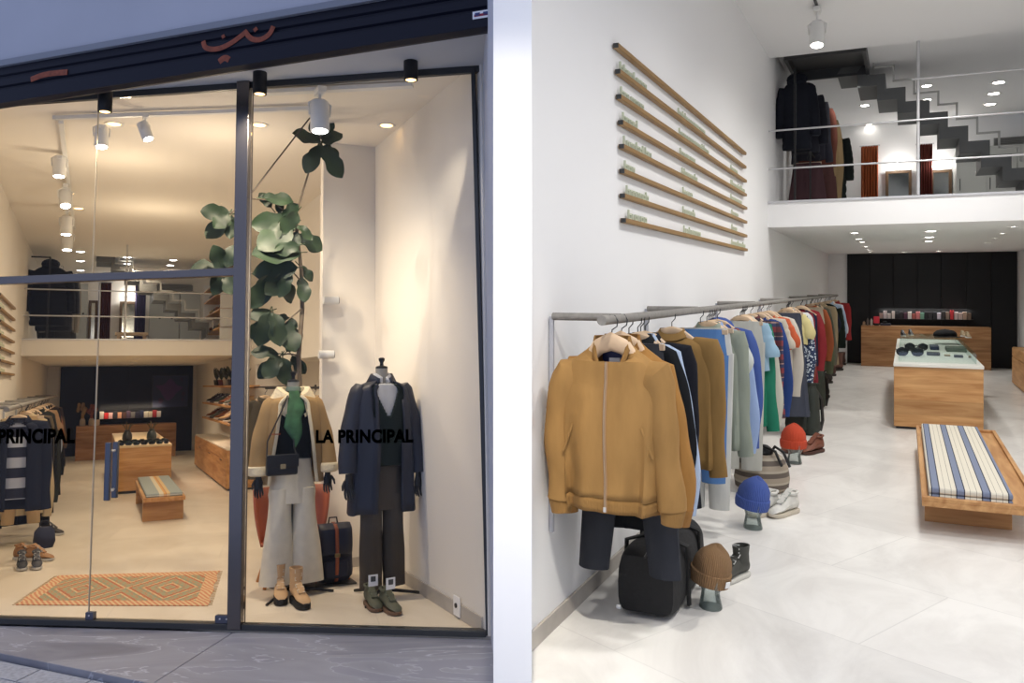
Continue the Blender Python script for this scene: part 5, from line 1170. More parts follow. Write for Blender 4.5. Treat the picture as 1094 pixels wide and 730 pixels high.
# lit shelf with boxes
vv = LVB-0.2; s0 = FL.at(106, 448, v=vv); s1 = FL.at(172, 446, v=vv)
t = thing('wall_shelf', 'long black shelf of small boxes on the dark wall of the left-hand view', 'shelf', FL, (s0.x, vv, s0.z)); shw = s1.x-s0.x
MB().bb((0, -0.03, -0.05), (shw, 0.14, 0)).build('shelf_board', BLACKP, t); MB().bb((0, 0.12, 0), (shw, 0.14, 0.2)).build('back_panel', BLACKP, t)
pc = [('ivory', (220, 206, 196)), ('vermilion', (214, 46, 44)), ('rosy', (214, 168, 166)), ('coal', (40, 38, 44)), ('peach', (206, 150, 120)), ('coffee', (90, 60, 52)), ('mauve', (86, 66, 84)), ('ash', (110, 106, 104)), ('ink', (40, 40, 56)), ('navy', (36, 40, 66)), ('bone', (214, 204, 186)), ('linen', (204, 190, 170)), ('wine', (160, 50, 56)), ('pearl', (216, 204, 200))]
pt_ = shw/len(pc)
for k, (n_, c_) in enumerate(pc):
    b_ = thing('boxed_item', '%s coloured box on the black shelf behind the left-hand counter' % n_, 'box', FL, (s0.x+pt_*(k+0.5), vv+0.04, s0.z), group='boxed goods on the left-hand wall shelf'); w = pt_*0.9; h = 0.14+0.03*((k*7) % 3 == 0); cm = mat('bx_'+n_, c_, 0.5)
    MB().bb((-w/2, -0.04, 0), (w/2, 0.04, h*0.8)).build('carton', cm, b_, bevel=0.002); MB().bb((-w/2-.002, -0.042, h*0.8), (w/2+.002, 0.042, h)).build('lid', cm, b_, bevel=0.002)
lamp('shelf_strip_light', FL, (s0.x+shw/2, vv-0.1, s0.z+0.26), (s0.x+shw/2, vv+0.05, s0.z+0.05), 3, WARM2, kind='AREA', size=shw, size_y=0.02)
# reflection in the shop glass, painted on a panel at the dark wall
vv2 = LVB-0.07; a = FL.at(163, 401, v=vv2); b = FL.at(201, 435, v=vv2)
t = thing('glass_reflection_panel', 'navy panel painted as a glass reflection of a purple blob, dark back wall', 'painted reflection', FL, (a.x, vv2, b.z)); w = b.x-a.x; h = a.z-b.z
MB().bb((0, -0.01, 0), (w, 0.02, h)).build('frame', mat('reflection_frame', (32, 34, 48), 0.4), t, bevel=0.003); MB().bb((0.02, -0.014, 0.02), (w-0.02, -0.01, h-0.02)).build('painted_ground', mat('reflection_ground', (52, 58, 92), 0.5), t)
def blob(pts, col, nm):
    m = MB(); n = len(pts); m.loft([[(x, y_, z) for x, z in pts] for y_ in (-0.018, -0.014)]); m.build(nm, mat(nm+'_tint', col, 0.6), t, smooth=False)
blob([(w*(0.46+(0.30+0.07*sin(3*a_)+0.04*sin(5*a_+1))*cos(a_)), h*(0.55+(0.26+0.08*sin(4*a_+2))*sin(a_))) for a_ in [2*pi*k/40 for k in range(40)]], (84, 60, 110), 'reflection_blob')
for cx_, cz_, r_ in ((0.24, 0.22, 0.07), (0.86, 0.42, 0.05), (0.84, 0.24, 0.035), (0.8, 0.86, 0.04)): blob([(w*cx_+w*r_*cos(a_), h*cz_+w*r_*1.2*sin(a_)) for a_ in [2*pi*k/16 for k in range(16)]], (70, 50, 84), 'reflection_drop')
# ---- cabinet and shelves on the right wall
kb = FL.at(242, 525, z=0); kv0 = kb.y; ku = kb.x; kh = FL.at(242, 480, u=ku).z
t = thing('wall_cabinet', 'long low oak cabinet with a pale top along the right wall, seen through the door', 'cabinet', FL, (ku, kv0, 0)); kl = 4.4; kd = RU-ku
MB().bb((0.02, 0.02, 0), (kd-0.01, kl, 0.03)).build('plinth', DSTEEL, t); MB().bb((0, 0, 0.03), (kd-0.002, kl, kh-0.02)).build('carcass', OAKY, t, bevel=0.003); MB().bb((-0.004, -0.004, kh-0.02), (kd-0.002, kl, kh)).build('worktop', mat('pale_top', (220, 210, 190), 0.4), t, bevel=0.002)
for k in range(3):
    d = MB().bb((-0.012, kl*k/3+0.006, 0.04), (0, kl*(k+1)/3-0.006, kh-0.17)).build('door', OAKY, t, bevel=0.002); MB().bb((-0.02, kl*k/3+0.5, kh-0.2), (-0.012, kl*k/3+0.7, kh-0.188)).build('handle', DSTEEL, d)
MB().bb((-0.012, 0.006, kh-0.155), (0, kl-0.006, kh-0.03)).build('drawer', OAKY, t, bevel=0.002)
su = 1.93; shz = [FL.at(235, 412, u=su).z, FL.at(235, 432.5, u=su).z, FL.at(235, 450.5, u=su).z]
random.seed(11)
SC = [(120, 70, 40), (40, 38, 36), (70, 84, 76), (188, 160, 120), (60, 66, 80), (150, 96, 60), (34, 34, 38), (110, 116, 104), (206, 196, 176)]
for j, z in enumerate(shz):
    nm = ['upper', 'middle', 'lower'][j]; v0 = 13.2; v1 = 17.7
    t = thing('wall_shelf', '%s thin oak shelf above the oak cabinet on the right wall' % nm, 'shelf', FL, (su, v0, z)); MB().bb((0, 0, -0.03), (RU-su-0.002, v1-v0, 0)).build('shelf_board', OAKY, t, bevel=0.002); MB().bb((RU-su-0.03, 0.1, -0.05), (RU-su-0.002, v1-v0-0.1, -0.03)).build('wall_batten', OAKY, t)
    n_ = 7 if j else 6
    pvn = 'the near end'
    for k in range(n_):
        c_ = SC[(k*2+j*3) % 9]; cn_ = ['tan', 'black', 'sage', 'sand', 'slate', 'cognac', 'ink', 'olive', 'cream'][(k*2+j*3) % 9]
        lab = '%s shoe on the %s oak shelf, number %s from the post' % (cn_, nm, ['one', 'two', 'three', 'four', 'five', 'six', 'seven'][k])
        if j == 0:
            b_ = thing('potted_plant', 'dark leafy plant on the upper oak shelf, %s from the post' % ['first', 'second', 'third', 'fourth', 'fifth', 'sixth'][k], 'plant', FL, (su+0.14, v0+0.4+k*0.62, z), group='plants on the upper oak shelf')
            MB().lathe([(0.045, 0), (0.06, 0.10), (0.055, 0.10), (0.05, 0.06)], 14).build('pot', mat('pot%d' % (k % 3), ((190, 180, 166), (120, 60, 50), (60, 56, 54))[k % 3], 0.6), b_)
            m = MB()
            for q in range(12):
                a_ = random.uniform(0, 6.28); r_ = random.uniform(0.05, 0.13); m.loft([[(r_*f*cos(a_)+wd*sin(a_)*sg, r_*f*sin(a_)-wd*cos(a_)*sg, 0.09+0.22*f*random.uniform(.9, 1.1)-0.06*f*f*(q % 2)) for sg in (-1, 0, 1)] for f, wd in ((0, .004), (.35, .03), (.7, .032), (1, .004))], 0, False, False, closed=False)
            m.build('foliage', mat('shelf_leaf', (58, 66, 52), 0.5, var=0.2), b_)
        else:
            shoe(FL, (su+0.16, v0+0.35+k*0.6, z), lab, 'shoe', 'leather_shoe', c_, (90, 84, 76) if k % 2 else (214, 208, 196), rz=-pi/2, s=1.15, group='shoes on the %s oak shelf' % nm)
for j, z in enumerate(shz):
    lamp('shelf_strip_light', FL, (RU-0.06, 15.4, z-0.05), (RU-0.10, 15.4, 0.2), 5, (1, 0.78, 0.58), kind='AREA', size=0.03, size_y=3.6)
# ---- door furniture
dv = -0.07
for k, (x0, x1, y0, y1, off) in enumerate(((113.5, 119, 473, 535, -0.07), (121.5, 127, 472, 532, 0.06))):
    a = fac((x0+x1)/2, y0, off); b = fac((x0+x1)/2, y1, off); w = (fac(x1, 500, off)[0]-fac(x0, 500, off)[0])
    t = thing('pull_bar', ['long upright blue steel pull handle on the outside of the glass door', 'matching upright pull handle on the inner side of the glass door'][k], 'handle', FF, (a[0], off, b[1]))
    MB().bb((-w/2, -0.012, 0), (w/2, 0.012, a[1]-b[1])).build('grip', mat('handle_steel', (92, 96, 108), 0.35, 0.8), t, bevel=0.003)
    for z in (0.06, a[1]-b[1]-0.06): MB().cyl((0, 0, z), (0, -off*0.92, z), 0.008, 10).build('standoff', STEEL, t)
for k, (x0, x1, y0, y1) in enumerate(((93, 101, 655, 664), (231, 249, 659, 669))):
    a = fac(x0, y0); b = fac(x1, y1); t = thing('door_fitting', ['small steel patch fitting at the foot of the glass joint', 'steel floor hinge with two screws beside the foot of the post'][k], 'door fitting', FF, (a[0], 0, 0.028))
    MB().bb((0, -0.02, 0), (b[0]-a[0], 0.02, max(0.05, a[1]-0.028))).build('clamp_plate', mat('fitting_steel', (96, 100, 116), 0.35, 0.8), t, bevel=0.003)
    for q in ((0.3, 0.7) if k else (0.5,)): MB().cyl(((b[0]-a[0])*q, -0.024, 0.03), ((b[0]-a[0])*q, -0.02, 0.03), 0.006, 10).build('screw', STEEL, t)
# ---- lettering on the glass
def glass_text(body, px0, px1, py, label, n_):
    a = fac(px0, py, -0.006); b = fac(px1, py, -0.006)
    cu = bpy.data.curves.new('window_lettering', 'FONT'); cu.body = body; cu.size = 0.1; cu.extrude = 0.0008; cu.offset = 0.0046; cu.space_character = 1.06; cu.materials.append(mat('black_vinyl', (2, 2, 2), 0.9, spec=0.0))
    tmp = bpy.data.objects.new(n_, cu); C.objects.link(tmp); bpy.context.view_layer.update()
    me = bpy.data.meshes.new_from_object(tmp.evaluated_get(bpy.context.evaluated_depsgraph_get())); bpy.data.objects.remove(tmp)
    o = bpy.data.objects.new(n_, me); C.objects.link(o)
    w = max(v.co.x for v in me.vertices)-min(v.co.x for v in me.vertices); f = (b[0]-a[0])/w
    o.matrix_world = FF.M @ Matrix.Translation((a[0], -0.0065, a[1])) @ Matrix.Rotation(pi/2, 4, 'X') @ Matrix.Diagonal((f, f*1.12, f, 1))
    return tag(o, label, 'lettering')
glass_text('LA PRINCIPAL', 337, 441, 473, 'black shop name lettering on the window in front of the mannequins', 'window_lettering')
glass_text('LA PRINCIPAL', -27, 79, 473.5, 'black shop name lettering on the glass door, cut off at the left', 'window_lettering')

# ---- left rail of clothes
g_u = -0.62; gz = FL.at(59, 430, u=g_u).z; gz = 1.42
def vL(px, hw, y=480): return FL.at(px, y, u=g_u+hw).y
rl0 = 8.5
rail(FL, 'clothes_rail', 'grey iron clothes rail along the left wall, seen through the glass door', g_u, gz, rl0-0.6, 18.0, LU, [8.6, 10.0, 11.6, 13.4, 15.4, 17.4])
GLr = 'clothes on the rail left of the glass door'
LL = [('camel long trousers', 'trousers', 'camel_trousers', 'pants', (186, 152, 106), 42, 575, .13), ('cream knitted coat', 'coat', 'knitted_coat', 'coat', (196, 174, 132), 53, 549, .19), ('black tailored coat', 'coat', 'tailored_coat', 'coat', (22, 22, 26), 56, 560, .19),
      ('olive brown long coat', 'coat', 'brown_coat', 'coat', (96, 82, 58), 59, 530, .19), ('pitch black knit', 'knitwear', 'black_knit', 'knit', (20, 20, 22), 61, 540, .19), ('dark green field coat', 'coat', 'field_coat', 'coat', (44, 48, 40), 64, 536, .19), ('tan wool scarf top', 'knitwear', 'tan_sweater', 'tee', (170, 130, 90), 64, 500, .19),
      ('charcoal wool coat', 'coat', 'charcoal_coat', 'coat', (34, 34, 38), 66, 520, .19), ('light blue shirt', 'shirt', 'blue_shirt', 'shirt', (160, 172, 186), 63.5, 480, .17), ('black leather jacket', 'jacket', 'leather_jacket', 'jacket', (24, 22, 22), 67.5, 500, .19), ('brick orange knit', 'knitwear', 'orange_knit', 'knit', (160, 96, 64), 67, 478, .18), ('dark brown parka', 'parka', 'brown_parka', 'coat', (56, 44, 36), 69, 492, .19), ('mottled brown fleece', 'fleece', 'brown_fleece', 'knit', (104, 82, 60), 70, 474, .19)]
# first garment: open navy jacket over a striped sweater
vj = 8.95
t = thing('striped_sweater', 'navy and white striped sweater inside the open navy jacket by the glass door', 'sweater', FL, (g_u+0.02, vj+0.01, gz), group=GLr)
m = MB(); torso(m, 0.7, 0.19, 0.2, T=0.05, n=28); m.build('body', NAVYST, t); m = MB(); m.lathe([(0.07, -0.14), (0.066, -0.10), (0.06, -0.14)], 16, cap=False); m.build('neck_rib', gcol((30, 34, 52)), t)
def open_jacket(fr, loc, label, cat, name, col, L, sh, half, group=None, SL=None, rz=0.0, T=0.075, collar_col=None):
    t_ = thing(name, label, cat, fr, loc, rz, group); M_ = gcol(col); n = 44; hanger(t_, False, w=sh*0.9)
    m = MB(); torso(m, L, sh, sh*1.08, T=T, n=n, fold=0.008, ph=2.0, rows=12, openf=lambda k, i: abs(((i+0.5)/n)-0.75) < half(k)); m.build('body', M_, t_, solid=0.008)
    for s in (-1, 1):
        m = MB(); sleeve(m, s, SL or L*0.95, sh, r0=0.078, r1=0.055, out=0.08, n=18, ph=s); m.build('sleeve', M_, t_)
    m = MB(); k = 24; m.loft([[(rr*cos(a_), rr*0.8*sin(a_), z-0.05*max(0, -sin(a_))) for a_ in [-0.3*pi+1.6*pi*i/(k-1) for i in range(k)]] for rr, z in ((0.082, -0.13), (0.07, -0.09), (0.076, -0.085), (0.105, -0.13))], 0, False, False, closed=False); m.build('collar', gcol(collar_col) if collar_col else M_, t_, solid=0.006)
    return t_
open_jacket(FL, (g_u+0.02, vj, gz), 'open dark navy jacket, nearest garment on the rail left of the glass door', 'jacket', 'navy_jacket', (28, 34, 56), 0.80, 0.20, lambda k: 0.045, GLr, SL=0.74)
prev = 'open navy jacket'; lastv = vj+0.05
for d_, cat_, nm_, kd_, cl_, px_, py_, sh_ in LL:
    hw_ = sh_+0.075 if kd_ != 'tee' else sh_+0.06
    if kd_ == 'pants': hw_ = sh_+0.01
    v_ = max(lastv+0.1, min(vL(px_, hw_), 17.8)); zb = FL.at(px_, py_, u=g_u+hw_).z; L_ = min(1.1, max(0.35, gz-zb-0.1))
    garment(FL, (g_u, v_, gz), kd_, cl_, '%s on the left-hand rail, next behind the %s' % (d_, prev), cat_, GLr, nm_, sh=sh_, L=L_+(0.1 if kd_ == 'pants' else 0), rz=random.uniform(-.06, .06), hw=None if kd_ != 'pants' else 0.12)
    prev = d_; lastv = v_
random.seed(21)
for k, (px, py, c_, lab) in enumerate(((22, 611, (52, 54, 60), 'left shoe of the dark grey trainers below the left-hand rail'), (38, 610, (56, 58, 66), 'right shoe of the dark grey trainers below the left-hand rail'), (28, 601, (150, 110, 76), 'tan hiking trainer behind the grey ones, left of the pair'), (42, 602, (160, 120, 84), 'tan hiking trainer behind the grey ones, right of the pair'), (55, 574, (40, 36, 34), 'dark boot further back below the left-hand rail'))):
    p = FL.at(px, py, z=0); shoe(FL, (p.x, p.y+0.12, 0), lab, 'shoe', 'running_shoe', c_, (190, 188, 184), rz=0.1 if k < 2 else 1.0, s=0.98, lace=(200, 200, 200), group='shoes below the left-hand rail')
t = thing('tote_bag', 'dark navy soft bag standing on the floor behind the shoes below the left-hand rail', 'bag', FL, (FL.at(46, 588, z=0).x, FL.at(46, 588, z=0).y+0.15, 0)); MB().lathe([(0.08, 0), (0.10, 0.06), (0.09, 0.16), (0.06, 0.2)], 20, sy=0.7).build('bag_body', mat('navy_bag', (36, 42, 66), .7, bump=0.4, bscale=20), t); MB().tube([(-0.05, 0, 0.19), (-0.03, 0, 0.26), (0.03, 0, 0.26), (0.05, 0, 0.19)], 0.006, 6).build('handle', BLACK, t)
# left wall slats
slats(FL, LU, [(0, 312), (0, 327), (0, 341), (0, 356), (0, 370), (0, 384), (0, 398)], [(16, 332), (15.5, 344), (15.5, 355), (15, 367), (15, 379), (15, 390), (15, 401)], lambda k: [(1, 5)] if k else [], 'left of the glass door')

# ---- upstairs, left view
rv = LMV+0.04
upstairs_rails(FL, 'steel_railing', 'steel tube railing along the mezzanine edge, seen through the shop front', rv, LMT+0.02, LU, RU, [FL.at(60, 309.5, v=rv).z, FL.at(60, 337.5, v=rv).z], FL.at(134.5, 320, v=rv).x, LHC, (FL.at(128, 286, v=rv).x, FL.at(128, 286, v=rv).z), r=0.010)
STL = [(71, 260), (87, 270), (103, 279.5), (119, 289), (134, 300), (149, 311), (164, 321), (177, 331), (190, 341), (205, 351), (220, 361)]
stairs(FL, STL, 15.5, 16.2, 'folded dark steel staircase upstairs in the left-hand view, descending to the right', rise=0.11, shift=0.05, trim_off=0.06)
curtain(FL, 106, 119, 302, 18.05, LMT, 'dark red fitting room curtain upstairs in the left-hand view', (98, 40, 34))
curtain(FL, 145, 156, 305, 18.05, LMT, 'violet grey fitting room curtain upstairs in the left-hand view', (84, 74, 110))
mirror(FL, 128, 147, 322, 18.1, LMT, 'brown framed mirror upstairs between the two left-hand curtains'); mirror(FL, 95, 105, 321, 18.12, LMT, 'narrow mirror upstairs beside the dark red curtain')
sconce(FL, 139, 317, 18.1, 'glowing wall lamp above the upstairs mirror of the left-hand view', 0.8)
for k, (x0, x1) in enumerate(((77, 94), (160, 192), (193, 214))):
    a = FL.at(x0, 312 if k else 303, v=18.15); b = FL.at(x1, 312, v=18.15); t = thing('cupboard', ['pale cupboard door upstairs between the coats and the mirror', 'pale cupboard upstairs behind the staircase', 'pale cupboard upstairs right of the staircase'][k], 'cupboard', FL, (a.x, 18.12, LMT)); h_ = a.z-LMT
    d = MB().bb((0, 0, 0), (b.x-a.x, 0.07, h_)).build('door', GREYL, t, bevel=0.003); MB().ell(((b.x-a.x)*0.75, -0.01, h_*0.55), (0.02, 0.01, 0.02), 10).build('knob', DSTEEL, d); MB().ell(((b.x-a.x)*0.35, -0.01, h_*0.55), (0.02, 0.01, 0.02), 10).build('knob', DSTEEL, d)
a = FL.at(167, 304, v=18.15); b = FL.at(206, 311, v=18.15); t = thing('air_vent', 'grey air vent high on the upstairs wall of the left-hand view', 'vent', FL, (a.x, 18.17, b.z)); MB().bb((0, -0.03, 0), (b.x-a.x, 0, a.z-b.z)).build('frame', mat('vent_grey2', (130, 128, 124), .5), t)
for k in range(4): MB().bb((0.02, -0.038, 0.02+k*0.03), (b.x-a.x-0.02, -0.03, 0.034+k*0.03)).build('slat', mat('vent_dark', (104, 104, 102), .5), t)
a = FL.at(123, 356, v=17.3); t = thing('upstairs_table', 'small pale bench upstairs in front of the mirror', 'bench', FL, (a.x, 17.0, LMT)); th3 = a.z-LMT; MB().bb((0, 0, th3-0.05), (0.55, 0.35, th3)).build('top', HANGW, t)
for x in (0.03, 0.47): MB().bb((x, 0.02, 0), (x+0.05, 0.33, th3-0.05)).build('leg', HANGW, t)
# shelf unit upstairs right
t = thing('shelving_unit', 'open wooden shelving unit with folded clothes upstairs behind the plant', 'shelving', FL, (RU-0.42, 14.6, LMT)); zz = [FL.at(235, y_, v=15.4).z-LMT for y_ in (352, 333, 316, 303)]
for z in zz: MB().bb((0, 0, z-0.02), (0.4, 2.4, z)).build('shelf_board', OAKY, t)
MB().bb((0.385, 0, 0), (0.41, 2.4, 1.2)).build('back_panel', WALLL, t)
for y in (0, 2.38): MB().bb((0, y, 0), (0.4, y+0.02, 1.2)).build('side_panel', WHITEM, t)
for j, z in enumerate(zz[:3]):
    for k in range(3):
        t2 = thing('folded_clothes', 'stack of folded %s clothes, %s upstairs shelf, %s' % (['brown', 'sand', 'grey'][(j+k) % 3], ['lowest', 'middle', 'top'][j], ['near end', 'middle', 'far end'][k]), 'folded clothes', FL, (RU-0.24, 14.95+k*0.7, LMT+z), group='folded clothes on the upstairs shelves'); 
        for q in range(2): MB().bb((-0.14, -0.18, q*0.045), (0.12, 0.18, q*0.045+0.042)).build('folded_garment', gcol([(110, 72, 52), (170, 146, 110), (110, 106, 100)][(j+k+q) % 3]), t2, bevel=0.015)
# coats upstairs left
cuL = FL.at(54, 290, v=14.8); hzL = FL.at(52, 279, v=14.8).z+0.02; GUL = 'coats hanging upstairs in the left-hand view'
t = thing('coat_stand', 'black coat rail behind the dark coats upstairs in the left-hand view', 'clothes rail', FL, (cuL.x, 14.5, LMT)); MB().cyl((0, 0, hzL-LMT), (0, 2.4, hzL-LMT), 0.013, 10).build('bar', BLACKM, t)
for y in (0.02, 2.38): MB().cyl((0, y, 0), (0, y, hzL-LMT), 0.012, 10).build('upright', BLACKM, t)
MB().cyl((-0.25, 0.02, hzL-LMT), (0, 0.02, hzL-LMT), 0.012, 10).build('cross_arm', BLACKM, t)
puffer(FL, (cuL.x, 14.75, hzL), (28, 30, 40), 'black hooded padded coat hanging first upstairs in the left-hand view', 'coat', GUL, 'padded_coat', L=0.92, sh=0.25)
puffer(FL, (cuL.x+0.06, 15.15, hzL), (36, 38, 48), 'slate padded coat hanging upstairs behind the black one, left-hand view', 'coat', GUL, 'padded_coat', L=0.98, sh=0.25, hood=False)
garment(FL, (cuL.x+0.13, 15.6, hzL), 'coat', (110, 104, 96), 'grey wool coat showing at the right of the dark upstairs coats', 'coat', GUL, 'wool_coat', L=0.92, sh=0.22)
garment(FL, (cuL.x+0.08, 16.1, hzL), 'coat', (40, 40, 44), 'long black coat hanging last upstairs in the left-hand view', 'coat', GUL, 'long_coat', L=1.05, sh=0.22)
# ---- ceiling fixtures, left view
a = FL.at(60, 126, z=LHC-0.03); b = FL.at(330, 116, z=LHC-0.03)
def track_run(fr, a, b, label, r=0.018, m_=None):
    t_ = thing('lighting_track', label, 'lighting track', fr, (a.x, a.y, a.z)); d = Vector((b.x-a.x, b.y-a.y, 0)); L_ = d.length; rz = math.atan2(d.y, d.x)
    T_ = Matrix.Rotation(rz, 4, 'Z'); MB().box((L_/2, 0, 0), (L_, r*2, 0.03), T=T_).build('track', m_ or WHITEM, t_); MB().box((-0.01, 0, 0), (0.02, r*2.3, 0.034), T=T_).build('end_cap', m_ or WHITEM, t_); return t_
track_run(FL, a, b, 'white lighting track running across the left-hand ceiling behind the glass')
a2 = FL.at(62, 128, z=LHC-0.03); t = thing('lighting_track', 'second white lighting track running away into the left-hand shop', 'lighting track', FL, (a2.x+0.02, a2.y+0.05, LHC-0.03)); MB().bb((-0.018, 0, -0.015), (0.018, 12.6-a2.y, 0.015)).build('track', WHITEM, t); MB().bb((-0.02, 12.6-a2.y, -0.017), (0.02, 12.62-a2.y, 0.017)).build('end_cap', WHITEM, t)
a3 = FL.at(283, 99, z=LHC-0.03); b3 = FL.at(441, 91, z=LHC-0.03); track_run(FL, a3, b3, 'thick white lighting track right behind the shop window', 0.03)
def spotL(px, py, vz, label, s, aim=(0, 0.1, -1), v=None, anchor_y=None):
    p = FL.at(px, py, v=v); return spot_body(FL, (p.x, p.y, LHC-0.045), LHC-0.045-p.z, aim, label, s, group='white spotlights of the left-hand shop')
spotL(108.5, 146, 0, 'white spotlight hanging below the front track, left one of two', 1.15, (0.02, -0.2, -1), v=a.y+0.05)
spotL(155, 140, 0, 'white tilted spotlight hanging below the front track, right one of two', 0.95, (0.35, -0.3, -1), v=FL.at(155, 121, z=LHC-0.03).y)
spotL(63.5, 178, 0, 'white spotlight on the second track, nearest one above the transom', 1.2, (0, -0.1, -1), v=8.6)
spotL(69.5, 212, 0, 'white spotlight on the second track, second from the front', 1.25, (0.1, -0.5, -1), v=9.8)
spotL(71, 241, 0, 'white spotlight on the second track, third from the front', 1.4, (0, -0.1, -1), v=11.2)
spotL(72, 258, 0, 'white spotlight on the second track, last one before the mezzanine', 1.5, (0, -0.1, -1), v=12.6)
spotL(341.5, 124, 0, 'large white cylinder spotlight in the shop window above the plant', 1.45, (0.0, -0.12, -1), v=(a3.y+b3.y)/2)
for k, q in enumerate(((122, 133), (277, 134), (413, 134.5), (73, 207), (84, 223))): downlight(FL, q[0], q[1], LHC, ['recessed warm downlight behind the first black lamp', 'recessed warm downlight right of the post', 'recessed warm downlight above the window display', 'recessed warm downlight beside the second track, nearer one', 'recessed warm downlight beside the second track, farther one'][k], r=0.06, glow=GLOWW, group='recessed warm downlights in the left-hand ceiling')
for k, q in enumerate(((88.5, 385), (88.5, 391.5), (143, 387), (146, 383), (117, 392))): downlight(FL, q[0], q[1], LMB, 'downlight under the left-hand mezzanine, %s' % ['nearest at the left', 'farther at the left', 'nearer of the middle pair', 'farther of the middle pair', 'single one near the dark wall'][k], r=0.05, group='downlights under the left-hand mezzanine')
for k, q in enumerate(((86, 269), (86, 279), (86, 289), (136, 275), (136, 282), (185, 278), (182, 283.5), (180.5, 288))):
    p = FL.at(q[0], q[1], z=LHC); p.y = min(p.y, 18.0); downlight(FL, p, 0, LHC, 'ceiling spot above the left-hand mezzanine, %s' % ['top of the left row', 'middle of the left row', 'bottom of the left row', 'upper beside the post', 'lower beside the post', 'top of the right row', 'middle of the right row', 'bottom of the right row'][k], r=0.07, group='ceiling spots above the left-hand mezzanine')
for k, (px, y0, y1) in enumerate(((112, 88, 119), (277.5, 70, 100), (439, 48, 85))):
    a = FL.at(px, y0, z=3.70) if k == 2 else None
    tt = fac(px, y1, -0.17)
    b = fp(tt[0], -0.17); zb = tt[1]
    t = thing('surface_downlight', ['black cylinder lamp on the soffit outside, left one of three', 'black cylinder lamp on the soffit outside, beside the post', 'black cylinder lamp on the soffit outside, right one of three'][k], 'ceiling lamp', FL, (b.x, b.y, 3.70), group='black cylinder lamps on the entrance soffit')
    MB().tube([(0, 0, 0), (0, 0, zb-3.70)], 0.047, 22).build('lamp_body', BLACK, t); MB().lathe([(0.047, -0.0), (0.047, -0.004), (0.036, -0.006), (0.034, 0.0)], 22, c=(0, 0, zb-3.70), cap=False).build('rim', BLACK, t); MB().lathe([(0.001, -0.003), (0.034, -0.003)], 18, c=(0, 0, zb-3.70), cap=False).build('lens', GLOWW, t)
    lamp('downlight_light', FL, (b.x, b.y, zb-0.02), (b.x+0.1, b.y+1.2, 0), (40, 130, 32)[k], (1, 0.86, 0.66), size=0.03, angle=100, blend=0.8)

# ================================================================== WINDOW DISPLAY
MBLK = mat('mannequin_black', (20, 20, 22), 0.45); MLIN = mat('mannequin_linen', (150, 148, 140), 0.8)
def hand(mb, p, s=1.0, side=1, curl=0.25):
    """black articulated hand hanging down from the wrist p"""
    p = Vector(p)
    mb.tube([p+Vector((0, 0, 0.02)), p+Vector((0, 0, -0.01)), p+Vector((0, -0.003, -0.05)), p+Vector((0, -0.006, -0.09))], [0.022*s, 0.024*s, 0.036*s, 0.034*s], 12, flat=0.5)
    for k, (dy, L_) in enumerate(((-0.026, 0.068), (-0.009, 0.078), (0.009, 0.072), (0.025, 0.056))):
        b = p+Vector((side*0.002, 0, -0.085))+Vector((dy*s, -0.004, 0)); L_ *= s
        mb.tube([b, b+Vector((dy*0.15, -curl*0.02, -L_*0.45)), b+Vector((dy*0.2, -curl*0.07, -L_*0.78)), b+Vector((dy*0.1, -curl*0.13, -L_))], [0.0095*s, 0.009*s, 0.008*s, 0.005*s], 8)
    b = p+Vector((-side*0.026*s, -0.004, -0.03)); mb.tube([b, b+Vector((-side*0.022*s, -0.015, -0.03)), b+Vector((-side*0.026*s, -0.025, -0.062))], [0.012*s, 0.010*s, 0.006*s], 8)
def mannequin_base(t_, h_sh, wid):
    m = MB(); m.lathe([(0.045, h_sh-0.02), (0.043, h_sh+0.03), (0.046, h_sh+0.085)], 20); m.build('neck', MLIN, t_)
    m = MB(); m.lathe([(0.047, h_sh+0.085), (0.044, h_sh+0.10), (0.015, h_sh+0.108), (0.013, h_sh+0.13), (0.022, h_sh+0.145), (0.024, h_sh+0.16), (0.012, h_sh+0.168)], 18); m.build('neck_cap', MBLK, t_)
    m = MB(); m.loft([[(a*cos(q), b*sin(q), z) for q in [2*pi*i/20 for i in range(20)]] for a, b, z in ((0.08, 0.05, 0.70), (0.10, 0.06, 0.82), (0.10, 0.06, 0.98), (0.11, 0.06, h_sh-0.28), (0.13, 0.055, h_sh-0.14), (0.08, 0.045, h_sh-0.06), (0.042, 0.042, h_sh-0.01))]); m.build('torso_form', MLIN, t_)
    MB().cyl((0, 0.03, 0.03), (0, 0.03, 0.7), 0.014, 12).build('pole', MBLK, t_)
    for a in (pi/2+0.3, pi/2+2*pi/3+0.3, pi/2+4*pi/3+0.3):
        MB().tube([(0, 0.03, 0.06), (0.10*cos(a), 0.03+0.10*sin(a), 0.045), (wid*cos(a), 0.03+wid*sin(a), 0.008)], [0.013, 0.013, 0.010], 8).build('tripod_leg', MBLK, t_)
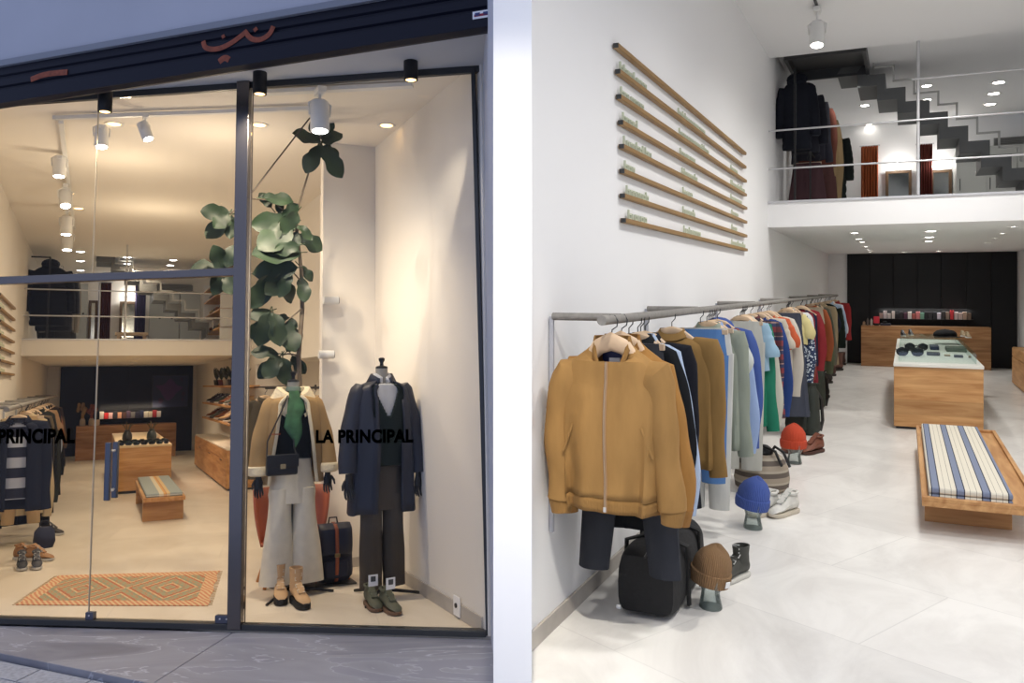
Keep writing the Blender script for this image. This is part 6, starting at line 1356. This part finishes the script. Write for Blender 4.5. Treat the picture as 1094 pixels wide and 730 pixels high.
def mtrousers(t_, z_top, z_bot, wt, ws, wh, cx, mats, name='trousers', th=0.085, flare=0.0, ph=0.3):
    m = MB(); n = 26
    m.loft([[(a*cos(q), th*1.15*sin(q)*(0.9 if a > 0 else 1), z) for q in [2*pi*i/n for i in range(n)]] for a, z in ((wt, z_top), (wt*1.1, z_top-0.12), (ws, z_top-0.26), (ws*0.95, z_top-0.33))]); tr = m.build(name, mats, t_)
    for s in (-1, 1):
        m = MB(); rs = []
        for k in range(13):
            q = k/12; z = z_top-0.22-(z_top-0.22-z_bot)*q; a = (ws*0.50)*(1-q)+wh*q-0.02*sin(pi*min(1, q*1.6))*(1-q); c = s*(ws*0.47*(1-q)+cx*q)
            rs.append([(c+(a+0.005*sin(5*u+ph+3*q)*q)*cos(u), th*(1-0.1*q+flare*q)*sin(u)+0.008*q*sin(4*u+ph*2), z) for u in [2*pi*i/n for i in range(n)]])
        m.loft(rs); m.build('trouser_leg', mats, tr)
    return tr
def part_at(o, z, y=0): o.location = (0, y, z); return o
# ---- male figure
vm = 6.2; pm = FL.at(408, 645, v=vm); zsh = FL.at(408, 408, v=vm).z+0.015; zhem = FL.at(408, 545, v=vm).z
t = thing('mannequin', 'headless mannequin in a dark navy raincoat over a green cardigan, white shirt and brown trousers', 'mannequin', FL, (pm.x, vm, 0), 0.10)
mannequin_base(t, zsh, 0.30)
zt_b = FL.at(408, 637, v=vm).z
mtrousers(t, 0.98, max(0.09, zt_b), 0.15, 0.185, 0.082, 0.092, mat('brown_corduroy', (74, 66, 56), 0.9, var=0.12, vscale=12, bump=0.5, bscale=70, stretch=(4, 4, 0.1)))
m = MB(); torso(m, 0.56, 0.165, 0.165, T=0.098, n=30, neck=0.058, top=-0.0, fold=0.004, slope=0.06); part_at(m.build('shirt', gcol((206, 208, 212)), t), zsh-0.0)
sh_ = t.children[-1] if len(t.children) else None
m = MB(); k = 22; m.loft([[(rr*cos(a), rr*0.85*sin(a), z-0.035*max(0, -sin(a))**3) for a in [-0.42*pi+1.84*pi*i/(k-1) for i in range(k)]] for rr, z in ((0.060, 0.0), (0.055, 0.045), (0.060, 0.05), (0.086, 0.005))], 0, False, False, closed=False); part_at(m.build('shirt_collar', gcol((214, 216, 220)), t, solid=0.004), zsh)
m = MB(); n = 120; rg = torso(m, 0.62, 0.178, 0.178, T=0.108, n=n, rows=24, neck=0.075, top=-0.01, drop=0.02, fold=0.004, slope=0.06, openf=lambda k, i: abs((i+0.5)/n-0.75) < (0.07 if k < 5 else max(0.0, 0.07-0.0085*(k-4)))); part_at(m.build('cardigan', gcol((26, 40, 34)), t, solid=0.008), zsh)
m = MB(); n = 52; rg = torso(m, zsh-zhem, 0.212, 0.262, T=0.118, n=n, neck=0.085, top=0.0, drop=0.0, fold=0.014, ph=1.1, slope=0.075, rows=14, openf=lambda k, i: abs((i+0.5)/n-0.755) < (0.10-0.004*k if k < 10 else 0.045))
COATM = mat('navy_raincoat', (36, 40, 54), 0.5, var=0.15, vscale=8, bump=0.25, bscale=6, stretch=(1, 1, 0.5), spec=0.4)
co = m.build('raincoat', COATM, t, solid=0.008); part_at(co, zsh)
for s in (-1, 1):
    m = MB(); pts = []; rs = []
    for k in range(17):
        q = k/16; pts.append((s*(0.15+0.135*(1-(1-q)**1.9)-0.0*q), -0.05*q*q, -0.045-(0.63 if s < 0 else 0.66)*q)); rs.append((0.082-0.014*q)*(1+0.04*sin(17*q+s))*(0.75 if k == 0 else 1))
    m.tube(pts, rs, 20, flat=0.9); m.build('sleeve', COATM, co)
m = MB(); k = 26; m.loft([[(rr*cos(a), rr*0.82*sin(a), z-dz*max(0, -sin(a))**1.5) for a in [-0.34*pi+1.68*pi*i/(k-1) for i in range(k)]] for rr, z, dz in ((0.088, -0.01, 0.03), (0.076, 0.04, 0.04), (0.084, 0.045, 0.05), (0.118, -0.02, 0.07))], 0, False, False, closed=False); m.build('coat_collar', COATM, co, solid=0.007)
MB().tube([Vector(r[int(0.695*52)])+Vector((0, -0.01, 0)) for r in rg[2:]], 0.014, 6, flat=0.4).build('button_placket', COATM, co)
m = MB(); hand(m, (-0.282, -0.05, zsh-0.70), 1.05, 1); m.build('hand', MBLK, t)
m = MB(); hand(m, (0.278, -0.05, zsh-0.72), 1.0, -1); m.build('hand', MBLK, t)
# ---- female figure
vf_ = 6.62; pf = FL.at(311, 640, v=vf_); zsf = FL.at(311, 423, v=vf_).z+0.02; zhf = FL.at(311, 513, v=vf_).z; zpf = FL.at(311, 624, v=vf_).z
t = thing('mannequin', 'headless mannequin in a tan shearling coat, pale wide jeans and a green leaf scarf', 'mannequin', FL, (pf.x, vf_, 0), 0.0)
mannequin_base(t, zsf, 0.32)
JEAN = mat('ecru_denim', (216, 208, 188), 0.9, var=0.06, vscale=14, bump=0.2, bscale=60)
mtrousers(t, 1.02, max(0.10, zpf), 0.14, 0.18, 0.128, 0.112, JEAN, flare=0.25)
m = MB(); torso(m, 0.50, 0.15, 0.14, T=0.092, n=30, neck=0.05, top=0.02, drop=0.0, fold=0.004, slope=0.06); part_at(m.build('black_top', gcol((22, 26, 26)), t), zsf)
m = MB(); m.lathe([(0.056, -0.02), (0.058, 0.035), (0.052, 0.05)], 20); part_at(m.build('roll_neck', gcol((120, 140, 128)), t), zsf)
GRN = mat('green_leaf_scarf', (58, 102, 66), 0.7, var=0.35, vscale=18)
m = MB(); m.loft([[(-0.012+w*cos(a)+0.015*sin(k*1.3), y-0.014*sin(a), z) for a in [2*pi*i/14 for i in range(14)]] for k, (w, y, z) in enumerate(((0.035, -0.075, 0.02), (0.055, -0.095, -0.05), (0.07, -0.112, -0.12), (0.06, -0.125, -0.18), (0.068, -0.13, -0.25), (0.05, -0.13, -0.31), (0.02, -0.13, -0.36), (0.006, -0.13, -0.40)))]); part_at(m.build('scarf', GRN, t), zsf)
SUE = mat('tan_suede', (158, 128, 84), 0.85, var=0.2, vscale=5, bump=0.3, bscale=20); SHEAR = mat('cream_shearling', (224, 210, 178), 0.95, bump=1.0, bscale=60)
m = MB(); n = 52; Lc = zsf-zhf; hf = lambda k: 0.055+0.0045*k
rg = torso(m, Lc, 0.195, 0.232, T=0.125, n=n, neck=0.08, top=0.0, drop=0.0, fold=0.010, ph=0.4, slope=0.075, rows=12, openf=lambda k, i: abs((i+0.5)/n-0.735) < hf(k))
co = m.build('shearling_coat', SUE, t, solid=0.010); part_at(co, zsf)
for side in (-1, 1):
    m = MB(); pts = []
    for k, r in enumerate(rg[1:]):
        i_ = (0.735+side*(hf(k)+0.004)); x = i_*n; a_ = int(math.floor(x)) % n; f = x-math.floor(x); pts.append(Vector(r[a_]).lerp(Vector(r[(a_+1) % n]), f)+Vector((0, -0.008, 0)))
    m.tube(pts, 0.013, 8, flat=0.8); m.build('shearling_edge', SHEAR, co)
for s in (-1, 1):
    m = MB(); pts = []; rs = []
    for k in range(15):
        q = k/14; pts.append((s*(0.135+0.125*(1-(1-q)**1.9)), -0.045*q*q, -0.05-0.53*q)); rs.append((0.078-0.008*q)*(0.75 if k == 0 else 1)*(1+0.03*sin(15*q)))
    m.tube(pts, rs, 20, flat=0.9); m.build('sleeve', SUE, co); p = Vector(pts[-1])
    m = MB(); m.tube([p+Vector((0, 0, 0.045)), p+Vector((0, 0, 0.035)), p+Vector((0, 0, -0.02)), p+Vector((0, 0, -0.028))], [0.072, 0.08, 0.078, 0.06], 20, flat=0.9); m.build('shearling_cuff', SHEAR, co)
    m = MB(); hand(m, (p.x, p.y, p.z+zsf-0.03), 0.92, -s); m.build('hand', MBLK, t)
m = MB(); k = 26; m.loft([[(rr*cos(a), rr*0.82*sin(a), z-dz*max(0, -sin(a))**1.3) for a in [-0.36*pi+1.72*pi*i/(k-1) for i in range(k)]] for rr, z, dz in ((0.085, -0.01, 0.06), (0.085, 0.045, 0.05), (0.125, 0.05, 0.07), (0.172, -0.03, 0.13), (0.16, -0.06, 0.14), (0.10, -0.03, 0.08))], 0, False, False, closed=False); m.build('shearling_collar', SHEAR, co)
MB().tube([(-0.2, -0.128, -0.30), (-0.12, -0.146, -0.30)], 0.004, 6).build('seam', LEATHER, co)
# crossbody bag
bg = FL.at(301, 497, v=vf_-0.19); t = thing('crossbody_bag', 'small black leather crossbody bag hanging at the front of the shearling coat', 'bag', FL, (bg.x, vf_-0.19, bg.z-0.075), 0.06)
BL = mat('black_leather', (24, 24, 26), 0.4, bump=0.1, bscale=60)
MB().bb((-0.115, -0.03, 0), (0.115, 0.03, 0.15)).build('bag_body', BL, t, bevel=0.015); MB().bb((-0.118, -0.038, 0.06), (0.118, -0.028, 0.155)).build('flap', BL, t, bevel=0.006)
MB().bb((-0.02, -0.044, 0.05), (0.02, -0.038, 0.085)).build('clasp', mat('gold_clasp', (190, 170, 130), 0.3, 0.9), t, bevel=0.003)
MB().tube([(-0.11, 0, 0.14), (-0.10, 0.03, 0.25), (0.02, 0.045, 0.5), (0.06, 0.09, 0.58)], 0.006, 6, flat=1.8).build('strap', BL, t); MB().tube([(0.11, 0, 0.14), (0.10, 0.04, 0.2), (0.10, 0.06, 0.3)], 0.006, 6, flat=1.8).build('strap', BL, t)
# footwear
GM = 'green trainers in front of the raincoat mannequin'; GF = 'tan boots in front of the shearling coat mannequin'
for k, (px, py, rz) in enumerate(((404, 655, 0.0), (423, 659, 0.12))):
    p = FL.at(px, py, z=0); shoe(FL, (p.x, p.y+0.13, 0), ['left green suede trainer with a white tag, before the raincoat mannequin', 'right green suede trainer with a white tag, before the raincoat mannequin'][k], 'shoe', 'suede_trainer', (82, 84, 68), (112, 86, 66), rz=rz, s=1.05, lace=(110, 120, 100), group=GM, card=True)
for k, (px, py, rz) in enumerate(((301, 645, -0.12), (322, 650, 0.1))):
    p = FL.at(px, py, z=0); shoe(FL, (p.x, p.y+0.06, 0), ['left tan lace-up boot with a black sole, before the shearling coat mannequin', 'right tan lace-up boot with a black sole, before the shearling coat mannequin'][k], 'boot', 'lace_up_boot', (192, 156, 114), (24, 24, 26), rz=rz, s=1.12, lace=(220, 210, 190), high=0.10, chunky=0.015, group=GF)
# backpack on a little wire stand
pb = FL.at(357, 632, z=0); vb_ = 6.85; pb = FL.at(356, 620, v=vb_); zb0 = FL.at(356, 620, v=vb_).z; zb1 = FL.at(356, 560, v=vb_).z; sb = (zb1-zb0)/0.45
NVY = mat('navy_pack_leather', (30, 36, 56), 0.55, var=0.12, vscale=10)
t = backpack(FL, (pb.x, vb_, zb0), 0.0, 'navy backpack with tan leather straps between the two mannequins', (26, 32, 52), sb*1.0, flap=NVY, straps=False)
MB().tube([(0.0, -0.01, 0.45), (0.0, -0.118, 0.40), (0.0, -0.124, 0.22), (0, -0.118, 0.15), (0, -0.12, 0.01)], 0.013, 6, flat=0.5).build('closing_strap', LEATHER, t) if False else None
m = MB(); m.loft([[(x, y, z) for x in (-0.014, 0.014)] for y, z in ((0.02, 0.462), (-0.06, 0.452), (-0.112, 0.415), (-0.124, 0.30), (-0.128, 0.20), (-0.122, 0.10), (-0.10, 0.01))], 0, False, False, closed=False); m.build('closing_strap', LEATHER, t, solid=0.005)
MB().bb((-0.022, -0.136, 0.205), (0.022, -0.130, 0.235)).build('buckle', mat('gold_clasp', (190, 170, 130), 0.3, 0.9), t, bevel=0.002)
for sg in (-1, 1): MB().tube([(sg*0.06, 0.06, 0.40), (sg*0.13, 0.10, 0.15), (sg*0.14, 0.02, -0.04), (sg*0.10, -0.05, -0.085), (sg*0.06, 0.0, -0.02)], 0.012, 6, flat=1.8).build('shoulder_strap', LEATHER, t)
t = thing('bag_stand', 'small dark wire stand on the floor under the navy backpack', 'display stand', FL, (pb.x, vb_, 0)); MB().bb((-0.16, -0.12, 0), (0.16, 0.12, 0.012)).build('base_plate', DSTEEL, t, bevel=0.003); MB().cyl((0, 0, 0.012), (0, 0, zb0-0.004), 0.008, 10).build('post', DSTEEL, t); MB().bb((-0.06, -0.04, zb0-0.01), (0.06, 0.04, zb0-0.002)).build('cradle', DSTEEL, t)
# lounge chair behind
pc_ = FL.at(312, 590, v=7.05)
t = thing('lounge_chair', 'terracotta leather lounge chair with wooden legs behind the shearling coat mannequin', 'chair', FL, (pc_.x, 7.06, 0)); zs0 = FL.at(312, 582, v=7.05).z; zs1 = FL.at(312, 521, v=7.05).z
TER = mat('terracotta_leather', (176, 96, 64), 0.5, var=0.08, vscale=6)
m = MB(); n = 24; hwid = 0.30
m.loft([[(hwid*(1.0-0.22*(1-q)**2)*cos(pi*i/n+pi)*-1, 0.16*sin(pi*i/n), zs0+(zs1-zs0)*q+0.0*sin(pi*i/n)) for i in range(n+1)] for q in (0, .2, .4, .6, .8, 1)], 0, False, False, closed=False); m.build('backrest', TER, t, solid=0.02)
m = MB(); m.lathe([(0.01, zs0-0.01), (0.22, zs0-0.005), (0.25, zs0+0.03), (0.01, zs0+0.05)], 26, sy=0.62); m.build('seat', TER, t)
for sx_ in (-1, 1):
    for sy_ in (-1, 1): MB().tube([(sx_*0.15, sy_*0.09, zs0), (sx_*0.24, sy_*0.15, 0.0)], [0.02, 0.014], 10).build('leg', mat('teak', (186, 124, 62), 0.5), t)
# ---- fiddle leaf fig
LEAF, N, L, b = nmat('fig_leaf'); tc = N.new('ShaderNodeTexCoord'); n_ = N.new('ShaderNodeTexNoise'); n_.inputs['Scale'].default_value = 5; L.new(tc.outputs['Object'], n_.inputs[0]); r = N.new('ShaderNodeValToRGB'); r.color_ramp.elements[0].position = 0.3; r.color_ramp.elements[0].color = lin((20, 36, 24)); r.color_ramp.elements[1].position = 0.75; r.color_ramp.elements[1].color = lin((42, 64, 36)); L.new(n_.outputs[0], r.inputs[0]); L.new(r.outputs[0], b.inputs['Base Color']); b.inputs['Roughness'].default_value = 0.55
BARK = mat('fig_bark', (104, 92, 78), 0.85, var=0.2, vscale=20)
vt = 6.75
def PL(px, py, v=vt): return FL.at(px, py, v=v)
base = PL(322, 560); base.z = 0
t = thing('fiddle_leaf_fig', 'tall fiddle leaf fig with a bare curved trunk standing in the shop window', 'plant', FL, (base.x, vt+0.02, 0)); O = Vector((base.x, vt+0.02, 0))
MB().lathe([(0.09, 0), (0.115, 0.02), (0.13, 0.2), (0.122, 0.2), (0.11, 0.17), (0.01, 0.168)], 24).build('plant_pot', mat('clay_pot', (92, 84, 78), 0.7), t)
trk = [Vector((base.x, vt+0.02, 0.15))]+[PL(*q, v=vt+0.02) for q in ((323, 500), (321, 430), (319, 380), (323, 330), (322, 290), (318, 255), (315, 232), (322, 210), (331, 180), (341, 152), (344, 140))]
MB().tube([p-O for p in trk], [0.022, 0.021, 0.02, 0.019, 0.018, 0.016, 0.014, 0.012, 0.009, 0.007, 0.006, 0.005], 10).build('trunk', BARK, t)
def leaf_mesh(L_, Wd, curl, ph):
    m = MB(); rows = []; ns = 10
    for k in range(ns+1):
        q = k/ns; w = Wd*(sin(pi*min(1, q**0.8))**0.7*(0.62+0.55*q)*(1-0.28*math.exp(-((q-0.42)/0.12)**2)))+0.002
        if k == ns: w = 0.004
        rows.append([(w*c, L_*q, -curl*L_*q*q+0.10*w*abs(c)*1.6+0.012*sin(9*q+ph)*abs(c)) for c in (-1, -0.55, 0, 0.55, 1)])
    m.loft(rows, 0, False, False, closed=False)
    m.tube([(0, -0.05, 0.0), (0, 0, 0), (0, L_*0.5, -curl*L_*0.25-0.002), (0, L_*0.95, -curl*L_*0.9-0.002)], [0.004, 0.004, 0.003, 0.001], 5)
    return m
random.seed(5)
# (leaf root px, tip px, v offset, branch joint px)
LV = [((343, 152), (313, 141), -.05), ((344, 150), (352, 126), .03), ((344, 153), (366, 142), .0), ((343, 155), (326, 183), .0), ((344, 156), (366, 190), -.1), ((342, 150), (332, 128), .1), ((345, 156), (362, 168), .08),
      ((281, 212), (314, 213), -.1), ((290, 222), (277, 206), 0), ((298, 228), (300, 206), .05), ((300, 236), (288, 258), -.08), ((302, 232), (318, 218), -.1), ((318, 226), (300, 250), -.12), ((315, 236), (268, 240), -.05), ((312, 246), (275, 266), -.1), ((318, 248), (300, 282), -.05), ((320, 250), (344, 268), .05), ((318, 240), (334, 256), -.1), ((320, 262), (292, 270), -.15), ((322, 270), (268, 274), -.1), ((318, 286), (270, 292), -.1), ((320, 284), (335, 300), .02), ((322, 296), (326, 322), 0), ((310, 290), (298, 318), -.1), ((308, 294), (284, 314), -.05), ((288, 294), (268, 330), -.08), ((286, 296), (280, 326), -.02), ((296, 290), (312, 324), .04),
      ((290, 332), (268, 340), 0), ((288, 334), (276, 370), -.1), ((292, 334), (300, 370), -.06), ((296, 338), (318, 350), .05), ((300, 342), (316, 376), .02), ((286, 338), (268, 362), .08), ((305, 346), (322, 370), .06), ((298, 378), (268, 376), -.05), ((300, 380), (282, 404), -.05), ((302, 382), (306, 412), -.06), ((306, 376), (318, 362), .02), ((312, 380), (326, 400), .04), ((299, 381), (276, 404), .05),
      ((246, 228), (214, 226), 0), ((246, 232), (220, 254), .05), ((247, 230), (246, 256), .08), ((244, 228), (228, 244), -.05), ((238, 290), (228, 262), 0), ((240, 288), (204, 285), .03), ((242, 286), (250, 262), -.03), ((241, 292), (228, 316), 0), ((243, 292), (248, 316), .02), ((240, 292), (224, 306), .08)]
me_cache = []
for k, (a, b_, dv_) in enumerate(LV):
    A = PL(a[0], a[1], vt+dv_); B_ = PL(b_[0], b_[1], vt+dv_+random.uniform(-.09, .03)); d = B_-A; L_ = max(0.10, d.length)
    y = d.normalized(); zr = Vector((random.uniform(-.5, .5), -1, random.uniform(-0.2, .7))); x = y.cross(zr).normalized(); z = x.cross(y)
    lf_ = leaf_mesh(L_, L_*random.uniform(0.30, 0.40), random.uniform(-0.05, 0.12), k)
    T_ = Matrix(((x.x, y.x, z.x, A.x-O.x), (x.y, y.y, z.y, A.y-O.y), (x.z, y.z, z.z, A.z-O.z), (0, 0, 0, 1)))
    o_ = lf_.build('leaf', LEAF, t); o_.matrix_local = T_
for ch in ([(318, 232), (306, 228), (290, 214), (262, 212), (246, 229)], [(320, 262), (300, 285), (288, 293)], [(318, 286), (306, 290)], [(322, 330), (304, 345), (290, 333)], [(320, 380), (308, 378), (299, 380)], [(290, 293), (262, 292), (240, 290)], [(321, 300), (314, 292), (296, 290)]):
    MB().tube([PL(*q, v=vt-0.01)-O for q in ch], [0.006]*(len(ch)-1)+[0.004], 6).build('branch', BARK, t)
t = thing('support_cane', 'thin dark cane leaning from the ceiling spotlight down towards the post', 'cane', FL, PL(264, 212, vt-0.1)); MB().tube([(0, 0, 0), PL(331, 126, vt-0.1)-PL(264, 212, vt-0.1)], 0.006, 8).build('cane', mat('dark_cane', (74, 66, 58), 0.7), t)
MB().cyl((0, 0, -0.004), (0, 0, 0.03), 0.009, 8).build('ferrule', BLACK, t)
# wall pegs on the display back wall
for k, (px, py) in enumerate(((354, 321), (349, 379))):
    p = FL.at(px, py, v=wv-0.10); t = thing('wall_spotlight', ['small white cylinder fixed to the display wall beside the fig, upper one', 'small white cylinder fixed to the display wall beside the fig, lower one'][k], 'wall lamp', FL, (p.x, wv, p.z)); MB().cyl((0, -0.004, 0), (0, -0.02, 0), 0.035, 16).build('wall_plate', WHITEM, t); MB().cyl((0, -0.02, 0), (0.0, -0.09, 0), 0.012, 12).build('arm', WHITEM, t); MB().cyl((-0.07, -0.10, 0), (0.06, -0.10, 0.0), 0.036, 18).build('lamp_body', WHITEM, t); MB().cyl((0.06, -0.10, 0), (0.066, -0.10, 0), 0.030, 16).build('dark_lens', BLACK, t)
# floor socket plate on the skirting
p = FL.at(488, 647, u=RU-0.02); t = thing('wall_socket', 'small white socket plate on the skirting at the right of the window display', 'socket', FL, (RU-0.016, p.y, p.z-0.04)); MB().bb((-0.008, -0.055, -0.03), (0, 0.055, 0.10)).build('cover_plate', CARD, t, bevel=0.003); MB().cyl((-0.008, 0, 0.04), (-0.016, 0, 0.04), 0.016, 14).build('button', BLACK, t)
# ---- alcove rail with coats
au = RU-0.16; ra = FL.at(343, 414, u=au); rb = FL.at(272, 414, u=au); za = (ra.z+rb.z)/2
rt = thing('clothes_rail', 'dark rail of coats in the alcove behind the shearling coat mannequin', 'clothes rail', FL, (au, ra.y, za)); rl_ = rb.y-ra.y
MB().cyl((0, -0.1, 0), (0, rl_, 0), 0.012, 10).build('bar', BLACKM, rt)
for y in (-0.08, rl_-0.02): MB().cyl((0, y, 0), (0.15+0.44, y, 0), 0.010, 8).build('wall_arm', BLACKM, rt)
AC = [(300, (76, 72, 60), 'dark olive quilted coat'), (307, (62, 58, 50), 'umber wool coat'), (313, (30, 32, 36), 'jet black coat'), (319, (36, 42, 56), 'deep navy coat'), (325, (150, 120, 90), 'camel coat'), (331, (34, 34, 36), 'soot black jacket'), (336, (60, 76, 66), 'pine green jacket'), (340, (110, 84, 64), 'chestnut jacket')]
for k, (px, c_, d_) in enumerate(AC[::-1]):
    v_ = FL.at(px, 430, u=au-0.05).y; garment(FL, (au, v_, za), 'coat', c_, '%s hanging in the alcove behind the shearling coat mannequin' % d_, 'coat', 'coats in the alcove', 'alcove_coat', sh=0.17, L=0.8, SL=0.7, rz=0.35)
p = FL.at(283, 430, v=9.6); garment(FL, (p.x, 9.6, za), 'coat', (84, 76, 60), 'brown quilted coat hanging at the left end beside the alcove', 'coat', 'coats in the alcove', 'quilted_coat', sh=0.19, L=0.85, SL=0.75)
t = thing('coat_hook', 'short dark wall arm carrying the brown quilted coat beside the alcove', 'hook', FL, (p.x, 9.6, za)); MB().cyl((0, 0, 0), (RU-p.x, 0, 0), 0.010, 8).build('arm', BLACKM, t); MB().cyl((RU-p.x-0.012, 0, 0), (RU-p.x, 0, 0), 0.03, 12).build('wall_plate', BLACKM, t)
#@@OBJ
